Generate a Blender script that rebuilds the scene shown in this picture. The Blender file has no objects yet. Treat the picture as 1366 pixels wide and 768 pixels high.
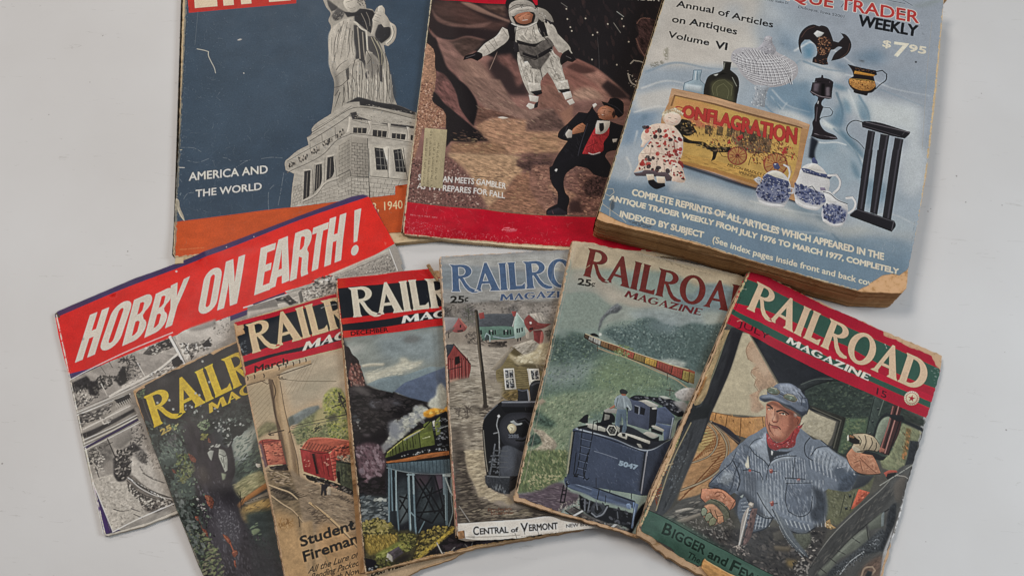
# A tabletop covered with old magazines, seen from a little in front of and above them.
import bpy, math, random, json
import numpy as np
from mathutils import Matrix, Vector
from mathutils.geometry import delaunay_2d_cdt
sc = bpy.context.scene
COL = sc.collection
# ---------------------------------------------------------------- camera
cam = bpy.data.cameras.new('camera'); cam.sensor_width = 36.0; cam.lens = 36.0*1200.0/1366.0
cam.clip_start = 0.02; cam.clip_end = 50
co = bpy.data.objects.new('camera', cam); COL.objects.link(co)
co.matrix_world = Matrix.Translation((0, 0, 0.71)) @ Matrix.Rotation(math.radians(24), 4, 'X') @ Matrix.Rotation(math.radians(3), 4, 'Z')
sc.camera = co
# ---------------------------------------------------------------- light: a dim pale room and two soft ceiling lamps
wo = bpy.data.worlds.new('World'); sc.world = wo; wo.use_nodes = True
wo.node_tree.nodes['Background'].inputs[0].default_value = (0.97, 0.97, 1.0, 1)
wo.node_tree.nodes['Background'].inputs[1].default_value = 0.15
def area(name, loc, target, sx, sy, power, col):
    l = bpy.data.lights.new(name, 'AREA'); l.shape = 'RECTANGLE'; l.size = sx; l.size_y = sy; l.energy = power; l.color = col
    o = bpy.data.objects.new(name, l); COL.objects.link(o); o.location = loc
    o.rotation_euler = (Vector(target)-Vector(loc)).to_track_quat('-Z', 'Y').to_euler()
area('ceiling_lamp', (-0.80, 0.75, 1.85), (0, 0.45, 0), 0.6, 0.4, 15.5, (1.0, 0.91, 0.83))
area('far_ceiling_lamp', (-0.9, 2.4, 2.0), (-0.1, 0.5, 0), 0.7, 0.45, 10.0, (1.0, 0.93, 0.86))
area('window_light', (1.4, 0.35, 1.4), (0.2, 0.4, 0), 0.8, 0.7, 14.5, (0.84, 0.93, 1.0))
sc.view_settings.view_transform = 'Standard'; sc.view_settings.look = 'None'
sc.view_settings.exposure = 0.0; sc.view_settings.gamma = 1.0
GAIN = 1.19
# ---------------------------------------------------------------- the table the magazines lie on is built below, once its material exists
# ---------------------------------------------------------------- draping of the stack
# every magazine: frame = top-left corner (metres), angle, width, height, thickness (mm)
def loc2world(fr, u, v):
    ca, sa = math.cos(fr['ang']), math.sin(fr['ang'])
    return fr['x'] + (u*ca + v*sa)/1000.0, fr['y'] + (u*sa - v*ca)/1000.0
def world2loc(fr, x, y):
    ca, sa = math.cos(fr['ang']), math.sin(fr['ang'])
    dx, dy = (x-fr['x'])*1000.0, (y-fr['y'])*1000.0
    return dx*ca + dy*sa, dx*sa - dy*ca
GX0, GX1, GY0, GY1, GS = -640, 640, -60, 820, 2.0       # table height grid in mm
STEP = 5.0
def bil(a, x, y):
    ny, nx = a.shape
    x = np.clip(x, 0, nx-1.001); y = np.clip(y, 0, ny-1.001)
    i = x.astype(int); j = y.astype(int); fx = x-i; fy = y-j
    return (a[j,i]*(1-fx)+a[j,i+1]*fx)*(1-fy)+(a[j+1,i]*(1-fx)+a[j+1,i+1]*fx)*fy
def maxf(a, r):
    for _ in range(r):
        p = np.pad(a, 1, mode='edge')
        a = np.max([p[1:-1,1:-1],p[:-2,1:-1],p[2:,1:-1],p[1:-1,:-2],p[1:-1,2:]],axis=0)
    return a
def drape(frames):
    gx = np.arange(GX0, GX1, GS); gy = np.arange(GY0, GY1, GS)
    X, Y = np.meshgrid(gx, gy); H = np.zeros_like(X)
    for fr in frames:
        nu = int(fr['w']/STEP)+2; nv = int(fr['h']/STEP)+2
        U, V = np.meshgrid(np.arange(nu)*STEP, np.arange(nv)*STEP)
        wx, wy = loc2world(fr, U, V)
        Hm = maxf(H, 2)
        und = bil(Hm, (wx*1000-GX0)/GS, (wy*1000-GY0)/GS)
        und = np.where(und > 0.05, und+0.35, 0.0)
        z = maxf(und, 6); g = fr.get('g', 0.02)
        for _ in range(700):
            p = np.pad(z, 1, mode='reflect', reflect_type='odd')
            a = 0.25*(p[1:-1,:-2]+p[1:-1,2:]+p[:-2,1:-1]+p[2:,1:-1])
            z = np.maximum(und, a-g)
        for _ in range(fr.get('smooth', 3)):
            p = np.pad(z, 1, mode='edge')
            z = np.maximum(und, 0.25*(p[1:-1,:-2]+p[1:-1,2:]+p[:-2,1:-1]+p[2:,1:-1]))
        fr['z'] = z
        u, v = world2loc(fr, X/1000.0, Y/1000.0)
        ins = (u > -1.5)&(v > -1.5)&(u < fr['w']+1.5)&(v < fr['h']+1.5)
        if 'clip' in fr:                     # the sheet is not a full rectangle
            c = np.zeros(X.shape, bool); Q = fr['clip']
            for (ax, ay), (bx, by) in zip(Q, Q[1:]+Q[:1]):
                if ay != by: c ^= ((ay > v) != (by > v)) & (u < (bx-ax)*(v-ay)/(by-ay)+ax)
            ins &= c
        if not fr.get('solo'):
            H = np.where(ins, bil(z, u/STEP, v/STEP)+fr['t'], H)
def base_z(fr, u, v):
    return bil(fr['z'], np.asarray(u, float)/STEP, np.asarray(v, float)/STEP)
def top_z(fr, u, v):
    z = base_z(fr, u, v)+fr['t']
    for (lu, lv, r, h) in fr.get('lift', ()):
        d = np.hypot(np.asarray(u)-lu, np.asarray(v)-lv)
        z = z + h*np.clip(1-d/r, 0, 1)**2
    return z
# ---------------------------------------------------------------- printed covers, painted stroke by stroke
MG = 10.0                                 # bleed round the sheet, mm
S = 3.2                                   # pixels of print per millimetre
def hexc(h):
    return np.array([int(h[i:i+2], 16)/255.0 for i in (0, 2, 4)])
_R = np.random.RandomState(7)
_LAT = [_R.rand(256, 256) for _ in range(4)]
def vnoise(x, y, k=0):
    L = _LAT[k % 4]; i = np.floor(x).astype(int); j = np.floor(y).astype(int)
    fx = x-i; fy = y-j; fx = fx*fx*(3-2*fx); fy = fy*fy*(3-2*fy)
    i &= 255; j &= 255; i1 = (i+1) & 255; j1 = (j+1) & 255
    return (L[j,i]*(1-fx)+L[j,i1]*fx)*(1-fy)+(L[j1,i]*(1-fx)+L[j1,i1]*fx)*fy
def fbm(x, y, k=0, o=3):
    t = 0; a = 1.0; n = 0
    for q in range(o):
        t = t + a*vnoise(x*2**q+17.3*q, y*2**q+5.1*q, k+q); n += a; a *= 0.55
    return t/n*2-1
def gblur(m, s):
    if s < 0.3: return m
    r = int(s*2.6)+1; k = np.exp(-0.5*(np.arange(-r, r+1)/s)**2); k /= k.sum()
    for ax in (0, 1):
        p = np.pad(m, [(r, r) if a == ax else (0, 0) for a in (0, 1)], mode='constant')
        m = sum(k[q]*(p[q:q+m.shape[0], :] if ax == 0 else p[:, q:q+m.shape[1]]) for q in range(2*r+1))
    return m
def raster(loops, x0, y0, x1, y1, sub=3):
    """even-odd coverage of closed loops (pixel units) on the window"""
    h, w = y1-y0, x1-x0
    A = []
    for L in loops:
        L = np.asarray(L, float); A.append(np.hstack([L, np.roll(L, -1, 0)]))
    E = np.vstack(A); ys = y0+(np.arange(h*sub)+0.5)/sub
    lo = np.minimum(E[:,1], E[:,3]); hi = np.maximum(E[:,1], E[:,3]); dy = E[:,3]-E[:,1]
    acc = np.zeros((h*sub, w+2))
    for c0 in range(0, h*sub, 240):
        yy = ys[c0:c0+240, None]
        on = (yy >= lo) & (yy < hi)
        with np.errstate(divide='ignore', invalid='ignore'):
            X = E[:,0]+(yy-E[:,1])*(E[:,2]-E[:,0])/dy
        X = np.where(on, X, 1e9); X.sort(1)
        n = int(on.sum(1).max()) if on.size else 0
        for q in range(n - n % 2):
            xs = X[:, q]; ok = xs < 1e8; sgn = 1.0 if q % 2 == 0 else -1.0
            xs = np.clip(xs[ok]-x0, 0, w); ix = xs.astype(int); f = xs-ix; r = np.nonzero(ok)[0]+c0
            np.add.at(acc, (r, ix), sgn*(1-f)); np.add.at(acc, (r, ix+1), sgn*f)
    cov = np.cumsum(acc, 1)[:, :w]
    return np.clip(cov.reshape(h, sub, w).mean(1), 0, 1)
def segdist(P, x0, y0, x1, y1, wid):
    """coverage of a polyline with per-point width (pixel units)"""
    m = np.zeros((y1-y0, x1-x0))
    for i in range(len(P)-1):
        a, b = P[i], P[i+1]; wa, wb = wid[i], wid[i+1]; r = max(wa, wb)/2+2
        bx0 = max(x0, int(min(a[0], b[0])-r)); bx1 = min(x1, int(max(a[0], b[0])+r)+1)
        by0 = max(y0, int(min(a[1], b[1])-r)); by1 = min(y1, int(max(a[1], b[1])+r)+1)
        if bx1 <= bx0 or by1 <= by0: continue
        Y, X = np.mgrid[by0:by1, bx0:bx1]; X = X+0.5; Y = Y+0.5
        d = b-a; L = max(float(d@d), 1e-9)
        t = np.clip(((X-a[0])*d[0]+(Y-a[1])*d[1])/L, 0, 1)
        q = np.hypot(X-a[0]-t*d[0], Y-a[1]-t*d[1])
        c = np.clip((wa+(wb-wa)*t)/2-q+0.5, 0, 1)
        sl = m[by0-y0:by1-y0, bx0-x0:bx1-x0]; np.maximum(sl, c, out=sl)
    return m
def smooth(P, closed):
    """curve through the points; clear corners (turns over 52 degrees) stay corners"""
    n = len(P)
    if n < 3: return P
    T = np.zeros_like(P); ok = np.zeros(n, bool)
    for i in range(n):
        if not closed and i in (0, n-1): continue
        a = P[i]-P[i-1]; b = P[(i+1) % n]-P[i]; la, lb = np.hypot(*a), np.hypot(*b)
        if la < 1e-6 or lb < 1e-6: continue
        if (a@b)/(la*lb) > 0.62: T[i] = a/la+b/lb; T[i] /= np.hypot(*T[i]); ok[i] = True
    out = []
    for i in range(n if closed else n-1):
        j = (i+1) % n; a, b = P[i], P[j]; d = b-a; L = np.hypot(*d)
        if L < 1.5 or not (ok[i] or ok[j]): out.append(a); continue
        m0 = T[i]*L if ok[i] else d; m1 = T[j]*L if ok[j] else d; k = max(2, min(8, int(L/2.5)))
        for q in range(k):
            t = q/k; out.append(a*(2*t**3-3*t*t+1)+m0*(t**3-2*t*t+t)+b*(3*t*t-2*t**3)+m1*(t**3-t*t))
    if not closed: out.append(P[-1])
    return np.array(out)
class Canvas:
    def __init__(s, w, h, seed=1):
        s.w = int((w+2*MG)*S); s.h = int((h+2*MG)*S); s.C = np.full((s.h, s.w, 3), 0.6); s.rs = np.random.RandomState(seed)
    def win(s, P, pad=2):
        x0 = max(0, int(P[:,0].min()-pad)); x1 = min(s.w, int(P[:,0].max()+pad)+1)
        y0 = max(0, int(P[:,1].min()-pad)); y1 = min(s.h, int(P[:,1].max()+pad)+1)
        return x0, y0, x1, y1
    def rough(s, P, r, step=1.3):
        out = []
        for i in range(len(P)):
            a, b = P[i], P[(i+1) % len(P)]; n = max(1, int(np.hypot(*(b-a))/(step*S)))
            for q in range(n):
                out.append(a+(b-a)*q/n+s.rs.uniform(-1, 1, 2)*r*S*(0.3 if q == 0 else 1))
        return np.array(out)
    def lay(s, win, m, col, o, vol=False):
        x0, y0, x1, y1 = win; sh = None
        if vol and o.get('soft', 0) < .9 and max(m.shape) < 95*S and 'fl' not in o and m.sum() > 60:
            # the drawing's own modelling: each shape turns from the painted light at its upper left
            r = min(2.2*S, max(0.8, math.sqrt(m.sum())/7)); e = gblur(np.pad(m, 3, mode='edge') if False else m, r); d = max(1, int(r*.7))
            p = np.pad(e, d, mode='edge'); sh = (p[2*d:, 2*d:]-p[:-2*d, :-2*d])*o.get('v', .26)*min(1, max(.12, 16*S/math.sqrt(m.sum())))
        if 'soft' in o: m = gblur(m, o['soft']*S)
        if 'a' in o: m = m*o['a']
        Y, X = np.mgrid[y0:y1, x0:x1]; c = np.broadcast_to(col, m.shape+(3,))
        if 'g' in o:
            c2, ax, ay, bx, by = o['g'][0], *[q*S/10+MG*S for q in o['g'][1:]]
            L = (bx-ax)**2+(by-ay)**2; t = np.clip(((X-ax)*(bx-ax)+(Y-ay)*(by-ay))/L, 0, 1)[..., None]
            c = c*(1-t)+hexc(c2)*t
        if 'n' in o:
            amp, sc, ang, st = o['n']; q = math.radians(ang); sc = sc*S
            u = (X*math.cos(q)+Y*math.sin(q))/(sc*st); v = (-X*math.sin(q)+Y*math.cos(q))/sc
            k = s.rs.randint(0, 999)
            c = c*(1+amp*1.6*fbm(u+k*3.7, v+k*1.9, k))[..., None]
        if 'mn' in o:                       # broken, dry-brush coverage
            thr, sc, ang, st = o['mn']; q = math.radians(ang); sc = sc*S
            u = (X*math.cos(q)+Y*math.sin(q))/(sc*st); v = (-X*math.sin(q)+Y*math.cos(q))/sc
            k = s.rs.randint(0, 999)
            m = m*np.clip((fbm(u+k*3.7, v+k*1.9, k)-thr)*5+0.5, 0, 1)
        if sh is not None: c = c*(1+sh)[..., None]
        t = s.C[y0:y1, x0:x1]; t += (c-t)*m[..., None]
    def poly(s, col, pts, o):
        P = np.array(pts, float).reshape(-1, 2)*S/10+MG*S
        P = smooth(P, True)
        if 'r' in o: P = s.rough(P, o['r'])
        pad = 2+3*o.get('soft', 0)*S; wn = s.win(P, pad)
        if wn[2] <= wn[0] or wn[3] <= wn[1]: return
        s.lay(wn, raster([P], *wn), hexc(col), o, True)
    def line(s, col, pts, o):
        P = np.array(pts, float).reshape(-1, 2)*S/10+MG*S; n = len(P)
        bo = lambda v: (v+.12*max(0, 1-v))*S
        w = bo(o.get('w', 0.5)); w2 = bo(o.get('w2', o.get('w', 0.5)))
        if o.get('closed'): P = np.vstack([P, P[:1]])
        P = smooth(P, False)
        W = np.linspace(w, w2, len(P))
        pad = 3+w+3*o.get('soft', 0)*S; wn = s.win(P, pad)
        if wn[2] <= wn[0] or wn[3] <= wn[1]: return
        s.lay(wn, segdist(P, *wn, W), hexc(col), o)
    def dabs(s, cols, pts, o):
        """brush dabs scattered over a polygon"""
        P = np.array(pts, float).reshape(-1, 2)*S/10+MG*S; wn = s.win(P, 0); x0, y0, x1, y1 = wn
        if x1 <= x0 or y1 <= y0: return
        m = raster([P], *wn, sub=1); ii = np.nonzero(m.ravel() > 0.5)[0]
        if len(ii) == 0: return
        cc = [hexc(c) for c in cols.split(',')]; n = o['n']; a0, a1 = o['s']; el = o.get('e', 2.0)
        ang = o.get('ang', 0); jit = o.get('j', 20); al = o.get('a', 0.85)
        for idx in s.rs.choice(ii, n):
            cx = x0+idx % (x1-x0)+s.rs.rand(); cy = y0+idx//(x1-x0)+s.rs.rand()
            a = s.rs.uniform(a0, a1)*S/2; b = max(a/el, 0.45); q = math.radians(ang+s.rs.uniform(-jit, jit))
            bx0 = max(0, int(cx-a-1)); bx1 = min(s.w, int(cx+a+2)); by0 = max(0, int(cy-a-1)); by1 = min(s.h, int(cy+a+2))
            if bx1 <= bx0 or by1 <= by0: continue
            Y, X = np.ogrid[by0:by1, bx0:bx1]; X = X+0.5-cx; Y = Y+0.5-cy
            u = (X*math.cos(q)+Y*math.sin(q))/a; v = (-X*math.sin(q)+Y*math.cos(q))/b
            k = np.clip((1-np.hypot(u, v))*b*1.2+0.3, 0, 1)*al
            c = cc[s.rs.randint(len(cc))]*(1+s.rs.uniform(-.06, .06))
            t = s.C[by0:by1, bx0:bx1]; t += (c-t)*k[..., None]
    def scratch(s, col, pts, o):
        P = np.array(pts, float).reshape(-1, 2)*S/10+MG*S; lo = P.min(0); hi = P.max(0)
        for _ in range(o['n']):
            p = lo+(hi-lo)*s.rs.rand(2); q = s.rs.uniform(0, 2*math.pi) if 'ang' not in o else math.radians(o['ang']+s.rs.uniform(-25, 25))
            L = s.rs.uniform(*o['L'])*S; k = max(3, int(L/(1.2*S))); pl = [p]
            for _ in range(k):
                q += s.rs.uniform(-.45, .45); p = p+np.array([math.cos(q), math.sin(q)])*L/k; pl.append(p)
            pl = np.array(pl); wn = s.win(pl, 4)
            if wn[2] <= wn[0] or wn[3] <= wn[1]: continue
            w = s.rs.uniform(*o.get('w', (0.1, 0.3)))*S
            s.lay(wn, segdist(pl, *wn, np.linspace(w, w*.4, len(pl))), hexc(col), {'a': o.get('a', .5)*s.rs.uniform(.4, 1), 'mn': (-.15, 1.2, 0, 1)})
    def edge(s, col, pts, o):
        """paper showing through along a worn edge"""
        P = np.array(pts, float).reshape(-1, 2)*S/10+MG*S; w = o['w']*S; wn = s.win(P, w*2+3)
        if wn[2] <= wn[0] or wn[3] <= wn[1]: return
        m = segdist(P, *wn, np.full(len(P), w*2)); d = gblur(m, w*.35)
        x0, y0, x1, y1 = wn; Y, X = np.mgrid[y0:y1, x0:x1]; k = s.rs.randint(999)
        nz = fbm(X/(S*o.get('sc', 2.2))+k, Y/(S*o.get('sc', 2.2))+k*2.1, k)
        s.lay(wn, np.clip((d-0.62+nz*.55)*4, 0, 1), hexc(col), {'a': o.get('a', .9), 'n': (.07, 1.5, 0, 1)})
    def glyphs(s, col, T, o):
        loops = [np.asarray(L)*S/10+MG*S for L in T]
        if not loops: return
        A = np.vstack(loops); b = o.get('b', 0)*S; ol = o.get('ol')
        wn = s.win(A, 4+b+(ol[1]*S if ol else 0))
        if wn[2] <= wn[0] or wn[3] <= wn[1]: return
        def strokes(w):
            q = np.zeros((wn[3]-wn[1], wn[2]-wn[0]))
            for L in loops:
                P = np.vstack([L, L[:1]]); q = np.maximum(q, segdist(P, *wn, np.full(len(P), w)))
            return q
        m = raster(loops, *wn)
        if ol: s.lay(wn, np.maximum(m, strokes(2*ol[1]*S)), hexc(ol[0]), {})
        if b: m = np.maximum(m, strokes(2*b))
        s.lay(wn, m, hexc(col), {k: v for k, v in o.items() if k in ('a', 'n', 'mn', 'soft', 'g')})
# ---- lettering
def arc(cx, cy, rx, ry, a0, a1, n=9):
    return [(cx+rx*math.cos(math.radians(a0+(a1-a0)*i/n)), cy+ry*math.sin(math.radians(a0+(a1-a0)*i/n))) for i in range(n+1)]
# flared roman capitals of the pulps: advance, loops (cap height 1)
ROMAN = {
 'R': (.80, [[(-.02,1.0),(.16,.985)]+arc(.40,.745,.32,.245,90,-90,12)+[(.44,.47),(.52,.30),(.64,.14),(.80,.06),(.90,.05),(.93,-.01),(.84,-.05),(.70,-.05),(.56,.03),(.45,.17),(.36,.36),(.30,.47),(.27,.46),(.275,.08),(.31,0),(.02,0),(.055,.08),(.07,.90)],
        [(.27,.90),(.38,.90)]+arc(.36,.74,.155,.16,90,-90,8)+[(.27,.58)]]),
 'A': (.83, [[(.37,1.04),(.45,1.04),(.80,.08),(.87,0),(.50,0),(.555,.09),(.50,.27),(.245,.27),(.19,.09),(.22,0),(-.04,0),(.06,.09)],
        [(.275,.36),(.47,.36),(.375,.66)]]),
 'I': (.31, [[(.01,1.0),(.29,1.0),(.255,.93),(.255,.08),(.29,0),(.01,0),(.045,.08),(.045,.93)]]),
 'L': (.57, [[(.01,1.0),(.29,1.0),(.255,.93),(.255,.13),(.45,.13),(.56,.22),(.555,0),(.01,0),(.045,.08),(.045,.93)]]),
 'O': (.90, [arc(.44,.5,.44,.53,0,360,30)[:-1], arc(.44,.5,.225,.42,0,360,24)[:-1]]),
 'D': (.86, [[(-.01,1.0),(.30,1.0)]+arc(.34,.5,.48,.5,88,-88,18)+[(-.01,0),(.045,.08),(.045,.92)],
        [(.26,.89)]+arc(.32,.5,.26,.39,88,-88,14)+[(.26,.11)]]),
 'M': (1.12, [[(.08,1.0),(.30,1.0),(.55,.42),(.80,1.0),(1.0,1.0),(1.10,0),(.80,0),(.78,.60),(.56,.08),(.48,.08),(.26,.60),(.22,0),(0,0)]]),
 'G': (.98, [arc(.48,.5,.47,.53,38,322,26)+[(.92,.52),(.52,.52),(.52,.40),(.68,.40),(.68,.14)]+arc(.48,.5,.23,.40,-52,-310,20)]),
 'Z': (.84, [[(.03,1.0),(.80,1.0),(.34,.15),(.62,.15),(.80,.26),(.78,0),(0,0),(.46,.85),(.24,.85),(.06,.74)]]),
 'N': (.98, [[(0,1.0),(.26,1.0),(.72,.40),(.72,1.0),(.90,1.0),(.90,0),(.74,0),(.20,.66),(.20,0),(.02,0),(.04,.9)]]),
 'E': (.70, [[(.01,1.0),(.62,1.0),(.62,.76),(.50,.86),(.26,.86),(.26,.57),(.50,.57),(.50,.43),(.26,.43),(.26,.14),(.52,.14),(.64,.25),(.64,0),(.01,0),(.045,.08),(.045,.92)]]),
 ' ': (.4, [])}
# heavy condensed gothic
def _blk(*p): return [list(p)]
GOTHIC = {
 'H': (.50, _blk((0,1),(.17,1),(.17,.60),(.27,.60),(.27,1),(.44,1),(.44,0),(.27,0),(.27,.44),(.17,.44),(.17,0),(0,0))),
 'O': (.50, [arc(.22,.79,.22,.22,0,180,10)+arc(.22,.21,.22,.22,180,360,10), arc(.22,.80,.055,.07,0,180,6)+arc(.22,.20,.055,.07,180,360,6)]),
 'B': (.48, [[(0,1),(.22,1)]+arc(.24,.79,.19,.21,80,-60,8)+[(.30,.53)]+arc(.24,.23,.20,.23,60,-88,8)+[(0,0)],
        [(.165,.86),(.22,.86),(.265,.82),(.265,.65),(.22,.60),(.165,.60)],[(.165,.45),(.22,.45),(.27,.40),(.27,.19),(.22,.14),(.165,.14)]]),
 'Y': (.46, _blk((-.03,1),(.14,1),(.22,.66),(.30,1),(.46,1),(.305,.42),(.305,0),(.135,0),(.135,.42))),
 'N': (.52, _blk((0,1),(.17,1),(.295,.50),(.295,1),(.45,1),(.45,0),(.29,0),(.155,.52),(.155,0),(0,0))),
 'E': (.40, _blk((0,1),(.35,1),(.35,.85),(.17,.85),(.17,.59),(.31,.59),(.31,.44),(.17,.44),(.17,.15),(.36,.15),(.36,0),(0,0))),
 'A': (.48, [[(.12,1),(.33,1),(.46,0),(.29,0),(.275,.18),(.165,.18),(.145,0),(-.02,0)],[(.18,.33),(.26,.33),(.22,.74)]]),
 'R': (.49, [[(0,1),(.22,1)]+arc(.24,.76,.20,.24,80,-50,8)+[(.36,.53),(.41,.44),(.42,.10),(.45,0),(.28,0),(.255,.10),(.25,.40),(.165,.45),(.165,0),(0,0)],
        [(.165,.86),(.22,.86),(.27,.82),(.27,.64),(.22,.58),(.165,.58)]]),
 'T': (.42, _blk((-.02,1),(.40,1),(.40,.84),(.275,.84),(.275,0),(.105,0),(.105,.84),(-.02,.84))),
 '!': (.24, [[(.02,1),(.21,1),(.17,.27),(.07,.27)], arc(.115,.10,.105,.105,0,360,14)[:-1]]),
 'L': (.40, _blk((0,1),(.17,1),(.17,.15),(.37,.15),(.37,0),(0,0))),
 'I': (.22, _blk((0,1),(.17,1),(.17,0),(0,0))),
 'F': (.39, _blk((0,1),(.36,1),(.36,.85),(.17,.85),(.17,.58),(.31,.58),(.31,.43),(.17,.43),(.17,0),(0,0))),
 ' ': (.26, [])}
def custom_text(txt, table, track=0):
    x = 0; out = []
    for ch in txt:
        adv, loops = table[ch]
        out += [[(px+x, py) for px, py in L] for L in loops]; x += adv+track
    return out
_FC = {}
def font_text(txt):
    """outlines of Blender's built-in letters, scaled to cap height 1"""
    if txt in _FC: return _FC[txt]
    def grab(t):
        cu = bpy.data.curves.new('lettering', 'FONT'); cu.body = t; cu.resolution_u = 3
        ob = bpy.data.objects.new('lettering', cu); bpy.context.scene.collection.objects.link(ob)
        dg = bpy.context.evaluated_depsgraph_get(); me = bpy.data.meshes.new_from_object(ob.evaluated_get(dg))
        cnt = {}
        for p in me.polygons:
            for k in p.edge_keys: cnt[k] = cnt.get(k, 0)+1
        nx = {}
        for p in me.polygons:
            vs = list(p.vertices)
            for i in range(len(vs)):
                a, b = vs[i], vs[(i+1) % len(vs)]
                if cnt[(min(a, b), max(a, b))] == 1: nx.setdefault(a, []).append(b)
        co = [(v.co.x, v.co.y) for v in me.vertices]; loops = []
        while nx:
            a = next(iter(nx)); L = []
            while a in nx:
                L.append(co[a]); b = nx[a].pop()
                if not nx[a]: del nx[a]
                a = b
            if len(L) > 2: loops.append(L)
        bpy.data.objects.remove(ob); bpy.data.curves.remove(cu); bpy.data.meshes.remove(me)
        return loops
    if '_cap' not in _FC:
        hh = [y for L in grab('H') for _, y in L]; _FC['_cap'] = max(hh)-min(hh)
    k = 1/_FC['_cap']; r = [[(x*k, y*k) for x, y in L] for L in grab(txt)]; _FC[txt] = r
    return r
def text_loops(o):
    """lettering in cover units: baseline start, baseline end, top of the first capital"""
    f = o.get('f', 's'); t = o['t']
    loops = custom_text(t, ROMAN if f == 'r' else GOTHIC, o.get('track', 0)) if f in 'rg' else font_text(t)
    xs = [p[0] for L in loops for p in L]; x0, x1 = min(xs), max(xs)
    a = np.array(o['p'][0:2], float); b = np.array(o['p'][2:4], float); c = np.array(o['p'][4:6], float)
    ex = (b-a)/(x1-x0); ey = c-a; k = o.get('grow', 0)
    return [np.array([a+ex*(px-x0)+ey*py*(1+k*(px-x0)/(x1-x0)) for px, py in L]) for L in loops]
# ---------------------------------------------------------------- materials
def mat(name):
    m = bpy.data.materials.new(name); m.use_nodes = True; nt = m.node_tree; b = nt.nodes['Principled BSDF']
    return m, nt, b
def node(nt, kind, **k):
    n = nt.nodes.new(kind)
    for a, v in k.items():
        if a in n.inputs: n.inputs[a].default_value = v
        else: setattr(n, a, v)
    return n
def ramp(nt, stops):
    r = nt.nodes.new('ShaderNodeValToRGB'); e = r.color_ramp.elements
    while len(e) < len(stops): e.new(0.5)
    for el, (p, c) in zip(e, stops): el.position = p; el.color = tuple(c)+(1,)
    return r
def lin(h):
    return tuple(np.minimum(((hexc(h)+0.055)/1.055)**2.4, 1)*GAIN)
def table_material():
    m, nt, b = mat('white_laminate'); L = nt.links.new
    tc = node(nt, 'ShaderNodeTexCoord')
    n1 = node(nt, 'ShaderNodeTexNoise', Scale=5.0, Detail=5.0); L(tc.outputs['Object'], n1.inputs['Vector'])
    r1 = ramp(nt, [(0.28, (0.655, 0.645, 0.635)), (0.72, (0.735, 0.735, 0.735))]); L(n1.outputs[0], r1.inputs[0])
    v = node(nt, 'ShaderNodeTexVoronoi', Scale=44.0); L(tc.outputs['Object'], v.inputs['Vector'])
    nn = node(nt, 'ShaderNodeTexNoise', Scale=300.0); L(tc.outputs['Object'], nn.inputs['Vector'])
    ad = node(nt, 'ShaderNodeMath', operation='MULTIPLY_ADD'); ad.inputs[1].default_value = 0.05; L(nn.outputs[0], ad.inputs[0]); L(v.outputs['Distance'], ad.inputs[2])
    r2 = ramp(nt, [(0.050, (0.42, 0.40, 0.38)), (0.062, (1, 1, 1))]); L(ad.outputs[0], r2.inputs[0])
    # a few hairline scuffs
    mp = node(nt, 'ShaderNodeMapping'); mp.inputs['Scale'].default_value = (9, 60, 9); mp.inputs['Rotation'].default_value = (0, 0, 1.2); L(tc.outputs['Object'], mp.inputs[0])
    n3 = node(nt, 'ShaderNodeTexNoise', Scale=3.0, Detail=3.0, Distortion=1.5); L(mp.outputs[0], n3.inputs['Vector'])
    r3 = ramp(nt, [(0.69, (1, 1, 1)), (0.705, (0.80, 0.79, 0.77)), (0.72, (1, 1, 1))]); L(n3.outputs[0], r3.inputs[0])
    mx = node(nt, 'ShaderNodeMixRGB', blend_type='MULTIPLY'); mx.inputs[0].default_value = 1; L(r1.outputs[0], mx.inputs[1]); L(r2.outputs[0], mx.inputs[2])
    m2 = node(nt, 'ShaderNodeMixRGB', blend_type='MULTIPLY'); m2.inputs[0].default_value = 1; L(mx.outputs[0], m2.inputs[1]); L(r3.outputs[0], m2.inputs[2])
    L(m2.outputs[0], b.inputs['Base Color'])
    b.inputs['Roughness'].default_value = 0.42; b.inputs['Specular IOR Level'].default_value = 0.35
    nb = node(nt, 'ShaderNodeTexNoise', Scale=1400.0, Detail=2.0); L(tc.outputs['Object'], nb.inputs['Vector'])
    nc = node(nt, 'ShaderNodeTexNoise', Scale=26.0, Detail=4.0); L(tc.outputs['Object'], nc.inputs['Vector'])
    am = node(nt, 'ShaderNodeMath', operation='MULTIPLY_ADD'); am.inputs[1].default_value = 6.0; L(nc.outputs[0], am.inputs[0]); L(nb.outputs[0], am.inputs[2])
    bp = node(nt, 'ShaderNodeBump', Strength=0.4, Distance=0.00012); L(am.outputs[0], bp.inputs['Height']); L(bp.outputs[0], b.inputs['Normal'])
    return m
def cover_material(name, img, rough, spec):
    m, nt, b = mat(name); L = nt.links.new
    t = node(nt, 'ShaderNodeTexImage', image=img, interpolation='Cubic', extension='EXTEND'); L(t.outputs[0], b.inputs['Base Color'])
    tc = node(nt, 'ShaderNodeTexCoord')
    n = node(nt, 'ShaderNodeTexNoise', Scale=60.0, Detail=6.0); L(tc.outputs['Object'], n.inputs['Vector'])
    r = node(nt, 'ShaderNodeMapRange'); r.inputs[3].default_value = rough-.07; r.inputs[4].default_value = rough+.12; L(n.outputs[0], r.inputs[0]); L(r.outputs[0], b.inputs['Roughness'])
    b.inputs['Specular IOR Level'].default_value = spec
    n2 = node(nt, 'ShaderNodeTexNoise', Scale=22.0, Detail=7.0, Roughness=0.6); L(tc.outputs['Object'], n2.inputs['Vector'])
    bp = node(nt, 'ShaderNodeBump', Strength=0.35, Distance=0.0012); L(n2.outputs[0], bp.inputs['Height']); L(bp.outputs[0], b.inputs['Normal'])
    return m
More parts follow.
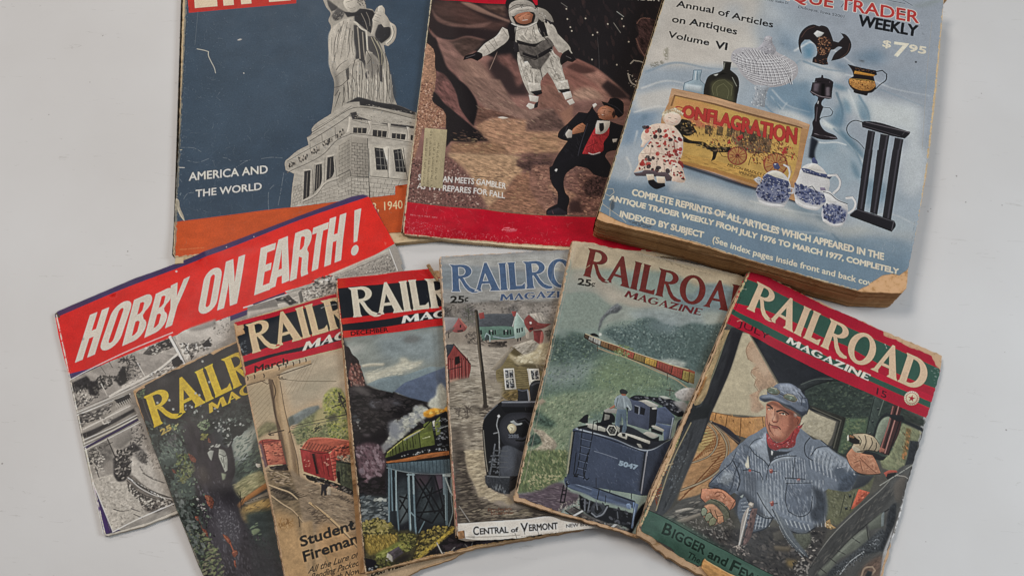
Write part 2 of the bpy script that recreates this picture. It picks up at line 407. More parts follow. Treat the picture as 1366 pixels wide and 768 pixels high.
def paper_material(name, c0, c1, c2):
    """edges of many aged leaves: fine layers along the thickness, blotches along the length"""
    m, nt, b = mat(name); L = nt.links.new
    tc = node(nt, 'ShaderNodeTexCoord')
    mp = node(nt, 'ShaderNodeMapping'); mp.inputs['Scale'].default_value = (2.6, 2.6, 1500); L(tc.outputs['Object'], mp.inputs[0])
    n = node(nt, 'ShaderNodeTexNoise', Scale=1.0, Detail=5.0, Roughness=0.7, Distortion=0.3); L(mp.outputs[0], n.inputs['Vector'])
    r = ramp(nt, [(0.36, lin(c0)), (0.48, lin(c1)), (0.60, lin(c2))]); L(n.outputs[0], r.inputs[0])
    n2 = node(nt, 'ShaderNodeTexNoise', Scale=45.0, Detail=5.0); L(tc.outputs['Object'], n2.inputs['Vector'])
    r2 = ramp(nt, [(0.3, (0.72, 0.66, 0.6)), (0.6, (1, 1, 1))]); L(n2.outputs[0], r2.inputs[0])
    mx = node(nt, 'ShaderNodeMixRGB', blend_type='MULTIPLY'); mx.inputs[0].default_value = 1; L(r.outputs[0], mx.inputs[1]); L(r2.outputs[0], mx.inputs[2])
    L(mx.outputs[0], b.inputs['Base Color']); b.inputs['Roughness'].default_value = 0.85; b.inputs['Specular IOR Level'].default_value = 0.15
    bp = node(nt, 'ShaderNodeBump', Strength=0.6, Distance=0.0006); L(n.outputs[0], bp.inputs['Height']); L(bp.outputs[0], b.inputs['Normal'])
    return m
def spine_material(name, c0, c1, c2):
    m, nt, b = mat(name); L = nt.links.new
    tc = node(nt, 'ShaderNodeTexCoord')
    n = node(nt, 'ShaderNodeTexNoise', Scale=170.0, Detail=5.0, Roughness=0.75); L(tc.outputs['Object'], n.inputs['Vector'])
    r = ramp(nt, [(0.36, lin(c0)), (0.47, lin(c1)), (0.66, lin(c2))]); L(n.outputs[0], r.inputs[0])
    L(r.outputs[0], b.inputs['Base Color']); b.inputs['Roughness'].default_value = 0.7; b.inputs['Specular IOR Level'].default_value = 0.2
    bp = node(nt, 'ShaderNodeBump', Strength=0.8, Distance=0.0006); L(n.outputs[0], bp.inputs['Height']); L(bp.outputs[0], b.inputs['Normal'])
    return m
# ---------------------------------------------------------------- mesh helpers
def link(name, verts, faces, m, parent=None, uvs=None, smooth=True, loc=(0, 0, 0), sharp_from=None):
    me = bpy.data.meshes.new(name)
    me.from_pydata([tuple(v) for v in verts], [], faces)
    if uvs is not None:
        ul = me.uv_layers.new(name='UVMap'); li = np.zeros(len(me.loops), dtype=np.int32); me.loops.foreach_get('vertex_index', li)
        ul.data.foreach_set('uv', np.asarray(uvs, dtype=np.float32)[li].ravel())
    me.materials.append(m)
    if smooth:
        me.polygons.foreach_set('use_smooth', [sharp_from is None or i < sharp_from for i in range(len(me.polygons))])
    me.update()
    o = bpy.data.objects.new(name, me); COL.objects.link(o)
    if parent: o.parent = parent
    else: o.location = loc
    return o
def subdiv(L, step):
    out = []
    for i in range(len(L)):
        a = np.array(L[i], float); b = np.array(L[(i+1) % len(L)], float); n = max(1, int(np.hypot(*(b-a))/step+0.5))
        out += [a+(b-a)*q/n for q in range(n)]
    return out
def inside(loops, P):
    c = np.zeros(len(P), bool)
    for L in loops:
        L = np.asarray(L, float); A = L; B = np.roll(L, -1, 0)
        for (ax, ay), (bx, by) in zip(A, B):
            if ay == by: continue
            k = ((ay > P[:,1]) != (by > P[:,1])) & (P[:,0] < (bx-ax)*(P[:,1]-ay)/(by-ay)+ax)
            c ^= k
    return c
def fill(loops, step):
    """triangles of an even-odd region, with inner points so that it can be draped"""
    V = []; E = []
    for L in loops:
        k = len(V); n = len(L); V += [Vector((float(p[0]), float(p[1]))) for p in L]; E += [(k+i, k+(i+1) % n) for i in range(n)]
    A = np.array([v[:] for v in V]); lo = A.min(0); hi = A.max(0)
    g = np.array([(x, y) for x in np.arange(lo[0]+step*.5, hi[0], step) for y in np.arange(lo[1]+step*.5, hi[1], step)]).reshape(-1, 2)
    if len(g):
        g = g[inside(loops, g)]; V += [Vector((float(x), float(y))) for x, y in g]
    vo, eo, fo, _, _, _ = delaunay_2d_cdt(V, E, [], 0, 1e-4)
    P = np.array([v[:] for v in vo]); Fc = [list(f) for f in fo if len(f) >= 3]
    cen = np.array([P[f].mean(0) for f in Fc]).reshape(-1, 2); ok = inside(loops, cen)
    out = []
    for f, k in zip(Fc, ok):
        if not k: continue
        a, b, c = P[f[0]], P[f[1]], P[f[2]]
        # cover v runs downwards: make the normal point up in the world
        if (b[0]-a[0])*(c[1]-a[1])-(b[1]-a[1])*(c[0]-a[0]) > 0: f = f[::-1]
        out.append(f)
    return P, out
class Mag:
    def __init__(s, fr):
        s.fr = fr; x, y = loc2world(fr, fr['w']/2, fr['h']/2); s.o = np.array([x, y, 0.0])
        e = bpy.data.objects.new(fr['kind'], None); COL.objects.link(e); e.location = s.o; e.empty_display_size = 0.02
        e['label'] = fr['label']; e['category'] = fr['cat']; e['group'] = fr['group'] if fr.get('group') else ''
        if not fr.get('group'): del e['group']
        s.e = e
    def pt(s, P, z):
        x, y = loc2world(s.fr, P[:,0], P[:,1]); return np.column_stack([x, y, z/1000.0])-s.o
    def uv(s, P):
        return np.column_stack([(P[:,0]+MG)/(s.fr['w']+2*MG), 1-(P[:,1]+MG)/(s.fr['h']+2*MG)])
    def sheet(s, name, loops, m, off, step=6, parent=None, skirt=0.0, zf=None, clip=None):
        loops = [subdiv(L, step) for L in loops]
        P, Fc = fill(loops, step)
        if clip is not None and Fc:
            ok = inside([clip], np.array([P[f].mean(0) for f in Fc])); Fc = [f for f, k in zip(Fc, ok) if k]
            us = sorted({i for f in Fc for i in f}); mp = {i: q for q, i in enumerate(us)}; P = P[us]; Fc = [[mp[i] for i in f] for f in Fc]
        if not Fc: return None
        zf = zf or top_z
        z = zf(s.fr, P[:,0], P[:,1])+off; V = s.pt(P, z)
        uv = s.uv(P); n0 = len(Fc)
        if skirt:
            for L in loops:
                A = np.array(L); za = zf(s.fr, A[:,0], A[:,1])+off; k = len(V); n = len(A)
                V = np.vstack([V, s.pt(A, za), s.pt(A, za-skirt)]); u2 = s.uv(A); uv = np.vstack([uv, u2, u2])
                Fc = Fc+[[k+i, k+(i+1) % n, k+n+(i+1) % n, k+n+i] for i in range(n)]
        return link(name, V, Fc, m, parent or s.e, uv, True, sharp_from=n0)
    def block(s, name, outline, m, mtop, z0, z1, layers, jit, seed=3):
        """a block of leaves: stacked rings, each a little in or out"""
        rs = np.random.RandomState(seed); L = np.array(subdiv(outline, 3.0)); n = len(L)
        T = np.roll(L, -1, 0)-np.roll(L, 1, 0); T /= np.maximum(np.hypot(T[:,0], T[:,1]), 1e-6)[:, None]
        area2 = np.sum(L[:,0]*np.roll(L[:,1], -1)-np.roll(L[:,0], -1)*L[:,1]); N = np.column_stack([T[:,1], -T[:,0]])*(1 if area2 > 0 else -1)
        V = np.zeros((0, 3)); Fc = []; b = base_z(s.fr, L[:,0], L[:,1]); t = top_z(s.fr, L[:,0], L[:,1])
        for k in range(layers+1):
            f = k/layers; o = np.interp(np.arange(n), np.linspace(0, n, 14), rs.uniform(-1, 1, 14))*jit
            o = o+rs.uniform(-1, 1, n)*jit*.35
            if k in (0, layers): o = o-jit
            Q = L+N*o[:, None]; z = (b+z0)*(1-f)+(t+z1)*f; V = np.vstack([V, s.pt(Q, z)])
            if k == layers: top = Q
            if k:
                p = (k-1)*n; Fc += [[p+i, p+n+i, p+n+(i+1) % n, p+(i+1) % n] for i in range(n)]
        ns = len(Fc); P, Ft = fill([[tuple(q) for q in top]], 6); nt = len(Ft); k0 = len(V)
        V = np.vstack([V, s.pt(P, top_z(s.fr, P[:,0], P[:,1])+z1)]); Fc += [[k0+i for i in f] for f in Ft]
        P2, Ft2 = fill([[tuple(q) for q in L]], 12); k0 = len(V)
        V = np.vstack([V, s.pt(P2, base_z(s.fr, P2[:,0], P2[:,1])+z0)]); Fc += [[k0+i for i in f[::-1]] for f in Ft2]
        o = link(name, V, Fc, m, s.e, None, False); o.data.materials.append(mtop)
        for i in range(ns, ns+nt): o.data.polygons[i].material_index = 1
        return o
    def spine(s, left, m, bulge):
        """the folded back running from the front cover round to the table side"""
        L = np.array(left); V = []; Fc = []; n = len(L); K = 6
        d = L[-1]-L[0]; d = d/np.hypot(*d); nv = np.array([-d[1], d[0]]);  nv = nv*(-1 if nv[0] > 0 else 1)
        for k in range(K+1):
            a = math.pi*(0.5-k/K); f = (1-math.sin(a))/2
            Q = L+nv*(bulge*math.cos(a)+0.15); zt = top_z(s.fr, Q[:,0], Q[:,1])+.06; zb = base_z(s.fr, Q[:,0], Q[:,1])+.12
            V.append(s.pt(Q, zt*(1-f)+zb*f))
            if k: p = (k-1)*n; Fc += [[p+i, p+i+1, p+n+i+1, p+n+i] for i in range(n-1)]
        return link('spine', np.vstack(V), Fc, m, s.e)
    def curl(s, name, line, r0, r1, lift, m):
        """a rolled-up shred of paper: an open spiral swept along a line"""
        A, B = np.array(line[0]), np.array(line[1]); V = []; Fc = []; K = 16; N = 9; d = (B-A)/np.hypot(*(B-A)); nv = np.array([-d[1], d[0]])
        rs = np.random.RandomState(5)
        for i in range(N+1):
            f = i/N; c = A+(B-A)*f; r = r0*(1-f)+r1*f; r *= 1+rs.uniform(-.12, .12)
            for k in range(K+1):
                a = -0.5*math.pi+k/K*2.45*math.pi; q = r*(1-.45*k/K); p = c+nv*(q*math.cos(a))
                z = top_z(s.fr, p[0:1], p[1:2])[0]+lift+r+q*math.sin(a); V.append(s.pt(p[None, :], np.array([z]))[0])
            if i: p0 = (i-1)*(K+1); Fc += [[p0+k, p0+k+1, p0+K+2+k, p0+K+1+k] for k in range(K)]
        return link(name, V, Fc, m, s.e)
def mm(a): return [(a[i]/10.0, a[i+1]/10.0) for i in range(0, len(a), 2)]
import re, ast
def ops_of(txt):
    """one stroke a line: kind, colours, points (each relative to the one before), settings"""
    for ln in txt.strip().split('\n'):
        head, _, tail = ln.partition('|'); k, c, pts = head.split(' ', 2)
        p = [int(q) for q in re.findall(r'-?\d+', pts)]
        for i in range(2, len(p)): p[i] += p[i-2]
        o = {}
        if k == 't': o = ast.literal_eval(tail)
        elif tail:
            for kv in tail.split(';'):
                a, v = kv.split('='); v = v.split(',')
                v = [q if a == 'g' and i == 0 else float(q) for i, q in enumerate(v)]
                o[a] = v[0] if len(v) == 1 and a != 'g' else v
                if k in 'ds' and a == 'n': o[a] = int(o[a])
        yield k, c, p, o
def paint(fr):
    cv = Canvas(fr['w'], fr['h'], fr['seed']); letters = {}
    for k, c, p, o in ops_of(fr['ops']):
        if k == 'p': cv.poly(c, p, o)
        elif k == 'l': cv.line(c, p, o)
        elif k == 'd': cv.dabs(c, p, o)
        elif k == 's': cv.scratch(c, p, o)
        elif k == 'e': cv.edge(c, p, o)
        elif k == 't':
            T = text_loops({**o, 'p': p}); cv.glyphs(c, T, o)
            if o.get('part'): letters.setdefault(o['part'], []).extend(T)
    Y, X = np.mgrid[0:cv.h, 0:cv.w]
    gr = fbm(X/2.1, Y/2.1, fr['seed'], 2)*.065+fbm(X/38., Y/38., fr['seed']+1, 4)*.055      # print grain and handling
    C = np.clip(cv.C*(1+gr)[..., None], 0, 1); sat = fr.get('sat', .85)
    C = C+np.stack([C[..., q]-gblur(C[..., q], .6*S) for q in range(3)], 2)*.8                       # crisp press sharpness
    k = (1-sat)*np.clip((C[..., 2]-C[..., 0])/.07, 0, 1)[..., None]; C = C*(1-k)+C.mean(2, keepdims=True)*k; k = 1-fr.get('wsat', 1.0); C = np.clip(C*(1-k)+C.mean(2, keepdims=True)*k, 0, 1)
    Lc = np.where(C <= 0.04045, C/12.92, ((C+0.055)/1.055)**2.4)*GAIN*fr.get('gain', 1.0)
    px = np.ones((cv.h, cv.w, 4), dtype=np.float32); px[..., :3] = np.clip(Lc, 0.006, 0.88)[::-1]
    im = bpy.data.images.new(fr['name']+'_print', cv.w, cv.h, float_buffer=True); im.colorspace_settings.name = 'Linear Rec.709'
    im.pixels.foreach_set(px.ravel()); im.update(); im.pack()
    return im, letters
def build(fr):
    g = Mag(fr); im, letters = paint(fr)
    cm = cover_material(fr['name']+'_cover_print', im, fr.get('rough', .45), fr.get('spec', .12))
    pm = paper_material(fr['name']+'_leaves', *fr['paper'])
    rs = np.random.RandomState(fr['seed'])
    out = mm(fr['outline'])
    rj = fr.get('rag', .3)
    ol = [np.array(q)+rs.uniform(-rj, rj, 2) for q in subdiv(out, 2.5)]
    fc = g.sheet('front_cover', [ol], cm, 0, 6, None, .28)
    for i, (name, loops) in enumerate(fr.get('regions', [])):
        g.sheet(name, [mm(q) for q in loops], cm, 0.03+.02*i, 5, fc, clip=ol)
    for name, q, off in fr.get('stickers', []):
        sl = [np.array(p)+rs.uniform(-.15, .15, 2) for p in subdiv(mm(q), 2.5)]
        g.sheet(name, [sl], cm, off, 5, None, .12)
    for name, T in letters.items():
        A = [[(p[0]/10, p[1]/10) for p in L] for L in T]
        # lettering that a hidden or torn part of the cover would carry is left off
        g.sheet(name, A, cm, 0.13, 5, fc, clip=ol)
    pg = mm(fr['pages'])
    pj = [np.array(q)+rs.uniform(-1, 1, 2)*fr.get('pagerag', .2) for q in subdiv(pg, 3.0)]
    lm = spine_material(fr['name']+'_top_leaf', fr['paper'][1], fr['paper'][2], fr.get('leaf', fr['paper'][2]))
    g.block('page_block', pj, pm, lm, .35, -.45, fr.get('layers', 5), fr.get('jit', .25), fr['seed'])
    b0 = lambda f, u, v: base_z(f, u, v)+.3
    g.sheet('back_cover', [mm(fr['back'])], pm, 0, 10, None, .2, b0)
    if fr.get('spine'):
        sm = spine_material(fr['name']+'_back', *fr['spinecol'])
        L = mm(fr['spine'])
        g.spine([np.array(L[i])*(1-q/6)+np.array(L[i+1])*q/6 for i in range(len(L)-1) for q in range(6)]+[np.array(L[-1])], sm, fr.get('bulge', .8))
    for name, q, r0, r1, lift in fr.get('scraps', []):
        g.curl(name, mm(q), r0, r1, lift, pm)
    return g, fc, cm, pm
# ---------------------------------------------------------------- the magazines, measured in tenths of a millimetre on each cover
MAGS = []
m = dict(name='life', ang=0.17075, w=267, h=356, t=6, lift=[(0,356,40,2.2)], x=-0.35362, y=0.67650)
m.update(kind='picture_magazine', cat='magazine', label='large worn navy and orange magazine with a statue on a stone pedestal', seed=11, wsat=.95, spec=.1, rough=.34, paper=('6f5a42','a98f6c','c9b491'), spinecol=('2c3540','5d6062','b9ac97'), rag=.35, layers=5, jit=.3, gain=1, regions=[('masthead_band',[[77,890,593,883,1121,879,1155,148,9,132]]),('cover_picture',[[1410,2224,1494,2163,1648,2108,1683,2119,2018,2191,2197,2302,2121,3256,1935,3362,1011,3183,1034,2954,1053,2838,976,2790,975,2697,1007,2667,1082,2601,1191,2546,1177,2462,1224,2426,1226,2371]]),('colour_band',[[9,3220,438,3203,1094,3181,1939,3156,1946,3064,2441,3044,2715,3035,2656,3572,1821,3530,440,3552,19,3572]])], outline=[0,0,2670,0,2670,3560,1821,3530,1083,3547,440,3559,137,3569,19,3568,5,3534,3,3435,2,3169,17,2470,30,1632,37,720], pages=[12,12,2655,12,2655,3640,400,3640,18,3632], back=[5,5,2660,5,2660,3600,5,3600], spine=[0,0,0,900,0,1800,0,2700,0,3540])
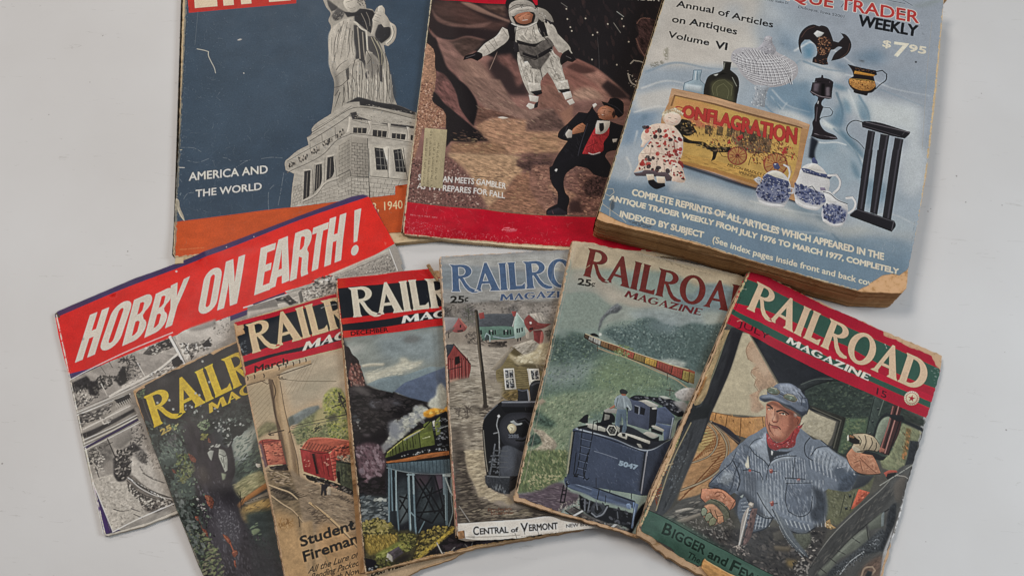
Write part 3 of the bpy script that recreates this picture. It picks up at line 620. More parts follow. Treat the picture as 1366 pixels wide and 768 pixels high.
m['ops'] = r'''
p 33475b -50-50 2770 0 0 3660-2770 0|n=.05,30,0,1
p 3d5062 27-68 1688 172-100 1958-1180 534-403-44|soft=14;a=.55
p a09a8f 1381 841 32 118 40 83-24 84 21 75-25 132-11 136 13 121-6 133 30 135-10 168-31 198 129-27 190-64 295 59-14-57-10-49-5-155-10-118-10-120-22-122-6-91 41 20 59-55 31-104-6-78-45-59-43-98-2-64-40-51-33 28-28 52-16-33-60-22-8-80-34-55|n=.06,2,86,3;r=.12
p 5a5753 1424 849 100 114-26 37-36 20-29-83|soft=.4
p 3b3a3b 1460 1074 63-103 71 62-34 83-68 24|soft=.6;a=.8
p bdb6a9 1583 913 19-37 98 10 34 75-41 59-62 17-34-59|soft=.3
d 4a4745,6b655e 1701 881 98 10 7 93-72-23|n=30;s=1,3;ang=66
l 55504a 1612 917 63-18|w=.6
l 6f685f 1622 981 36 20 37-12|w=.4
p 28282b 1582 1032 110 19 51-41 49 13 73 23 21 57-30 91-21 137-34-35-23-25-46-59-46-52-3-62-68 8|soft=.4
p 2b2b2e 1908 1230 56-9 63 61-12 98-53 56-38 26-33-49-21-48|soft=.4
p b0a99d 1858 1147 48-81 66 31 48 114-10 53-49 3-32-66-26 21-45 127-29-11 31-113|r=.1
p c0b9ac 1923 1005 38-12 23 50-12 54-59-30|r=.1
l 6a645c 1879 1118 53 37|w=.35
l 6a645c 1887 1088 59 37|w=.35
l 6a645c 1864 1163 53 34|w=.35
p b5aea1 2020 1211 52 44 6 86-31 104-59 55-27-41 52-48 23-74-8-63|r=.1
l 55514c 2047 1261 10 78-33 88-40 42|w=.5
p 2f2f31 1669 1205 50 21 57 83 0 213-26 236-19-91-34-33-35-19-2-135|soft=.5;a=.9
p 353436 1797 1357 72 23 52 128 16 136-33 131-27-137-44-64-36-49|soft=.5;a=.85
p 232326 1619 1041 72 17 52-36 109 27 24 50-32 78-59-37-47-37-54-13|soft=.3;a=.8
l 77726b 1752 1073 31 98 19 110|w=.6
l 77726b 1802 1063 22 81 5 93|w=.5
p 3a3a3c 1423 865 44 52 62 58-34 31-32 3-25-63|soft=.3;a=.7
d 2f2e2f,8a857c 1477 1045 105-13-28 83-74 16|n=26;s=1.5,4;ang=-54;j=30;e=3;a=.7
l c2bbae 1637 1163 48 13 57 83 47 36-1 122 0 107|w=2.2;w2=1.2
l 8d867c 1706 1240 3 169 1 211|w=1.2
l 8d867c 1751 1307 1 213 5 120|w=1
p aaa498 1775 1537 59 22-18 88-51 54-7-76|r=.1
l 44413f 1776 1522 41 110-39 55|w=.6
l 97917f 1832 1376 50 188 12 180|w=.7;w2=.4
l 97917f 1857 1379 60 188-3 150|w=.7;w2=.4
l 97917f 1884 1428 54 187 1 178|w=.7;w2=.4
p b1aa9e 1438 1258 139-125 93-21-9 246 1 257-101 123-74 51-62-66-8-239|soft=.5;n=.08,3,96,3
d 857f75,928b80 1536 1238 111-35-11 229-117 168|n=60;s=1,3;ang=86;a=.5
l 6a655d 1577 1149-60 240-45 206-39 129|w=.5;w2=.2
l 6a655d 1612 1168-47 226-46 221|w=.5;w2=.2
l 6a655d 1453 1336-14 196|w=.5;w2=.2
l 6a655d 1481 1521-36 145|w=.5;w2=.2
l 6a655d 1500 1776 61-38 101-108|w=.5;w2=.2
l 6a655d 1462 1815 62-52|w=.5;w2=.2
p 3a393a 1567 1739 31-27-5 147-20-2|soft=.3
p 9c958a 1612 1669 86-50 8 75-72 7|r=.1
l 55514c 1584 1740-8 204-3 186|w=.5;w2=.25
l 55514c 1611 1784 1 164-10 185|w=.9;w2=.25
l 55514c 1637 1828-9 122 3 186|w=.5;w2=.25
l 55514c 1668 1770-3 184-4 186|w=.5;w2=.25
l 55514c 1695 1814-14 141 9 188|w=.9;w2=.25
l 55514c 1726 1756-9 203 2 187|w=.5;w2=.25
l 55514c 1752 1800 2 163-33 183|w=.5;w2=.25
l 55514c 1778 1844-8 121-20 184|w=.9;w2=.25
l 55514c 1810 1785-3 184-28 183|w=.5;w2=.25
l 55514c 1836 1829-13 142-15 184|w=.5;w2=.25
l 55514c 1869 1771-10 203-22 185|w=.9;w2=.25
l 55514c 1894 1815 2 163-30 184|w=.5;w2=.25
l 55514c 1920 1859-8 121-16 185|w=.5;w2=.25
l 55514c 1953 1801-4 183-24 184|w=.9;w2=.25
l 55514c 1978 1844-13 142-11 185|w=.5;w2=.25
l c3bcaf 1593 1859 1 87-16 170|w=.9;w2=.4
l c3bcaf 1635 1863 1 88-17 170|w=.9;w2=.4
l c3bcaf 1677 1868 2 87-18 170|w=.9;w2=.4
l c3bcaf 1720 1872 1 88-18 170|w=.9;w2=.4
l c3bcaf 1762 1877 1 87-18 170|w=.9;w2=.4
l c3bcaf 1805 1881 0 88-18 170|w=.9;w2=.4
l c3bcaf 1847 1886 1 87-19 170|w=.9;w2=.4
l c3bcaf 1890 1891 0 87-19 170|w=.9;w2=.4
l c3bcaf 1932 1895 0 87-19 171|w=.9;w2=.4
l c3bcaf 1975 1900 0 87-20 170|w=.9;w2=.4
p 333234 1761 1774 21 2-13 102-22-61|soft=.3
p 403e3e 1890 1714 23 17-6 191-23-17|soft=.3
l 4d4945 1451 1931 54-9 74-65|w=.7
l 4d4945 1491 1964-38 63|w=.7
l 4d4945 1541 1911 6 116-16 84|w=.7
l 3a3838 1501 1994-54 165|w=1;w2=.3
l 46433f 1523 1252-42 133-16 149 4 135|w=.9;w2=.3;soft=.15;a=.8
l 46433f 1549 1216-43 156-14 165|w=.9;w2=.3;soft=.15;a=.8
l 46433f 1633 1248-19 136 0 121-22 88|w=.9;w2=.3;soft=.15;a=.8
l 46433f 1655 1281-14 167 6 121|w=.9;w2=.3;soft=.15;a=.8
l 46433f 1478 1729 38-55 74-52|w=.9;w2=.3;soft=.15;a=.8
l 46433f 1662 1630-30 116-5 204-13 142|w=.9;w2=.3;soft=.15;a=.8
l 46433f 1719 1666 4 148-21 172-3 158|w=.9;w2=.3;soft=.15;a=.8
l 46433f 1816 1647 2 177-21 144 2 172|w=.9;w2=.3;soft=.15;a=.8
l 46433f 1872 1712 13 178-21 143 15 130|w=.9;w2=.3;soft=.15;a=.8
l 46433f 1952 1586 9 136-17 174 12 175 16 102|w=.9;w2=.3;soft=.15;a=.8
l 46433f 1979 1724 2 147-10 144|w=.9;w2=.3;soft=.15;a=.8
l 46433f 1539 1940-12 142-16 84|w=.9;w2=.3;soft=.15;a=.8
l 46433f 1577 1886 5 145-18 126|w=.9;w2=.3;soft=.15;a=.8
l c9c1b4 1510 1281-19 151 0 135|w=1.2;w2=.4;soft=.25;a=.75
l c9c1b4 1574 1195-37 150-14 181|w=1.2;w2=.4;soft=.25;a=.75
l c9c1b4 1613 1277-25 150-1 135|w=1.2;w2=.4;soft=.25;a=.75
l c9c1b4 1690 1663-16 175 1 203-11 99|w=1.2;w2=.4;soft=.25;a=.75
l c9c1b4 1768 1760 3 147-20 142 6 101|w=1.2;w2=.4;soft=.25;a=.75
l c9c1b4 1851 1769-3 146-23 171|w=1.2;w2=.4;soft=.25;a=.75
l c9c1b4 1922 1777 8 147-15 143|w=1.2;w2=.4;soft=.25;a=.75
l c9c1b4 1989 1843-4 145 2 144|w=1.2;w2=.4;soft=.25;a=.75
l c9c1b4 1620 1744-13 145-3 173|w=1.2;w2=.4;soft=.25;a=.75
p 4b4845 1430 1605 12 120 19 120-13 182 28 3 20-182-30-120|soft=1.2;a=.5
p 3f3d3c 1987 1784 26 149-3 202-38 38 1-186|soft=1.2;a=.5
p 55514d 1761 1566 13 195 42 92 76-80-16-120-55-81|soft=1.4;a=.5
d 5b5752,3f3c3a,b5aea2 1584 1740 415 45 8 392-466-22|n=130;s=1,5;ang=91;j=10;e=5;a=.45
p a7a196 1410 2224 84-61 154-55 35 11 335 72 179 111-76 954-186 106-924-179 23-229 19-116-77-48-1-93 32-30 75-66 109-55-14-84 47-36 2-55|n=.07,2.5,16,2;r=.12
p 2c2c2e 1542 2125 60-29 60-29 69 22 80 37 81 30 126 35 168 103 3 36-187-77-160-53-161-39-4-43-88-2|soft=.35
p 8f897e 1681 2161 508 169-2 34-513-182|soft=.2
d b5aea2,55524d 1682 2133 504 161-2 28-503-161|n=40;s=1,2.5;ang=18;a=.6
l 4c4945 1218 2419 189-118 179-107 70-14 530 191|w=.7
l 6b665f 1231 2386 212-123 156-103|w=.5
l 6b665f 1182 2463 164-93|w=.5
l 514d49 1206 2504 91-56 94-59 143-95 48-37|w=.8
p 333132 1583 2236 59-8 9 43 68 43 124 62 103 18 160 38 57 14-2 27-217-58-203-78-138-29|soft=.3
d 8d867a,4a4744 1584 2229 582 175-4 55-582-160|n=60;s=1,2;ang=20
p 2a292b 1604 2399 126 20-9 61-120-20|r=.08
p 2a292b 1783 2443 129 31-11 67-125-27|r=.08
p 2a292b 1956 2499 125 28-10 60-122-30|r=.08
p 2a292b 2126 2538 23 6-10 58-20-7|r=.08
l 8a8479 1644 2403-3 62|w=.6
l 8a8479 1684 2413-5 60|w=.6
l 8a8479 1826 2457-6 64|w=.6
l 8a8479 1866 2466-7 64|w=.6
l 8a8479 1996 2510-7 57|w=.6
l 8a8479 2036 2517-7 60|w=.6
l 55514c 1572 2464 137 29 203 63 214 65|w=.6
l 55514c 1597 2314 142 58 182 47 171 47|w=.5
p b9b2a6 1740 2344 35 4 1 69-22 81-28-17 22-67|r=.1
p b9b2a6 1923 2385 29 10-12 82 7 69-34-3 11-82|r=.1
p b9b2a6 2093 2445 28 10-11 68 12 70-35 3 12-74|r=.1
p b9b2a6 1570 2283 28 10-10 90 8 70-58 1 21-74|r=.1
l 6d675f 1740 2344 13 71-23 66|w=.4
l 6d675f 1923 2385 0 90-10 68|w=.4
l 6d675f 2093 2445 6 77-12 74|w=.4
p 9a9388 1440 2457 83-53 3 55-77 60|r=.1
d 2d2c2d,45423f 1440 2457 83-53 3 55-77 60|n=14;s=1.5,3.5;ang=81;j=15
p 9a9388 1323 2526 88-45 3 48-87 52|r=.1
d 2d2c2d,45423f 1323 2526 88-45 3 48-87 52|n=14;s=1.5,3.5;ang=81;j=15
p 9a9388 1207 2601 80-38 4 54-81 45|r=.1
d 2d2c2d,45423f 1207 2601 80-38 4 54-81 45|n=14;s=1.5,3.5;ang=81;j=15
p 9a9388 1094 2677 81-39 1 47-75 46|r=.1
d 2d2c2d,45423f 1094 2677 81-39 1 47-75 46|n=14;s=1.5,3.5;ang=81;j=15
p 9a9388 992 2725 79-24 4 47-71 19|r=.1
d 2d2c2d,45423f 992 2725 79-24 4 47-71 19|n=14;s=1.5,3.5;ang=81;j=15
l 3f3c3b 1434 2470-256 128-183 101|w=.5
l 68635c 992 2818 320-151 143-147 117-49|w=.8
l 68635c 1438 2380 0 124|w=.5
l 68635c 1314 2450 2 109|w=.5
l 68635c 1203 2533 0 81|w=.5
p 8f897f 1576 2492 148 37-13 421-151-30|soft=.3
p 979186 1464 2575 107-84-16 429-115 53|soft=.3
l 45423f 1581 2561 69 20 70 16|w=.35;mn=-.4,1.5,6,1
l 45423f 1586 2562-2 33|w=.3
l 45423f 1632 2574-2 33|w=.3
l 45423f 1678 2586-1 33|w=.3
l 45423f 1579 2594 70 20 70 15|w=.35;mn=-.4,1.5,6,1
l 45423f 1607 2601-2 33|w=.3
l 45423f 1654 2613-2 33|w=.3
l 45423f 1700 2625-1 32|w=.3
l 45423f 1577 2627 70 20 71 15|w=.35;mn=-.4,1.5,6,1
l 45423f 1582 2628-2 33|w=.3
l 45423f 1629 2640-2 33|w=.3
l 45423f 1676 2651-1 33|w=.3
l 45423f 1575 2660 71 20 71 14|w=.35;mn=-.4,1.5,6,1
l 45423f 1604 2667-2 33|w=.3
l 45423f 1651 2678-1 33|w=.3
l 45423f 1698 2690-1 32|w=.3
l 45423f 1573 2693 72 20 71 14|w=.35;mn=-.4,1.5,6,1
l 45423f 1578 2694-2 33|w=.3
l 45423f 1626 2705-2 33|w=.3
l 45423f 1674 2717-2 32|w=.3
l 45423f 1572 2726 71 19 73 14|w=.35;mn=-.4,1.5,6,1
l 45423f 1600 2733-1 32|w=.3
l 45423f 1648 2743-1 33|w=.3
l 45423f 1696 2754-1 33|w=.3
l 45423f 1570 2759 72 18 73 14|w=.35;mn=-.4,1.5,6,1
l 45423f 1574 2760-1 32|w=.3
l 45423f 1623 2770-2 33|w=.3
l 45423f 1671 2781-1 32|w=.3
l 45423f 1568 2791 73 19 73 13|w=.35;mn=-.4,1.5,6,1
l 45423f 1597 2798-2 32|w=.3
l 45423f 1646 2808-2 32|w=.3
l 45423f 1694 2819-1 32|w=.3
l 45423f 1566 2824 73 18 74 13|w=.35;mn=-.4,1.5,6,1
l 45423f 1571 2825-2 32|w=.3
l 45423f 1620 2835-2 32|w=.3
l 45423f 1669 2846-1 32|w=.3
l 45423f 1564 2856 74 18 74 13|w=.35;mn=-.4,1.5,6,1
l 45423f 1594 2862-2 32|w=.3
l 45423f 1643 2872-1 32|w=.3
l 45423f 1693 2883-1 31|w=.3
l 45423f 1562 2888 75 18 74 13|w=.35;mn=-.4,1.5,6,1
l 45423f 1567 2889-2 32|w=.3
l 45423f 1617 2899-1 32|w=.3
l 45423f 1667 2909-1 32|w=.3
l 45423f 1560 2920 75 18 76 12|w=.35;mn=-.4,1.5,6,1
l 66615a 1463 2589 53-26 53-31|w=.35;mn=-.4,1.5,6,1
l 66615a 1468 2586-2 39|w=.3
l 66615a 1521 2558-2 39|w=.3
l 66615a 1461 2628 53-25 53-31|w=.35;mn=-.4,1.5,6,1
l 66615a 1493 2611-2 39|w=.3
l 66615a 1546 2583-2 39|w=.3
l 66615a 1459 2667 53-25 54-31|w=.35;mn=-.4,1.5,6,1
l 66615a 1464 2664-2 39|w=.3
l 66615a 1518 2636-2 39|w=.3
l 66615a 1457 2706 54-25 53-31|w=.35;mn=-.4,1.5,6,1
l 66615a 1489 2689-2 39|w=.3
l 66615a 1543 2661-2 39|w=.3
l 66615a 1455 2744 54-25 54-30|w=.35;mn=-.4,1.5,6,1
l 66615a 1460 2742-1 38|w=.3
l 66615a 1514 2714-1 39|w=.3
l 66615a 1453 2783 54-25 55-30|w=.35;mn=-.4,1.5,6,1
l 66615a 1486 2766-2 39|w=.3
l 66615a 1540 2739-2 39|w=.3
l 66615a 1451 2821 55-24 54-30|w=.35;mn=-.4,1.5,6,1
l 66615a 1457 2818-2 39|w=.3
l 66615a 1511 2791-2 39|w=.3
l 66615a 1449 2859 55-24 55-30|w=.35;mn=-.4,1.5,6,1
l 66615a 1482 2843-2 38|w=.3
l 66615a 1537 2816-2 38|w=.3
l 66615a 1447 2897 55-24 56-30|w=.35;mn=-.4,1.5,6,1
l 66615a 1453 2895-2 38|w=.3
l 66615a 1508 2868-2 38|w=.3
l 66615a 1445 2935 56-24 55-29|w=.35;mn=-.4,1.5,6,1
l 66615a 1479 2919-2 38|w=.3
l 66615a 1534 2892-2 38|w=.3
l 66615a 1443 2973 56-24 56-29|w=.35;mn=-.4,1.5,6,1
l 55514c 1560 2933 78 15 78 9|w=.35;mn=-.4,1.5,6,1
l 55514c 1565 2934-2 34|w=.3
l 55514c 1617 2942-2 36|w=.3
l 55514c 1669 2950-1 37|w=.3
l 55514c 1558 2967 78 17 79 11|w=.35;mn=-.4,1.5,6,1
l 55514c 1589 2973-1 35|w=.3
l 55514c 1642 2982-2 36|w=.3
l 55514c 1694 2992-1 37|w=.3
l 55514c 1556 3001 79 19 79 13|w=.35;mn=-.4,1.5,6,1
l 55514c 1562 3002-2 34|w=.3
l 55514c 1614 3013-1 35|w=.3
l 55514c 1666 3023-1 37|w=.3
l 55514c 1555 3035 78 20 80 16|w=.35;mn=-.4,1.5,6,1
l 55514c 1586 3042-1 34|w=.3
l 55514c 1639 3054-1 36|w=.3
l 55514c 1692 3066-2 37|w=.3
l 55514c 1553 3068 79 23 79 17|w=.35;mn=-.4,1.5,6,1
l 55514c 1558 3070-1 33|w=.3
l 55514c 1611 3083-1 35|w=.3
l 55514c 1664 3096-1 36|w=.3
l 55514c 1551 3102 80 24 79 19|w=.35;mn=-.4,1.5,6,1
l 66615a 1440 2986 57-24 57-29|w=.35;mn=-.4,1.5,6,1
l 66615a 1445 2983-1 36|w=.3
l 66615a 1502 2957-1 39|w=.3
l 66615a 1438 3021 57-20 58-26|w=.35;mn=-.4,1.5,6,1
l 66615a 1473 3008-2 37|w=.3
l 66615a 1530 2985-1 41|w=.3
l 66615a 1436 3057 58-17 59-22|w=.35;mn=-.4,1.5,6,1
l 66615a 1442 3055-1 36|w=.3
l 66615a 1500 3035-1 40|w=.3
l 66615a 1435 3092 58-13 59-19|w=.35;mn=-.4,1.5,6,1
l 66615a 1470 3083-1 37|w=.3
l 66615a 1528 3066 0 41|w=.3
l 66615a 1433 3128 59-11 59-15|w=.35;mn=-.4,1.5,6,1
l 66615a 1727 2959 164 37 164 32|w=.35;mn=-.4,1.5,6,1
l 66615a 1734 2960-4 47|w=.3
l 66615a 1799 2974-8 46|w=.3
l 66615a 1865 2988-13 45|w=.3
l 66615a 1930 3001-18 45|w=.3
l 66615a 1996 3015-23 44|w=.3
l 66615a 1724 3006 152 35 152 29|w=.35;mn=-.4,1.5,6,1
l 66615a 1761 3014-6 46|w=.3
l 66615a 1821 3026-10 46|w=.3
l 66615a 1882 3039-15 45|w=.3
l 66615a 1943 3052-21 44|w=.3
l 66615a 2003 3065-25 43|w=.3
l 66615a 1721 3053 140 32 140 28|w=.35;mn=-.4,1.5,6,1
l 66615a 1727 3054-3 47|w=.3
l 66615a 1783 3066-8 46|w=.3
l 66615a 1839 3078-13 45|w=.3
l 66615a 1895 3090-18 44|w=.3
l 66615a 1950 3102-22 43|w=.3
l 66615a 1719 3100 127 30 128 25|w=.35;mn=-.4,1.5,6,1
l 66615a 1749 3106-5 46|w=.3
l 66615a 1800 3117-10 46|w=.3
l 66615a 1851 3129-15 44|w=.3
l 66615a 1902 3140-20 43|w=.3
l 66615a 1953 3151-25 42|w=.3
l 66615a 1716 3146 115 28 116 24|w=.35;mn=-.4,1.5,6,1
l 7a746b 1044 2981 45-19 45-23|w=.35;mn=-.4,1.5,6,1
l 7a746b 1047 2979-3 33|w=.3
l 7a746b 1077 2965-3 33|w=.3
l 7a746b 1107 2951-4 34|w=.3
l 7a746b 1041 3013 44-17 44-23|w=.35;mn=-.4,1.5,6,1
l 7a746b 1059 3005-3 32|w=.3
l 7a746b 1088 2992-3 33|w=.3
l 7a746b 1118 2978-5 34|w=.3
l 7a746b 1039 3045 43-16 43-22|w=.35;mn=-.4,1.5,6,1
l 7a746b 1042 3044-3 32|w=.3
l 7a746b 1070 3031-3 33|w=.3
l 7a746b 1099 3019-4 33|w=.3
l 7a746b 1036 3077 42-15 42-21|w=.35;mn=-.4,1.5,6,1
l 7a746b 1053 3070-3 32|w=.3
l 7a746b 1081 3058-4 33|w=.3
l 7a746b 1109 3046-5 34|w=.3
l 7a746b 1033 3109 41-15 41-19|w=.35;mn=-.4,1.5,6,1
l 7a746b 1036 3108-3 31|w=.3
l 7a746b 1063 3096-3 33|w=.3
l 7a746b 1091 3085-4 33|w=.3
l 7a746b 1031 3140 40-13 40-18|w=.35;mn=-.4,1.5,6,1
l 7a746b 1047 3134-3 32|w=.3
l 7a746b 1073 3124-3 32|w=.3
l 7a746b 1100 3113-4 33|w=.3
l 7a746b 1028 3172 39-12 39-18|w=.35;mn=-.4,1.5,6,1
l 7a746b 1130 3081 151-39 152-44|w=.35;mn=-.4,1.5,6,1
l 7a746b 1138 3079-4 26|w=.3
l 7a746b 1213 3058-3 29|w=.3
l 7a746b 1289 3038-3 32|w=.3
l 7a746b 1365 3017-2 36|w=.3
l 7a746b 1126 3106 153-32 153-37|w=.35;mn=-.4,1.5,6,1
l 7a746b 1172 3096-3 27|w=.3
l 7a746b 1248 3079-3 30|w=.3
l 7a746b 1324 3061-2 34|w=.3
l 7a746b 1401 3044-2 37|w=.3
l 7a746b 1123 3132 153-26 154-30|w=.35;mn=-.4,1.5,6,1
l 7a746b 1131 3130-4 26|w=.3
l 7a746b 1207 3116-3 29|w=.3
l 7a746b 1284 3102-3 32|w=.3
l 7a746b 1361 3088-2 36|w=.3
l 7a746b 1119 3157 154-19 155-24|w=.35;mn=-.4,1.5,6,1
l 7a746b 1166 3150-4 27|w=.3
l 7a746b 1243 3140-3 30|w=.3
l 7a746b 1320 3129-2 34|w=.3
l 7a746b 1397 3118-2 37|w=.3
l 7a746b 1116 3182 155-12 156-17|w=.35;mn=-.4,1.5,6,1
d b4ada1,6d675f,57534d 1579 2561 146 36-26 547-148-42|n=120;s=.8,2;ang=11;a=.5
d bdb6aa,7b756b 1041 2876 392 122-8 180-397-6|n=80;s=.8,2;a=.5
l 4a4744 1549 2919 168 25-2 215|w=.6
l 3d3b3a 1729 2536-19 622|w=.7
l 8b857b 1580 2492-30 636|w=.6
l 4f4c48 1437 2907 116-53 2 66|w=.6
p aea89c 1732 2591 377 96-54 334-333-70|soft=.2;n=.05,3,6,1
p 232326 1786 2638 79 22 36 232-113-12|r=.06
p 232326 1955 2683 75-5 26 258-95-18|r=.06
l 72706b 1801 2667 90 23|w=.4
l 72706b 1796 2747 96 17|w=.4
l 72706b 1797 2827 95 18|w=.4
l 72706b 1970 2712 68 1|w=.4
l 72706b 1970 2793 79 9|w=.4
l 72706b 1970 2873 84 9|w=.4
l 72706b 1831 2656 2 228|w=.4
l 72706b 1864 2667 8 222|w=.4
l 72706b 1995 2688 5 235|w=.4
l 72706b 2023 2684 8 249|w=.4
p b9b3a7 1866 2647 52-8 25 43 10 109-1 173-61-7-6-173|r=.06
l 5d5953 1910 2665-20 305|w=.5
l 5d5953 1891 2784-1 186|w=.4
l 4a4744 1734 2646-6 293|w=.5
l 55514c 2047 2673 14 342|w=.6
l 55514c 1728 2939 328 76|w=.7
p 28272a 1143 2822 57-7-11 156-9 115-57 33|r=.06
p 28272a 1246 2767 57-7-20 221-58 72|r=.06
p 28272a 1356 2699 55-8-18 211-58 39|r=.06
l 6f6a63 1171 2838-19 258|w=.5
l 6f6a63 1263 2782-18 234|w=.5
l 6f6a63 1283 2771-15 235|w=.5
l 6f6a63 1384 2715-16 197|w=.5
l c2bbaf 1136 2808 69 1|w=1
l c2bbaf 1241 2753 66-6|w=1
l c2bbaf 1351 2685 63-7|w=1
l 6b665f 1216 2816-2 248|w=.5;w2=.4
l 6b665f 1235 2765-16 300|w=.5;w2=.4
l 6b665f 1334 2696-21 302|w=.5;w2=.4
l 6b665f 1423 2733 10 265|w=.5;w2=.4
l b9b2a6 1123 3125 107-52 105-119 107-33|w=1.2
l 5f5b55 1119 3144 110-52 105-118 108-34|w=.5
p c24d20 -48 3217 486-18 392-16 264-5 364-13 481-12 7-89 496-24 409-2-98 848-2784-272|n=.04,6,6,2;g=b54a1e,438,3180,1867,3528
l 5b2a17 -3 3222 1097-41 845-25|w=.25;a=.5
t e2d8c4 118 2807 698-2-699-80|{'t':'AMERICA AND','part':'caption_lettering','b':.18}
t e2d8c4 180 2984 580-13-580-59|{'t':'THE WORLD','part':'caption_lettering','b':.18}
t d9b98a 1340 3304 656-3-653-80|{'t':'AUGUST 3, 1940','part':'date_lettering','b':.05,'f':'s'}
t dd9a63 60 3505 201-1-201-10|{'t':'DESIGN COPYRIGHT 1940','a':.7}
p b72a20 77 890 516-7 528-4 34-731-1146-16
t d8c4a8 134 837 936-1-977-616|{'t':'LIFE','f':'g','track':.07,'part':'title_lettering'}
s 7d8790 -45 900 2664 280-222 2333-2380-266|n=300;L=2,9;w=.12,.4;a=.42
s 8b9299 -50 711 475 50 13 2457-423-47|n=130;L=2,8;w=.15,.45;a=.5
s 99a0a5 -8 2305 1123 122-22 789-1080-121|n=40;L=3,14;w=.1,.3;a=.4
d 51667b,2a3a4c,5d7084,263546 -45 900 2370 249-221 965-723 506-420 581-965-32|n=900;s=.5,2.2;e=1.8;j=90;a=.22
d 6f7f8c,8794a0 -41 807 466 49 13 2362-436-49|n=160;s=.4,1.3;e=1.6;j=90;a=.35
d 6f7f8c,7f8d99 -43 712 117 12-26 2451-59-7|n=260;s=.5,1.8;e=1.6;j=90;a=.45
d 6f7f8c,8794a0 426 950 1899 199-227 1050-1660 1019|n=260;s=.4,1.4;e=1.8;j=90;a=.3
l b9b4ab 164 1340 70 25 38 19 0 42 29 85 29 73 12 61|w=.75;w2=.5
p a9a8a4 548 1271 24-10 23 9-23 12-24-3|soft=.2
p b9b8b4 599 1671 9-5 6 12-8 5|soft=.1
l 7d8890 41 2446 112 19 69 48|w=.35;a=.7;mn=-.3,1.5,6,1
l 7d8890 100 2593 90 30 100-29|w=.35;a=.7;mn=-.3,1.5,6,1
l 7d8890 536 2714 90-56 34-10|w=.35;a=.7;mn=-.3,1.5,6,1
l 7d8890 761 2646 90-4 101 18|w=.35;a=.7;mn=-.3,1.5,6,1
l 7d8890 413 2594 45 18 28 24|w=.35;a=.7;mn=-.3,1.5,6,1
l 7d8890 821 3186-4-102 12-102 40-47|w=.35;a=.7;mn=-.3,1.5,6,1
l 7d8890 904 3145 31-177 25-154|w=.35;a=.7;mn=-.3,1.5,6,1
l 7d8890 76 2989 32-48 54-7|w=.35;a=.7;mn=-.3,1.5,6,1
l 7d8890 570 2652 67 0|w=.35;a=.7;mn=-.3,1.5,6,1
l cfc5b2 18 2657 56 9|w=.7
l b9ae9a 19 2473 28-2|w=.6
p c2b69e 4 2968 28 29 13 77 35 93 12 51-33-41-35-80-22-2|r=.25;a=.8
l cbbfa8 17 3046 24 79 40 80|w=.5
e 8d8675 37 720-17 1339-13 1512|w=2;a=.75;sc=3
e c9b795 -3 3214 10 357 433-12 643-1 737-20|w=1.2;a=.8
l 22303c 59 723-26 1337-17 883|w=.9;a=.5;mn=-.2,3,96,3
l 6f7980 164 885-21 403|w=.3;a=.6'''
MAGS.append(m)
m = dict(name='space', ang=-0.01837, w=267, h=356, t=5, x=-0.09185, y=0.71469)
m.update(kind='picture_magazine', cat='magazine', label='large red bordered magazine with a spaceman and a man in black on its cover', seed=23, rough=.38, paper=('8d7858','bfa888','d6c5a5'), spinecol=('8f8068','b9a98c','d6c9ae'), rag=.25, layers=4, jit=.25, regions=[('masthead_band',[[-72,392,1013,235,1041,892,839,895,247,959]]),('colour_band',[[0,3256,392,3279,924,3273,1492,3256,2060,3231,2662,3234,2655,3547,1734,3552,944,3563,419,3574,28,3583]]),('cover_picture',[[23,949,840,900,1049,900,1004,-72,2652,-10,2642,3250,2060,3227,1492,3253,924,3269,392,3275,10,3252,3,2138]])], stickers=[('mailing_label',[85,2474,291,2477,308,3099,112,3089],.22)], outline=[0,0,2670,0,2670,3560,2129,3536,1471,3561,944,3566,419,3577,81,3588,20,3569,5,3526,-2,3033,-2,2096,-16,972], pages=[8,10,2655,10,2655,3590,900,3590,60,3582,8,3560], back=[5,5,2660,5,2660,3570,5,3570], spine=[0,0,0,900,0,1800,0,2700,0,3555])
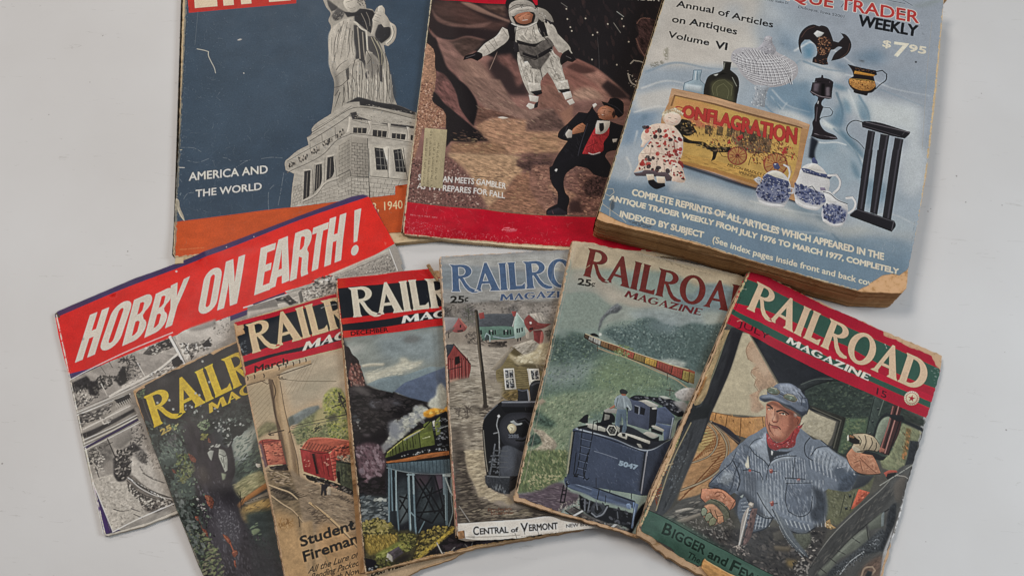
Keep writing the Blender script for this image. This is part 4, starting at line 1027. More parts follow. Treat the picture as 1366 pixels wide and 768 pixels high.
m['ops'] = r'''
p 85625a -50-50 2770 0 0 3660-2770 0|n=.12,8,20,2
p 1e1b1d -251-209 3152-348-84 3007-556 45-320-579-257-268-259-131-189-147-275 294-737-158-287 24|soft=1
d 3a2c2c,2b2224,45322f 1210 810 1128-96-220 1118-436-228-373-240|n=90;s=4,12;ang=75;a=.35;e=3
p 2a2122 -33 941 794-123 21 316-154 256-144 28-412 11-86-130|soft=1
p 46332f -8 1003 256-38 208 112 153 66 172-17-91 114-220 9-268 9-132-90|soft=2;n=.2,6,5,3
p 6a5049 -2 1065 72 103 130 67 171 5 119-43 120-46-68 75-167 52-196-3-116-60|soft=.9;n=.15,3,5,3
p 876a5e 274 974 97-16 231 91 178 62 2 31-177-54-177-45|soft=.8
p 554039 471 961 247-41 23 156-115-39|soft=1.5;n=.3,4,15,2
p 755750 -8 1306 116 120 136 19 139-68 183 9-82 32-99-18-138 83-119 17-110-127|soft=.7
p 4a3a35 116 1501 129-41 139-68 172 11-54 88-119 164-85-19-109-6|soft=1.5;n=.25,4,-5,2
p 7d5f57 84 1428 138 49 109 126 77 62 94-21 106 116 169 194 91 103-327 56-100-66-112-193-105-109-59-113-46-101|soft=.8;n=.16,3,35,4
p 927567 314 1679 190-20 104 101 209 256-280 50-103-107|soft=3;a=.7;n=.2,3,40,4
p 201b1d -1 1481 73-52 93 203 62 143 105 108 109 164 54 76-209 22-175-331|soft=.8
p 5d423f 111 1814 100 50 125 191 8 85-198 16|soft=.6;n=.25,2,45,3
p 332828 644 1602 91-75 84 154 127 104 84 206-189 22-209-243-32-114|soft=2
p 6b4c46 677 1566 131-49 93 125 59 171-54 94-85-196-102-75|soft=1.5;n=.2,4,45,2
p 9c8478 624 1742 61-238-4 31-51 206|a=.8
p 9a7660 1 1503 74 77 30 175 27 144-3 212-151 12 15-300|n=.2,1.5,55,1;r=.5
p 7a544b 1463 1518 197 103 123 123 171 171-855 70 77-368 147 47|soft=.6;n=.16,3,30,4
p 8f6a5e 1493 1680 167-44 148 121 170 175-238 19-75-124|soft=1.2;n=.15,2,30,4
p 2e2424 1701 1824 58-78 158 118 61 82-166 14|soft=1.2
p 4b332f 1358 1632 82-67 221 86-144 42|soft=1
p 9a7c6c 1406 1921 164-72 121 49 50 82-332 27|soft=2;n=.2,2,30,4
p 5a3733 1141 1870 119-10 40 98-151 70|soft=1
p 6f524b 74 3003 240-310 226-309 314-169 583-154 947-121-6 1026-333 655-1963 57|soft=1.5;n=.12,3,-15,3
p 7c6258 354 1865 380-24 185 280 108 31 235-34 101 160 87 118-420-5-54-120-144-38-215-49-104-124|soft=.8;n=.15,2,35,4
p 64493f 546 2169 95 24 167 29 120 40-233 21-130 124-40-62|soft=.8;n=.2,2,5,2
p 5b4640 1013 2309 169-142 92-36 89 133 73 78-220 39-198 11|soft=1;n=.2,2,25,2
p 7d5b50 1130 1855 298-24 12 300-114 94-77-121-164 28 41-132|soft=1;n=.15,3,45,3
p 8b6656 1323 2169 114-108 13 335-87-118|soft=1.2
p 1d191b 124 2057 92 92 88 63 87 63 103 117 51 47 186 21 124 105 41 90-58-5-89-109-170 32-14 111-69-6-30-78-126-4-39 71-41-297-58-121-78-78|soft=.5
p 1d191b 236 1875 148 60 105 115 57 119-15 244-63-60-93-132-39-167|soft=.6
p 6b4a46 126 1956 116-24 95 136 49 152 134 196-50-36-151-127-102-90|soft=.5;n=.25,2,45,3
d 3a2e2c,54413b 429 2439 325 17 129 187-304-70-136 28|n=60;s=1.5,4;ang=15;a=.6
p 9f7b63 542 2411 154-121 162-18 153-5 7 125 431-30 123 216-460 38-227 48-136-123 89 109-195-132|soft=1.2;n=.2,1.6,10,3
p a68a6e 317 2719 249-21 319-34 116 18-62 116 73 71-357 84-193-139-112 9|soft=1.5;n=.2,1.4,5,3
p 8a6a53 341 2610 125-10 114-13 170-33 134 103-294 50-250 10|soft=1.5;n=.2,1.6,10,3
p 5d453f 946 2716 167-86 162 13 26 65-224 87-114 13|soft=1;n=.3,1.5,0,3
p 93735a 1033 2446 290-25 8 177-219 18|soft=2;n=.25,1.5,0,4
d 6d5545,b09672,7c5f4d 319 2503 990-123-27 409-920 165|n=330;s=1.5,5;ang=3;j=14;e=4;a=.5
d b39a84,5f4a45 524 1909 796 190 12 279-773-40|n=120;s=2,6;ang=30;a=.3;e=4
p e2d6c6 741 2275 46-14 59 5-57 19|a=.8
p 8f6b57 -33 1969 147-12 10 214 128 116 22 164-211 31-42 446-5 260-36-935|soft=.3;n=.2,1.2,-5,1;r=.6
d b38f78,6b453c,c9a893,7d5548,4f302c -27 1969 141-12 10 214 128 116 22 164-211 31-42 446-41-675|n=420;s=.8,2.4;e=1.5;j=90;a=.75
p 6b4d47 -19 2878 93-87 271-22 173 158 97 84 89 272-690-19|soft=.8;n=.25,1.2,-5,1
d 9d7f74,3c2a29,b39a8d,57403c,2c2123 -39 2800 384-31 221 194 126 309-684-8|n=420;s=.8,2.6;e=1.5;j=90;a=.7
p a6876b 367 2767 520-71 123 132-123 202-10 195-129 62-128-212-104-161|soft=1.5;n=.2,1.3,7,3
p 86624f 887 3030 79-170 135-29 33 181 177 140-61 119-369 4-177 8|soft=1.2;n=.25,1.3,5,3
d 6d5142,b3946f,8d6a55,55403a 512 2862 722-123 82 514-610 56|n=380;s=1,4;ang=5;j=15;e=3;a=.5
p 4a3734 938 2770 157-59 172-2 8 159 68 243-117-81-116-42-32-168|soft=.8;n=.3,1.5,15,2
p 96705a 1235 2977 77-46 26 89|soft=.6
l 4f3a33 588 2954 156-19 111-32|w=.6
p 7b5a4e 1095 2751 160-14 70 516-67 5-172-267|soft=1;n=.25,1.5,5,3
p 6d4f47 1384 2807 308-11 111-156 27 171-126 425-245 19-31-216|soft=1;n=.3,1.5,5,3
p 93705c 1232 2964 66-45 220 113-54 56-7 103-142-156|soft=1;n=.2,1.5,5,2
d 9d7765,45312d,b48d76,5e433c 1073 2754 731-87-100 556-446 35|n=420;s=1,3.5;ang=5;j=40;e=2;a=.6
p 3d2c2a 1549 2952 99-113 136-24-29 212-146 11|soft=1;n=.5,1.5,-5,1
p 3d2b2a 1442 3116 101-34 26 126-111 9|soft=1
p 16171b 1172 1542 242-20-139 146|soft=3;a=.4
p 1a1719 777 1151 81 6 67 87-67 114-73 9-20-121|r=.2
p b3aca2 494 1547 64-113 102-111 53-117 51 24 19 106-100 138-90 92-46 31|n=.1,2,-45,2;r=.1
l 7b756c 559 1449 55 82|w=.6
l 7b756c 638 1358 43 85|w=.6
l 7b756c 592 1397 67 81|w=.6
l 7b756c 714 1221 55 86|w=.6
p 1a1719 368 1680 13-55 68-45 45-33 50 13 3 45-43 54-62-17-35 15|r=.1
l 575255 394 1645 80-56|w=.4
p aba59b 835 1191 206-66 84-54 91 71 54 119 99 129 45 72-135-4-65-101 17 105 64 70 30 132 42 144 29 114-95 8-67-141-52-84-55 93-4 146-93 47-82-176-63-232-6-90-33-133|n=.12,2,65,3;r=.1
p 55504c 870 1357 175 45 116-117 52 57-7 122-98 218-97-21-106-140|soft=.4;n=.2,2,55,2
p a8a298 878 1279 155-76 112 7-7 108-107 55-162-31|n=.2,1.5,55,2
p 1b191b 857 1343 186 29 83-53-81 98-173-29|soft=.2
p 1c1a1c 928 1488 123 35 164-135 2 45-152 118-136-33|soft=.2
p 1b191b 1041 1110 73-22 58 181-60 20-41-73|r=.1
l 4e4a46 1057 1401 51 281|w=.8
l 6f6a63 959 1194-20 79|w=.5
l 6f6a63 1019 1174 34 166|w=.5
p c9c3b9 935 1608 47-19 27 42-34 40-37-18
d 77726a,c8c2b7,8a847a 879 1493 229 189 15 262-175-129|n=60;s=1.5,4;ang=65;a=.6
d 77726a,c8c2b7,8a847a 1169 1437 126 95 63 335-124-78|n=60;s=1.5,4;ang=65;a=.6
l 3a3735 1107 1652 32 145|w=.8
d 1b191b,4c4846 826 1423 60-6 5 75-61-8|n=16;s=1,2.5
p 8b857c 1043 920 76 25 66 74 28 76-73 22-77-56|r=.2
d 3a3838,c5c0b8 1030 921 183 174-98 24|n=26;s=.8,2
p 18171a 726 855 35-37 200-19 28 62-214 164-43-75|r=.1
p 99938b 759 979 7-81 60-46 99-10 65 35 40 44 32 124-32 97-96 47-88-15-53-57|r=.1;n=.08,2,-5,1
p 6f6a66 752 972 14-74 60-46 99-10 80 81-98 33-95 64|soft=.3
l 3c393a 772 993 71-71 125-3|w=.8
l c9c4bb 801 1148 58 25 99-2 83-61|w=1.2
p 1f1b1c 796 1062 52-61 122-40 53 48-7 110-84 44-93-12|soft=.2
p 8f5b45 821 1067 28-43 110-41 45 35-13 96-60 28-75-16|r=.1
p a8735a 858 1063 77-54 45 19-15 64-73 23|soft=.4
l efe4d8 904 1098 48-12|w=.5
l 3d2119 852 1064 30-19|w=.5
l 3d2119 924 1033 37-14|w=.5
l 5a3122 907 1058 8 23|w=.4
l 5f5a54 850 1236 60-37 74 9|w=.7;w2=.3;a=.8
l 5f5a54 1019 1166-7 86 41 73|w=.7;w2=.3;a=.8
l 5f5a54 915 1291 53 57|w=.7;w2=.3;a=.8
l 5f5a54 1121 1227 28 75|w=.7;w2=.3;a=.8
l 5f5a54 902 1566 38 131 43 114|w=.7;w2=.3;a=.8
l 5f5a54 1012 1690 31 115-5 118|w=.7;w2=.3;a=.8
l 5f5a54 1076 1744-4 146|w=.7;w2=.3;a=.8
l 5f5a54 1198 1540 43 131 65 113|w=.7;w2=.3;a=.8
l 5f5a54 1258 1520 40 87|w=.7;w2=.3;a=.8
l 5f5a54 956 1755 50 24|w=.7;w2=.3;a=.8
l 5f5a54 1179 1646 74 24|w=.7;w2=.3;a=.8
l 5f5a54 1000 1882 82-21|w=.7;w2=.3;a=.8
l 5f5a54 1258 1787 83-36|w=.7;w2=.3;a=.8
l d2ccc2 894 1537 33 132 58 171|w=.9;w2=.4;soft=.2;a=.8
l d2ccc2 1050 1716 2 147|w=.9;w2=.4;soft=.2;a=.8
l d2ccc2 1205 1434 66 115 56 174|w=.9;w2=.4;soft=.2;a=.8
l d2ccc2 912 1230 29 74|w=.9;w2=.4;soft=.2;a=.8
l d2ccc2 1069 1185 29 75|w=.9;w2=.4;soft=.2;a=.8
l 1b191b 846 1174 0 186 33 133|w=1
l 1b191b 1048 1125 36 105 79 101|w=.9
p 242124 834 1361 44 18 19 112-49-2|r=.15
l 1d1b1d 912 1528 142 39 157-126|w=.9
p 2a272a 1125 1055 76 41-11 32-63-26|soft=.2
p a9a399 1149 1085 119 161 117 143 14 59-84 22-91-113-67-118|n=.1,2,55,2;r=.1
p 1a1719 1315 1470 58-57 39 64 39 57-35 33-49-11-58 57-15-51|r=.1
l 5c5757 1352 1497 50 26|w=.4
p bcb6ac 997 1837 120 5 16 71-105 38|n=.1,2,-5,1
p 1d1b1d 1027 1944 106-31 14 42-58 34|r=.1
p c5bfb5 1017 1981 96 13-8 65-72-8|r=.1
p c9c3b9 1001 2112 22-38 60 16-10 36-34 18|r=.1
p 252224 1082 2076 34-32-8 72-34 17|r=.1
p bab4aa 1264 1815 112-39 29 115-95 29|n=.15,1.5,-5,1
p 1d1b1d 1286 1900 118-24 1 36-70 28|r=.1
p c7c1b7 1335 1933 76-28 21 70-64 34|r=.1
p c2bcb2 1380 2022 52-33 26 48-46 29|r=.1
p 17161a 1497 2138 83 3 45-67 49 67 120 75 141 44-32 155-33 112-92 35-22 42 48 77 60 151-194-20-71-61-103-19-88 87-20 68-125 10-2-79 48-165 96-184-47-10-46-24 7-56 78-103|r=.12
d 26252a,0f0e11 1374 2305 208-86 14 412-207 16|n=60;s=2,7;ang=55;a=.4;e=4
l 2e2d33 1398 2304-30 113|w=.6
l 32313a 1584 2261-61 267-28 191|w=.6
p 17161a 1251 2764 184-122 321-52 50 197-136 24-71-61-115-18-87 113 13 170 36 49-12 129 3 51-190 15 3-51 92-72-5-115-49-75-28-103|r=.12
p 26242a 1257 3220 98-46 80 45-9 28-167 13|soft=.4
p cfc8bd 1301 2793 13-21 14 6-10 27
p a9a29a 1384 2395 27-58 36 18-4 70-40 10|r=.1
p 96664c 1446 2348 45-59 46-32 30 26-15 71-46 17-58 19|r=.1
l 6b3b2c 1480 2318 36 18|w=.4
l 6b3b2c 1497 2296 36 18|w=.4
l 6b3b2c 1514 2277 36 14|w=.4
l 131216 1548 2249 77-175|w=1.6
p d2ccc0 1624 2045 29-23 16 20-30 38
p 9c2f33 1677 2253 112 19-4 97-44 87-4 89-51 38-138 11 26-84 49-127|r=.1;n=.18,1.3,65,3
l 5b1a1f 1592 2522 91-62|w=.5
l 5b1a1f 1635 2395 116-23|w=.5
l 6a1d22 1659 2448-19 125|w=.4
p bdb7ad 1676 2218 118-2-5 56-39 73-46 24-41-4-2-83|r=.1
p 1a191c 1695 2245 41-4 2 77-29 30-13-41|r=.06
l d6d0c4 1606 2582 35 11 68-26|w=.8
p 9c6a52 1674 2127 22-52 35-24 47-4 48 39 7 56 30 5-5 35-65 13-47 10-53-16|r=.08
p b38169 1691 2111 52-47 48 18-11 64-58 12|soft=.5
l 4b2a20 1680 2133-5 25 18 9|w=.6
l 6b3f30 1744 2100-11 36 18 6|w=.5
p 2a1d18 1826 2093 25 48-23 44-18-38|soft=.3
p 7d4f3c 1734 2185 58-26 36-14-23 53-59 7|soft=.5;a=.7
l 3b2119 1720 2080 35 0|w=.5
l 3b2119 1780 2107 29 9|w=.5
l 5e2b22 1704 2155 41 5|w=.5
p d9cfc2 1707 2145 26 2-5 9|a=.9
p 141316 1706 1996 60 16 22-52 59-12 67 45 7 71-5 71-41 39-30-33-13-63-66-30-35-4|r=.12
l 2c2a30 1766 2017 83 39 61 66|w=.6
p b9b2a8 1821 2415 47-11-11 35-29 10|a=.9
p c9bfae 1323 911 10-4 6 10-4 10-10-1|soft=.15;a=.8
p c9bfae 1338 1037 10-4 7 11-5 10-10-1|soft=.15;a=.8
p c9bfae 1372 1136 10-4 6 11-4 9-10 0|soft=.15;a=.8
p c9bfae 1387 1181 10-4 7 11-5 9-10 0|soft=.15;a=.8
p c9bfae 1596 1213 9-4 7 11-5 9-10 0|soft=.15;a=.8
p c9bfae 1640 1179 10-4 6 10-4 10-10-1|soft=.15;a=.8
p c9bfae 1740 1066 10-4 6 10-4 10-10 0|soft=.15;a=.8
p c9bfae 1879 988 10-4 6 11-5 10-10-1|soft=.15;a=.8
p c9bfae 1898 1081 10-4 6 10-5 10-10-1|soft=.15;a=.8
p c9bfae 1950 1268 10-4 6 11-5 9-10-1|soft=.15;a=.8
p c9bfae 1597 1512 10-4 6 10-4 9-10 0|soft=.15;a=.8
p c9bfae 1839 1554 9-3 6 10-4 9-10-1|soft=.15;a=.8
p c9bfae 2026 1734 10-3 6 9-5 10-10-1|soft=.15;a=.8
p c9bfae 1517 1014 10-4 7 11-5 10-10-1|soft=.15;a=.8
p 3b2b2a 2028 1010 87-46 100 15 12 108-49 159-60 203-37-27-50-179 24-64|soft=.5;n=.4,2,55,2
l 6b5048 2035 1041 43-66 87-8|w=.9
l 6b5048 2030 1228 38 119 62 116|w=1
l 8c867d 1979 1535 30-40 85 16 24 28|w=1.2
l 8c867d 1956 1656 32 101 60 39|w=1.4
d 77716a,a59e94 1950 1612 146 106-48 92-84-8|n=14;s=1,2
l 3e3a3b 1649 1244 18 182 11 209|w=.3
l 8a8a86 1834 909 69 57|w=.6
l 7b7670 1805 1053 71 118|w=.4
l 6c6864 1275 845 65 50|w=.4
p ac1528 -263-314 1237-179 67 1385-201 8-667 65-298-3|n=.05,4,-5,2
p 1a191b 730 950-2-96 38-45 200-18 36 69 31 61-13 33-248 39
p 938d85 760 987 7-81 53-49 105-16 72 39 28 54-57-4-123 31-47 45|n=.08,1.5,-5,1
p aaa49b 775 996 33-29 85-37 94-5 48 31-7 32-69-4-98 34-47 37-28-8|r=.08;n=.08,1,-5,1
l 2a2829 768 965 61-55 138-6|w=.8
d 2a2829 841 903 62-12 28 39-62 18|n=10;s=1,2.2
l 4a4644 835 989 122-33|w=.4
t d9d2c6 76 888 892-96-926-410|{'t':'LIFE','f':'g','track':.07,'part':'title_lettering'}
t b9b2a8 1660 752 602-12-605-84|{'t':'SEPTEMBER','part':'date_lettering'}
p af1026 -145 3237 149 19 388 23 532-6 568-17 568-29 669 17-9 371-2807 101|n=.05,4,-5,2
l 6d3036 4 3256 388 23 532-6 568-17 568-29|w=.25;a=.5
s d98d92 -6 3290 1450-59 15 360-1431-5|n=130;L=1.5,7;w=.1,.35;a=.6
d d5868c,c6606c 20 3414 392 69 7 83-381 7|n=160;s=.4,1.2;e=1.3;j=90;a=.5
d d5868c,c6606c 392 3508 1063-15 3 86-1060 0|n=220;s=.4,1.2;e=1.3;j=90;a=.5
p d98d92 860 3450 31-29 111-1-9 25-110 19|soft=.3;a=.6;mn=-.1,1,-5,2
t e6ded0 83 3027 788 8-789-67|{'t':'SPACEMAN MEETS GAMBLER','part':'caption_lettering','b':.12}
t e6ded0 84 3115 785 19-786-76|{'t':'AS TV PREPARES FOR FALL','part':'caption_lettering','b':.12}
t dba0a4 56 3390 244 11-246-23|{'t':'REG. U. S. PAT. OFF.','a':.8}
p a39779 85 2474 206 3 17 622-196-10|n=.05,3,75,3
d 8f8266,b3a88b 85 2474 206 3 17 622-196-10|n=30;s=1,4;ang=90;j=8;e=4;a=.5
l 4a4335 83 2752 15-1|w=.35;a=.8
l 4a4335 85 2763 14-1|w=.35;a=.8
l 4a4335 86 2765 1 10|w=.3;a=.7
l 4a4335 83 2782 15 2|w=.35;a=.8
l 4a4335 84 2781 1 9|w=.3;a=.7
l 4a4335 83 2795 14-5|w=.35;a=.8
l 4a4335 87 2812 15 1|w=.35;a=.8
l 4a4335 88 2810 1 10|w=.3;a=.7
l 4a4335 85 2842 14-3|w=.35;a=.8
l 4a4335 87 2854 14-3|w=.35;a=.8
l 4a4335 88 2870 15 1|w=.35;a=.8
l 4a4335 89 2871 1 9|w=.3;a=.7
l 4a4335 89 2884 15-1|w=.35;a=.8
l 4a4335 88 2901 14 0|w=.35;a=.8
l 4a4335 90 2914 14 0|w=.35;a=.8
l 4a4335 91 2915 1 10|w=.3;a=.7
l 4a4335 90 2932 14-3|w=.35;a=.8
l 4a4335 90 2946 15 2|w=.35;a=.8
l 4a4335 90 2961 14-4|w=.35;a=.8
l 4a4335 92 2976 14-6|w=.35;a=.8
l 4a4335 93 3006 13-7|w=.35;a=.8
l 4a4335 93 3005 1 9|w=.3;a=.7
l 4a4335 94 3020 14 2|w=.35;a=.8
l 4a4335 95 3019 1 10|w=.3;a=.7
l 4a4335 95 3036 14-1|w=.35;a=.8
l 4a4335 95 3034 1 9|w=.3;a=.7
l 4a4335 97 3048 13-3|w=.35;a=.8
l 4a4335 97 3049 1 9|w=.3;a=.7
l 4a4335 96 3063 14-3|w=.35;a=.8
l 4a4335 97 3064 1 9|w=.3;a=.7
l 4a4335 98 3080 14-2|w=.35;a=.8
l 4a4335 99 3078 1 9|w=.3;a=.7
l 4a4335 113 2588 14-4|w=.35;a=.8
l 4a4335 113 2586 1 10|w=.3;a=.7
l 4a4335 111 2603 15 1|w=.35;a=.8
l 4a4335 112 2602 1 10|w=.3;a=.7
l 4a4335 112 2619 14-3|w=.35;a=.8
l 4a4335 116 2635 14-8|w=.35;a=.8
l 4a4335 116 2632 1 10|w=.3;a=.7
l 4a4335 112 2649 15-2|w=.35;a=.8
l 4a4335 114 2665 15-1|w=.35;a=.8
l 4a4335 115 2663 1 10|w=.3;a=.7
l 4a4335 115 2693 15 2|w=.35;a=.8
l 4a4335 116 2694 1 9|w=.3;a=.7
l 4a4335 118 2709 14-4|w=.35;a=.8
l 4a4335 118 2709 1 9|w=.3;a=.7
l 4a4335 119 2722 14-3|w=.35;a=.8
l 4a4335 116 2741 15 0|w=.35;a=.8
l 4a4335 118 2754 15 3|w=.35;a=.8
l 4a4335 119 2755 1 9|w=.3;a=.7
l 4a4335 121 2772 15 1|w=.35;a=.8
l 4a4335 122 2817 15-2|w=.35;a=.8
l 4a4335 121 2844 14-2|w=.35;a=.8
l 4a4335 122 2845 1 10|w=.3;a=.7
l 4a4335 121 2860 14 3|w=.35;a=.8
l 4a4335 121 2860 1 10|w=.3;a=.7
l 4a4335 124 2877 14-1|w=.35;a=.8
l 4a4335 125 2888 14 0|w=.35;a=.8
l 4a4335 126 2907 14-6|w=.35;a=.8
l 4a4335 127 2905 1 9|w=.3;a=.7
l 4a4335 125 2934 14-2|w=.35;a=.8
l 4a4335 126 2935 1 9|w=.3;a=.7
l 4a4335 125 2950 14-4|w=.35;a=.8
l 4a4335 126 2967 14-8|w=.35;a=.8
l 4a4335 129 2981 14-3|w=.35;a=.8
l 4a4335 129 2996 14 1|w=.35;a=.8
l 4a4335 129 2994 1 9|w=.3;a=.7
l 4a4335 127 3009 14 2|w=.35;a=.8
l 4a4335 127 3023 14-4|w=.35;a=.8
l 4a4335 128 3024 1 9|w=.3;a=.7
l 4a4335 128 3040 14-3|w=.35;a=.8
l 4a4335 128 3051 14-2|w=.35;a=.8
l 4a4335 133 3083 13-6|w=.35;a=.8
l 4a4335 148 2623 14 1|w=.35;a=.8
l 4a4335 148 2624 1 10|w=.3;a=.7
l 4a4335 150 2638 14 0|w=.35;a=.8
l 4a4335 151 2639 1 10|w=.3;a=.7
l 4a4335 151 2672 13-6|w=.35;a=.8
l 4a4335 151 2670 1 10|w=.3;a=.7
l 4a4335 149 2685 15 1|w=.35;a=.8
l 4a4335 150 2685 1 10|w=.3;a=.7
l 4a4335 152 2700 15 3|w=.35;a=.8
l 4a4335 152 2714 14 2|w=.35;a=.8
l 4a4335 153 2716 1 9|w=.3;a=.7
l 4a4335 154 2733 14 0|w=.35;a=.8
l 4a4335 154 2731 1 9|w=.3;a=.7
l 4a4335 154 2745 15 2|w=.35;a=.8
l 4a4335 155 2746 1 10|w=.3;a=.7
l 4a4335 154 2760 14-1|w=.35;a=.8
l 4a4335 155 2761 1 10|w=.3;a=.7
l 4a4335 154 2792 15 3|w=.35;a=.8
l 4a4335 155 2807 14-5|w=.35;a=.8
l 4a4335 155 2823 14-2|w=.35;a=.8
l 4a4335 155 2822 1 9|w=.3;a=.7
l 4a4335 158 2834 14 3|w=.35;a=.8
l 4a4335 159 2837 1 9|w=.3;a=.7
l 4a4335 156 2852 14 3|w=.35;a=.8
l 4a4335 156 2852 1 9|w=.3;a=.7
l 4a4335 160 2882 15 2|w=.35;a=.8
l 4a4335 160 2895 15 4|w=.35;a=.8
l 4a4335 161 2897 1 9|w=.3;a=.7
l 4a4335 160 2913 14-3|w=.35;a=.8
l 4a4335 161 2912 1 9|w=.3;a=.7
l 4a4335 159 2928 15 2|w=.35;a=.8
l 4a4335 161 2940 14-4|w=.35;a=.8
l 4a4335 161 2954 14 1|w=.35;a=.8
l 4a4335 160 2971 14-1|w=.35;a=.8
l 4a4335 162 2986 14-1|w=.35;a=.8
l 4a4335 162 3002 14-1|w=.35;a=.8
l 4a4335 163 3001 1 9|w=.3;a=.7
l 4a4335 164 3015 14 0|w=.35;a=.8
l 4a4335 165 3030 14 2|w=.35;a=.8
l 4a4335 164 3046 14-4|w=.35;a=.8
l 4a4335 165 3045 1 9|w=.3;a=.7
l 4a4335 166 3060 14-1|w=.35;a=.8
l 4a4335 168 3076 14 1|w=.35;a=.8
l 4a4335 167 3091 14-5|w=.35;a=.8
l 4a4335 168 3089 1 9|w=.3;a=.7
l 4a4335 185 2634 14-3|w=.35;a=.8
l 4a4335 187 2651 14-3|w=.35;a=.8
l 4a4335 185 2683 14-2|w=.35;a=.8
l 4a4335 186 2682 1 9|w=.3;a=.7
l 4a4335 188 2696 15 4|w=.35;a=.8
l 4a4335 189 2697 1 9|w=.3;a=.7
l 4a4335 188 2711 15-3|w=.35;a=.8
l 4a4335 187 2745 15 0|w=.35;a=.8
l 4a4335 188 2743 1 9|w=.3;a=.7
l 4a4335 190 2756 14-2|w=.35;a=.8
l 4a4335 189 2771 14 1|w=.35;a=.8
l 4a4335 189 2787 14 2|w=.35;a=.8
l 4a4335 190 2788 1 9|w=.3;a=.7
l 4a4335 190 2804 14 1|w=.35;a=.8
l 4a4335 193 2818 14-3|w=.35;a=.8
l 4a4335 194 2818 1 9|w=.3;a=.7
l 4a4335 194 2833 14-3|w=.35;a=.8
l 4a4335 194 2833 1 9|w=.3;a=.7
l 4a4335 194 2848 14-2|w=.35;a=.8
l 4a4335 195 2848 1 9|w=.3;a=.7
l 4a4335 192 2865 15 1|w=.35;a=.8
l 4a4335 193 2863 1 10|w=.3;a=.7
l 4a4335 195 2879 14-2|w=.35;a=.8
l 4a4335 194 2892 14 3|w=.35;a=.8
l 4a4335 196 2906 14 2|w=.35;a=.8
l 4a4335 194 2925 14 0|w=.35;a=.8
l 4a4335 194 2923 1 9|w=.3;a=.7
l 4a4335 194 2937 15 2|w=.35;a=.8
l 4a4335 197 2954 14-5|w=.35;a=.8
l 4a4335 198 2969 15 1|w=.35;a=.8
l 4a4335 199 2967 1 10|w=.3;a=.7
l 4a4335 198 2983 13-6|w=.35;a=.8
l 4a4335 198 2982 1 10|w=.3;a=.7
l 4a4335 196 2995 14 0|w=.35;a=.8
l 4a4335 197 2997 1 10|w=.3;a=.7
l 4a4335 199 3012 14-6|w=.35;a=.8
l 4a4335 197 3027 14 2|w=.35;a=.8
l 4a4335 202 3073 14-1|w=.35;a=.8
l 4a4335 199 3084 14-4|w=.35;a=.8
l 4a4335 200 3086 1 9|w=.3;a=.7
l 4a4335 222 2635 14-5|w=.35;a=.8
l 4a4335 223 2634 1 10|w=.3;a=.7
l 4a4335 223 2650 14 1|w=.35;a=.8
l 4a4335 223 2665 14-5|w=.35;a=.8
l 4a4335 224 2665 1 10|w=.3;a=.7
l 4a4335 220 2679 15 4|w=.35;a=.8
l 4a4335 225 2713 14-2|w=.35;a=.8
l 4a4335 226 2711 1 9|w=.3;a=.7
l 4a4335 224 2728 14 0|w=.35;a=.8
l 4a4335 223 2755 15 4|w=.35;a=.8
l 4a4335 226 2773 14 2|w=.35;a=.8
l 4a4335 226 2772 1 9|w=.3;a=.7
l 4a4335 227 2816 14 1|w=.35;a=.8
l 4a4335 227 2817 1 9|w=.3;a=.7
l 4a4335 226 2833 14-5|w=.35;a=.8
l 4a4335 228 2893 14 0|w=.35;a=.8
l 4a4335 229 2892 1 9|w=.3;a=.7
l 4a4335 230 2905 14-4|w=.35;a=.8
l 4a4335 231 2907 1 9|w=.3;a=.7
l 4a4335 228 2920 14 1|w=.35;a=.8
l 4a4335 229 2936 15 1|w=.35;a=.8
l 4a4335 230 2937 1 9|w=.3;a=.7
l 4a4335 232 2983 14-7|w=.35;a=.8
l 4a4335 233 2981 1 9|w=.3;a=.7
l 4a4335 232 2995 15 4|w=.35;a=.8
l 4a4335 233 2996 1 9|w=.3;a=.7
l 4a4335 235 3010 14-4|w=.35;a=.8
l 4a4335 233 3083 15 1|w=.35;a=.8
t 55503f 161 2583-3-82-18 82|{'t':'140','a':.7}
e c9bda2 -12 971 5 1336 16 1278|w=.9;a=.8
e d0b79b 9 3585 410-5 525-10 790-4|w=1;a=.85
s 9a8b85 -233 990 2495-270-135 2418-2111 48|n=90;L=2,9;w=.08,.22;a=.35'''
MAGS.append(m)
m = dict(name='antique', ang=-0.24970, w=266, h=345, t=31, g=.012, smooth=12, solo=1, x=0.15354, y=0.70191)
m.update(kind='paperback_annual', cat='book', label='thick pale blue paperback with teapots, glassware and a doll on its cover', seed=31, wsat=.92, sat=.62, rough=.4, paper=('75553a','a67c50','c9a076'), leaf='d0a67e', spinecol=('6d5a45','a58a68','d0b894'), rag=.3, layers=16, jit=.55, pagerag=.25, gain=1, regions=[('cover_picture',[[53,1119,2603,983,2649,2078,2629,2863,2168,3010,1254,3009,0,3018,35,2122]])], outline=[0,0,2660,0,2617,38,2662,1143,2677,2029,2655,2704,2633,3055,2619,3096,2569,3155,2507,3161,2436,3198,2370,3270,2311,3346,2244,3403,1974,3410,1719,3400,1332,3398,1071,3408,741,3403,482,3408,254,3416,151,3396,52,3374,2,3360,5,3321,5,3040,5,2286,8,1544,12,941], pages=[10,10,2650,10,2610,40,2679,2109,2636,3083,2644,3255,2614,3314,2530,3341,2288,3407,1975,3416,1720,3407,1334,3408,1072,3415,746,3424,487,3432,261,3444,99,3451,26,3451,3,3436,3,3337,7,2293,13,979], back=[10,10,2640,10,2610,3200,2480,3330,10,3420], spine=[0,0,0,900,0,1800,0,2700,0,3420])
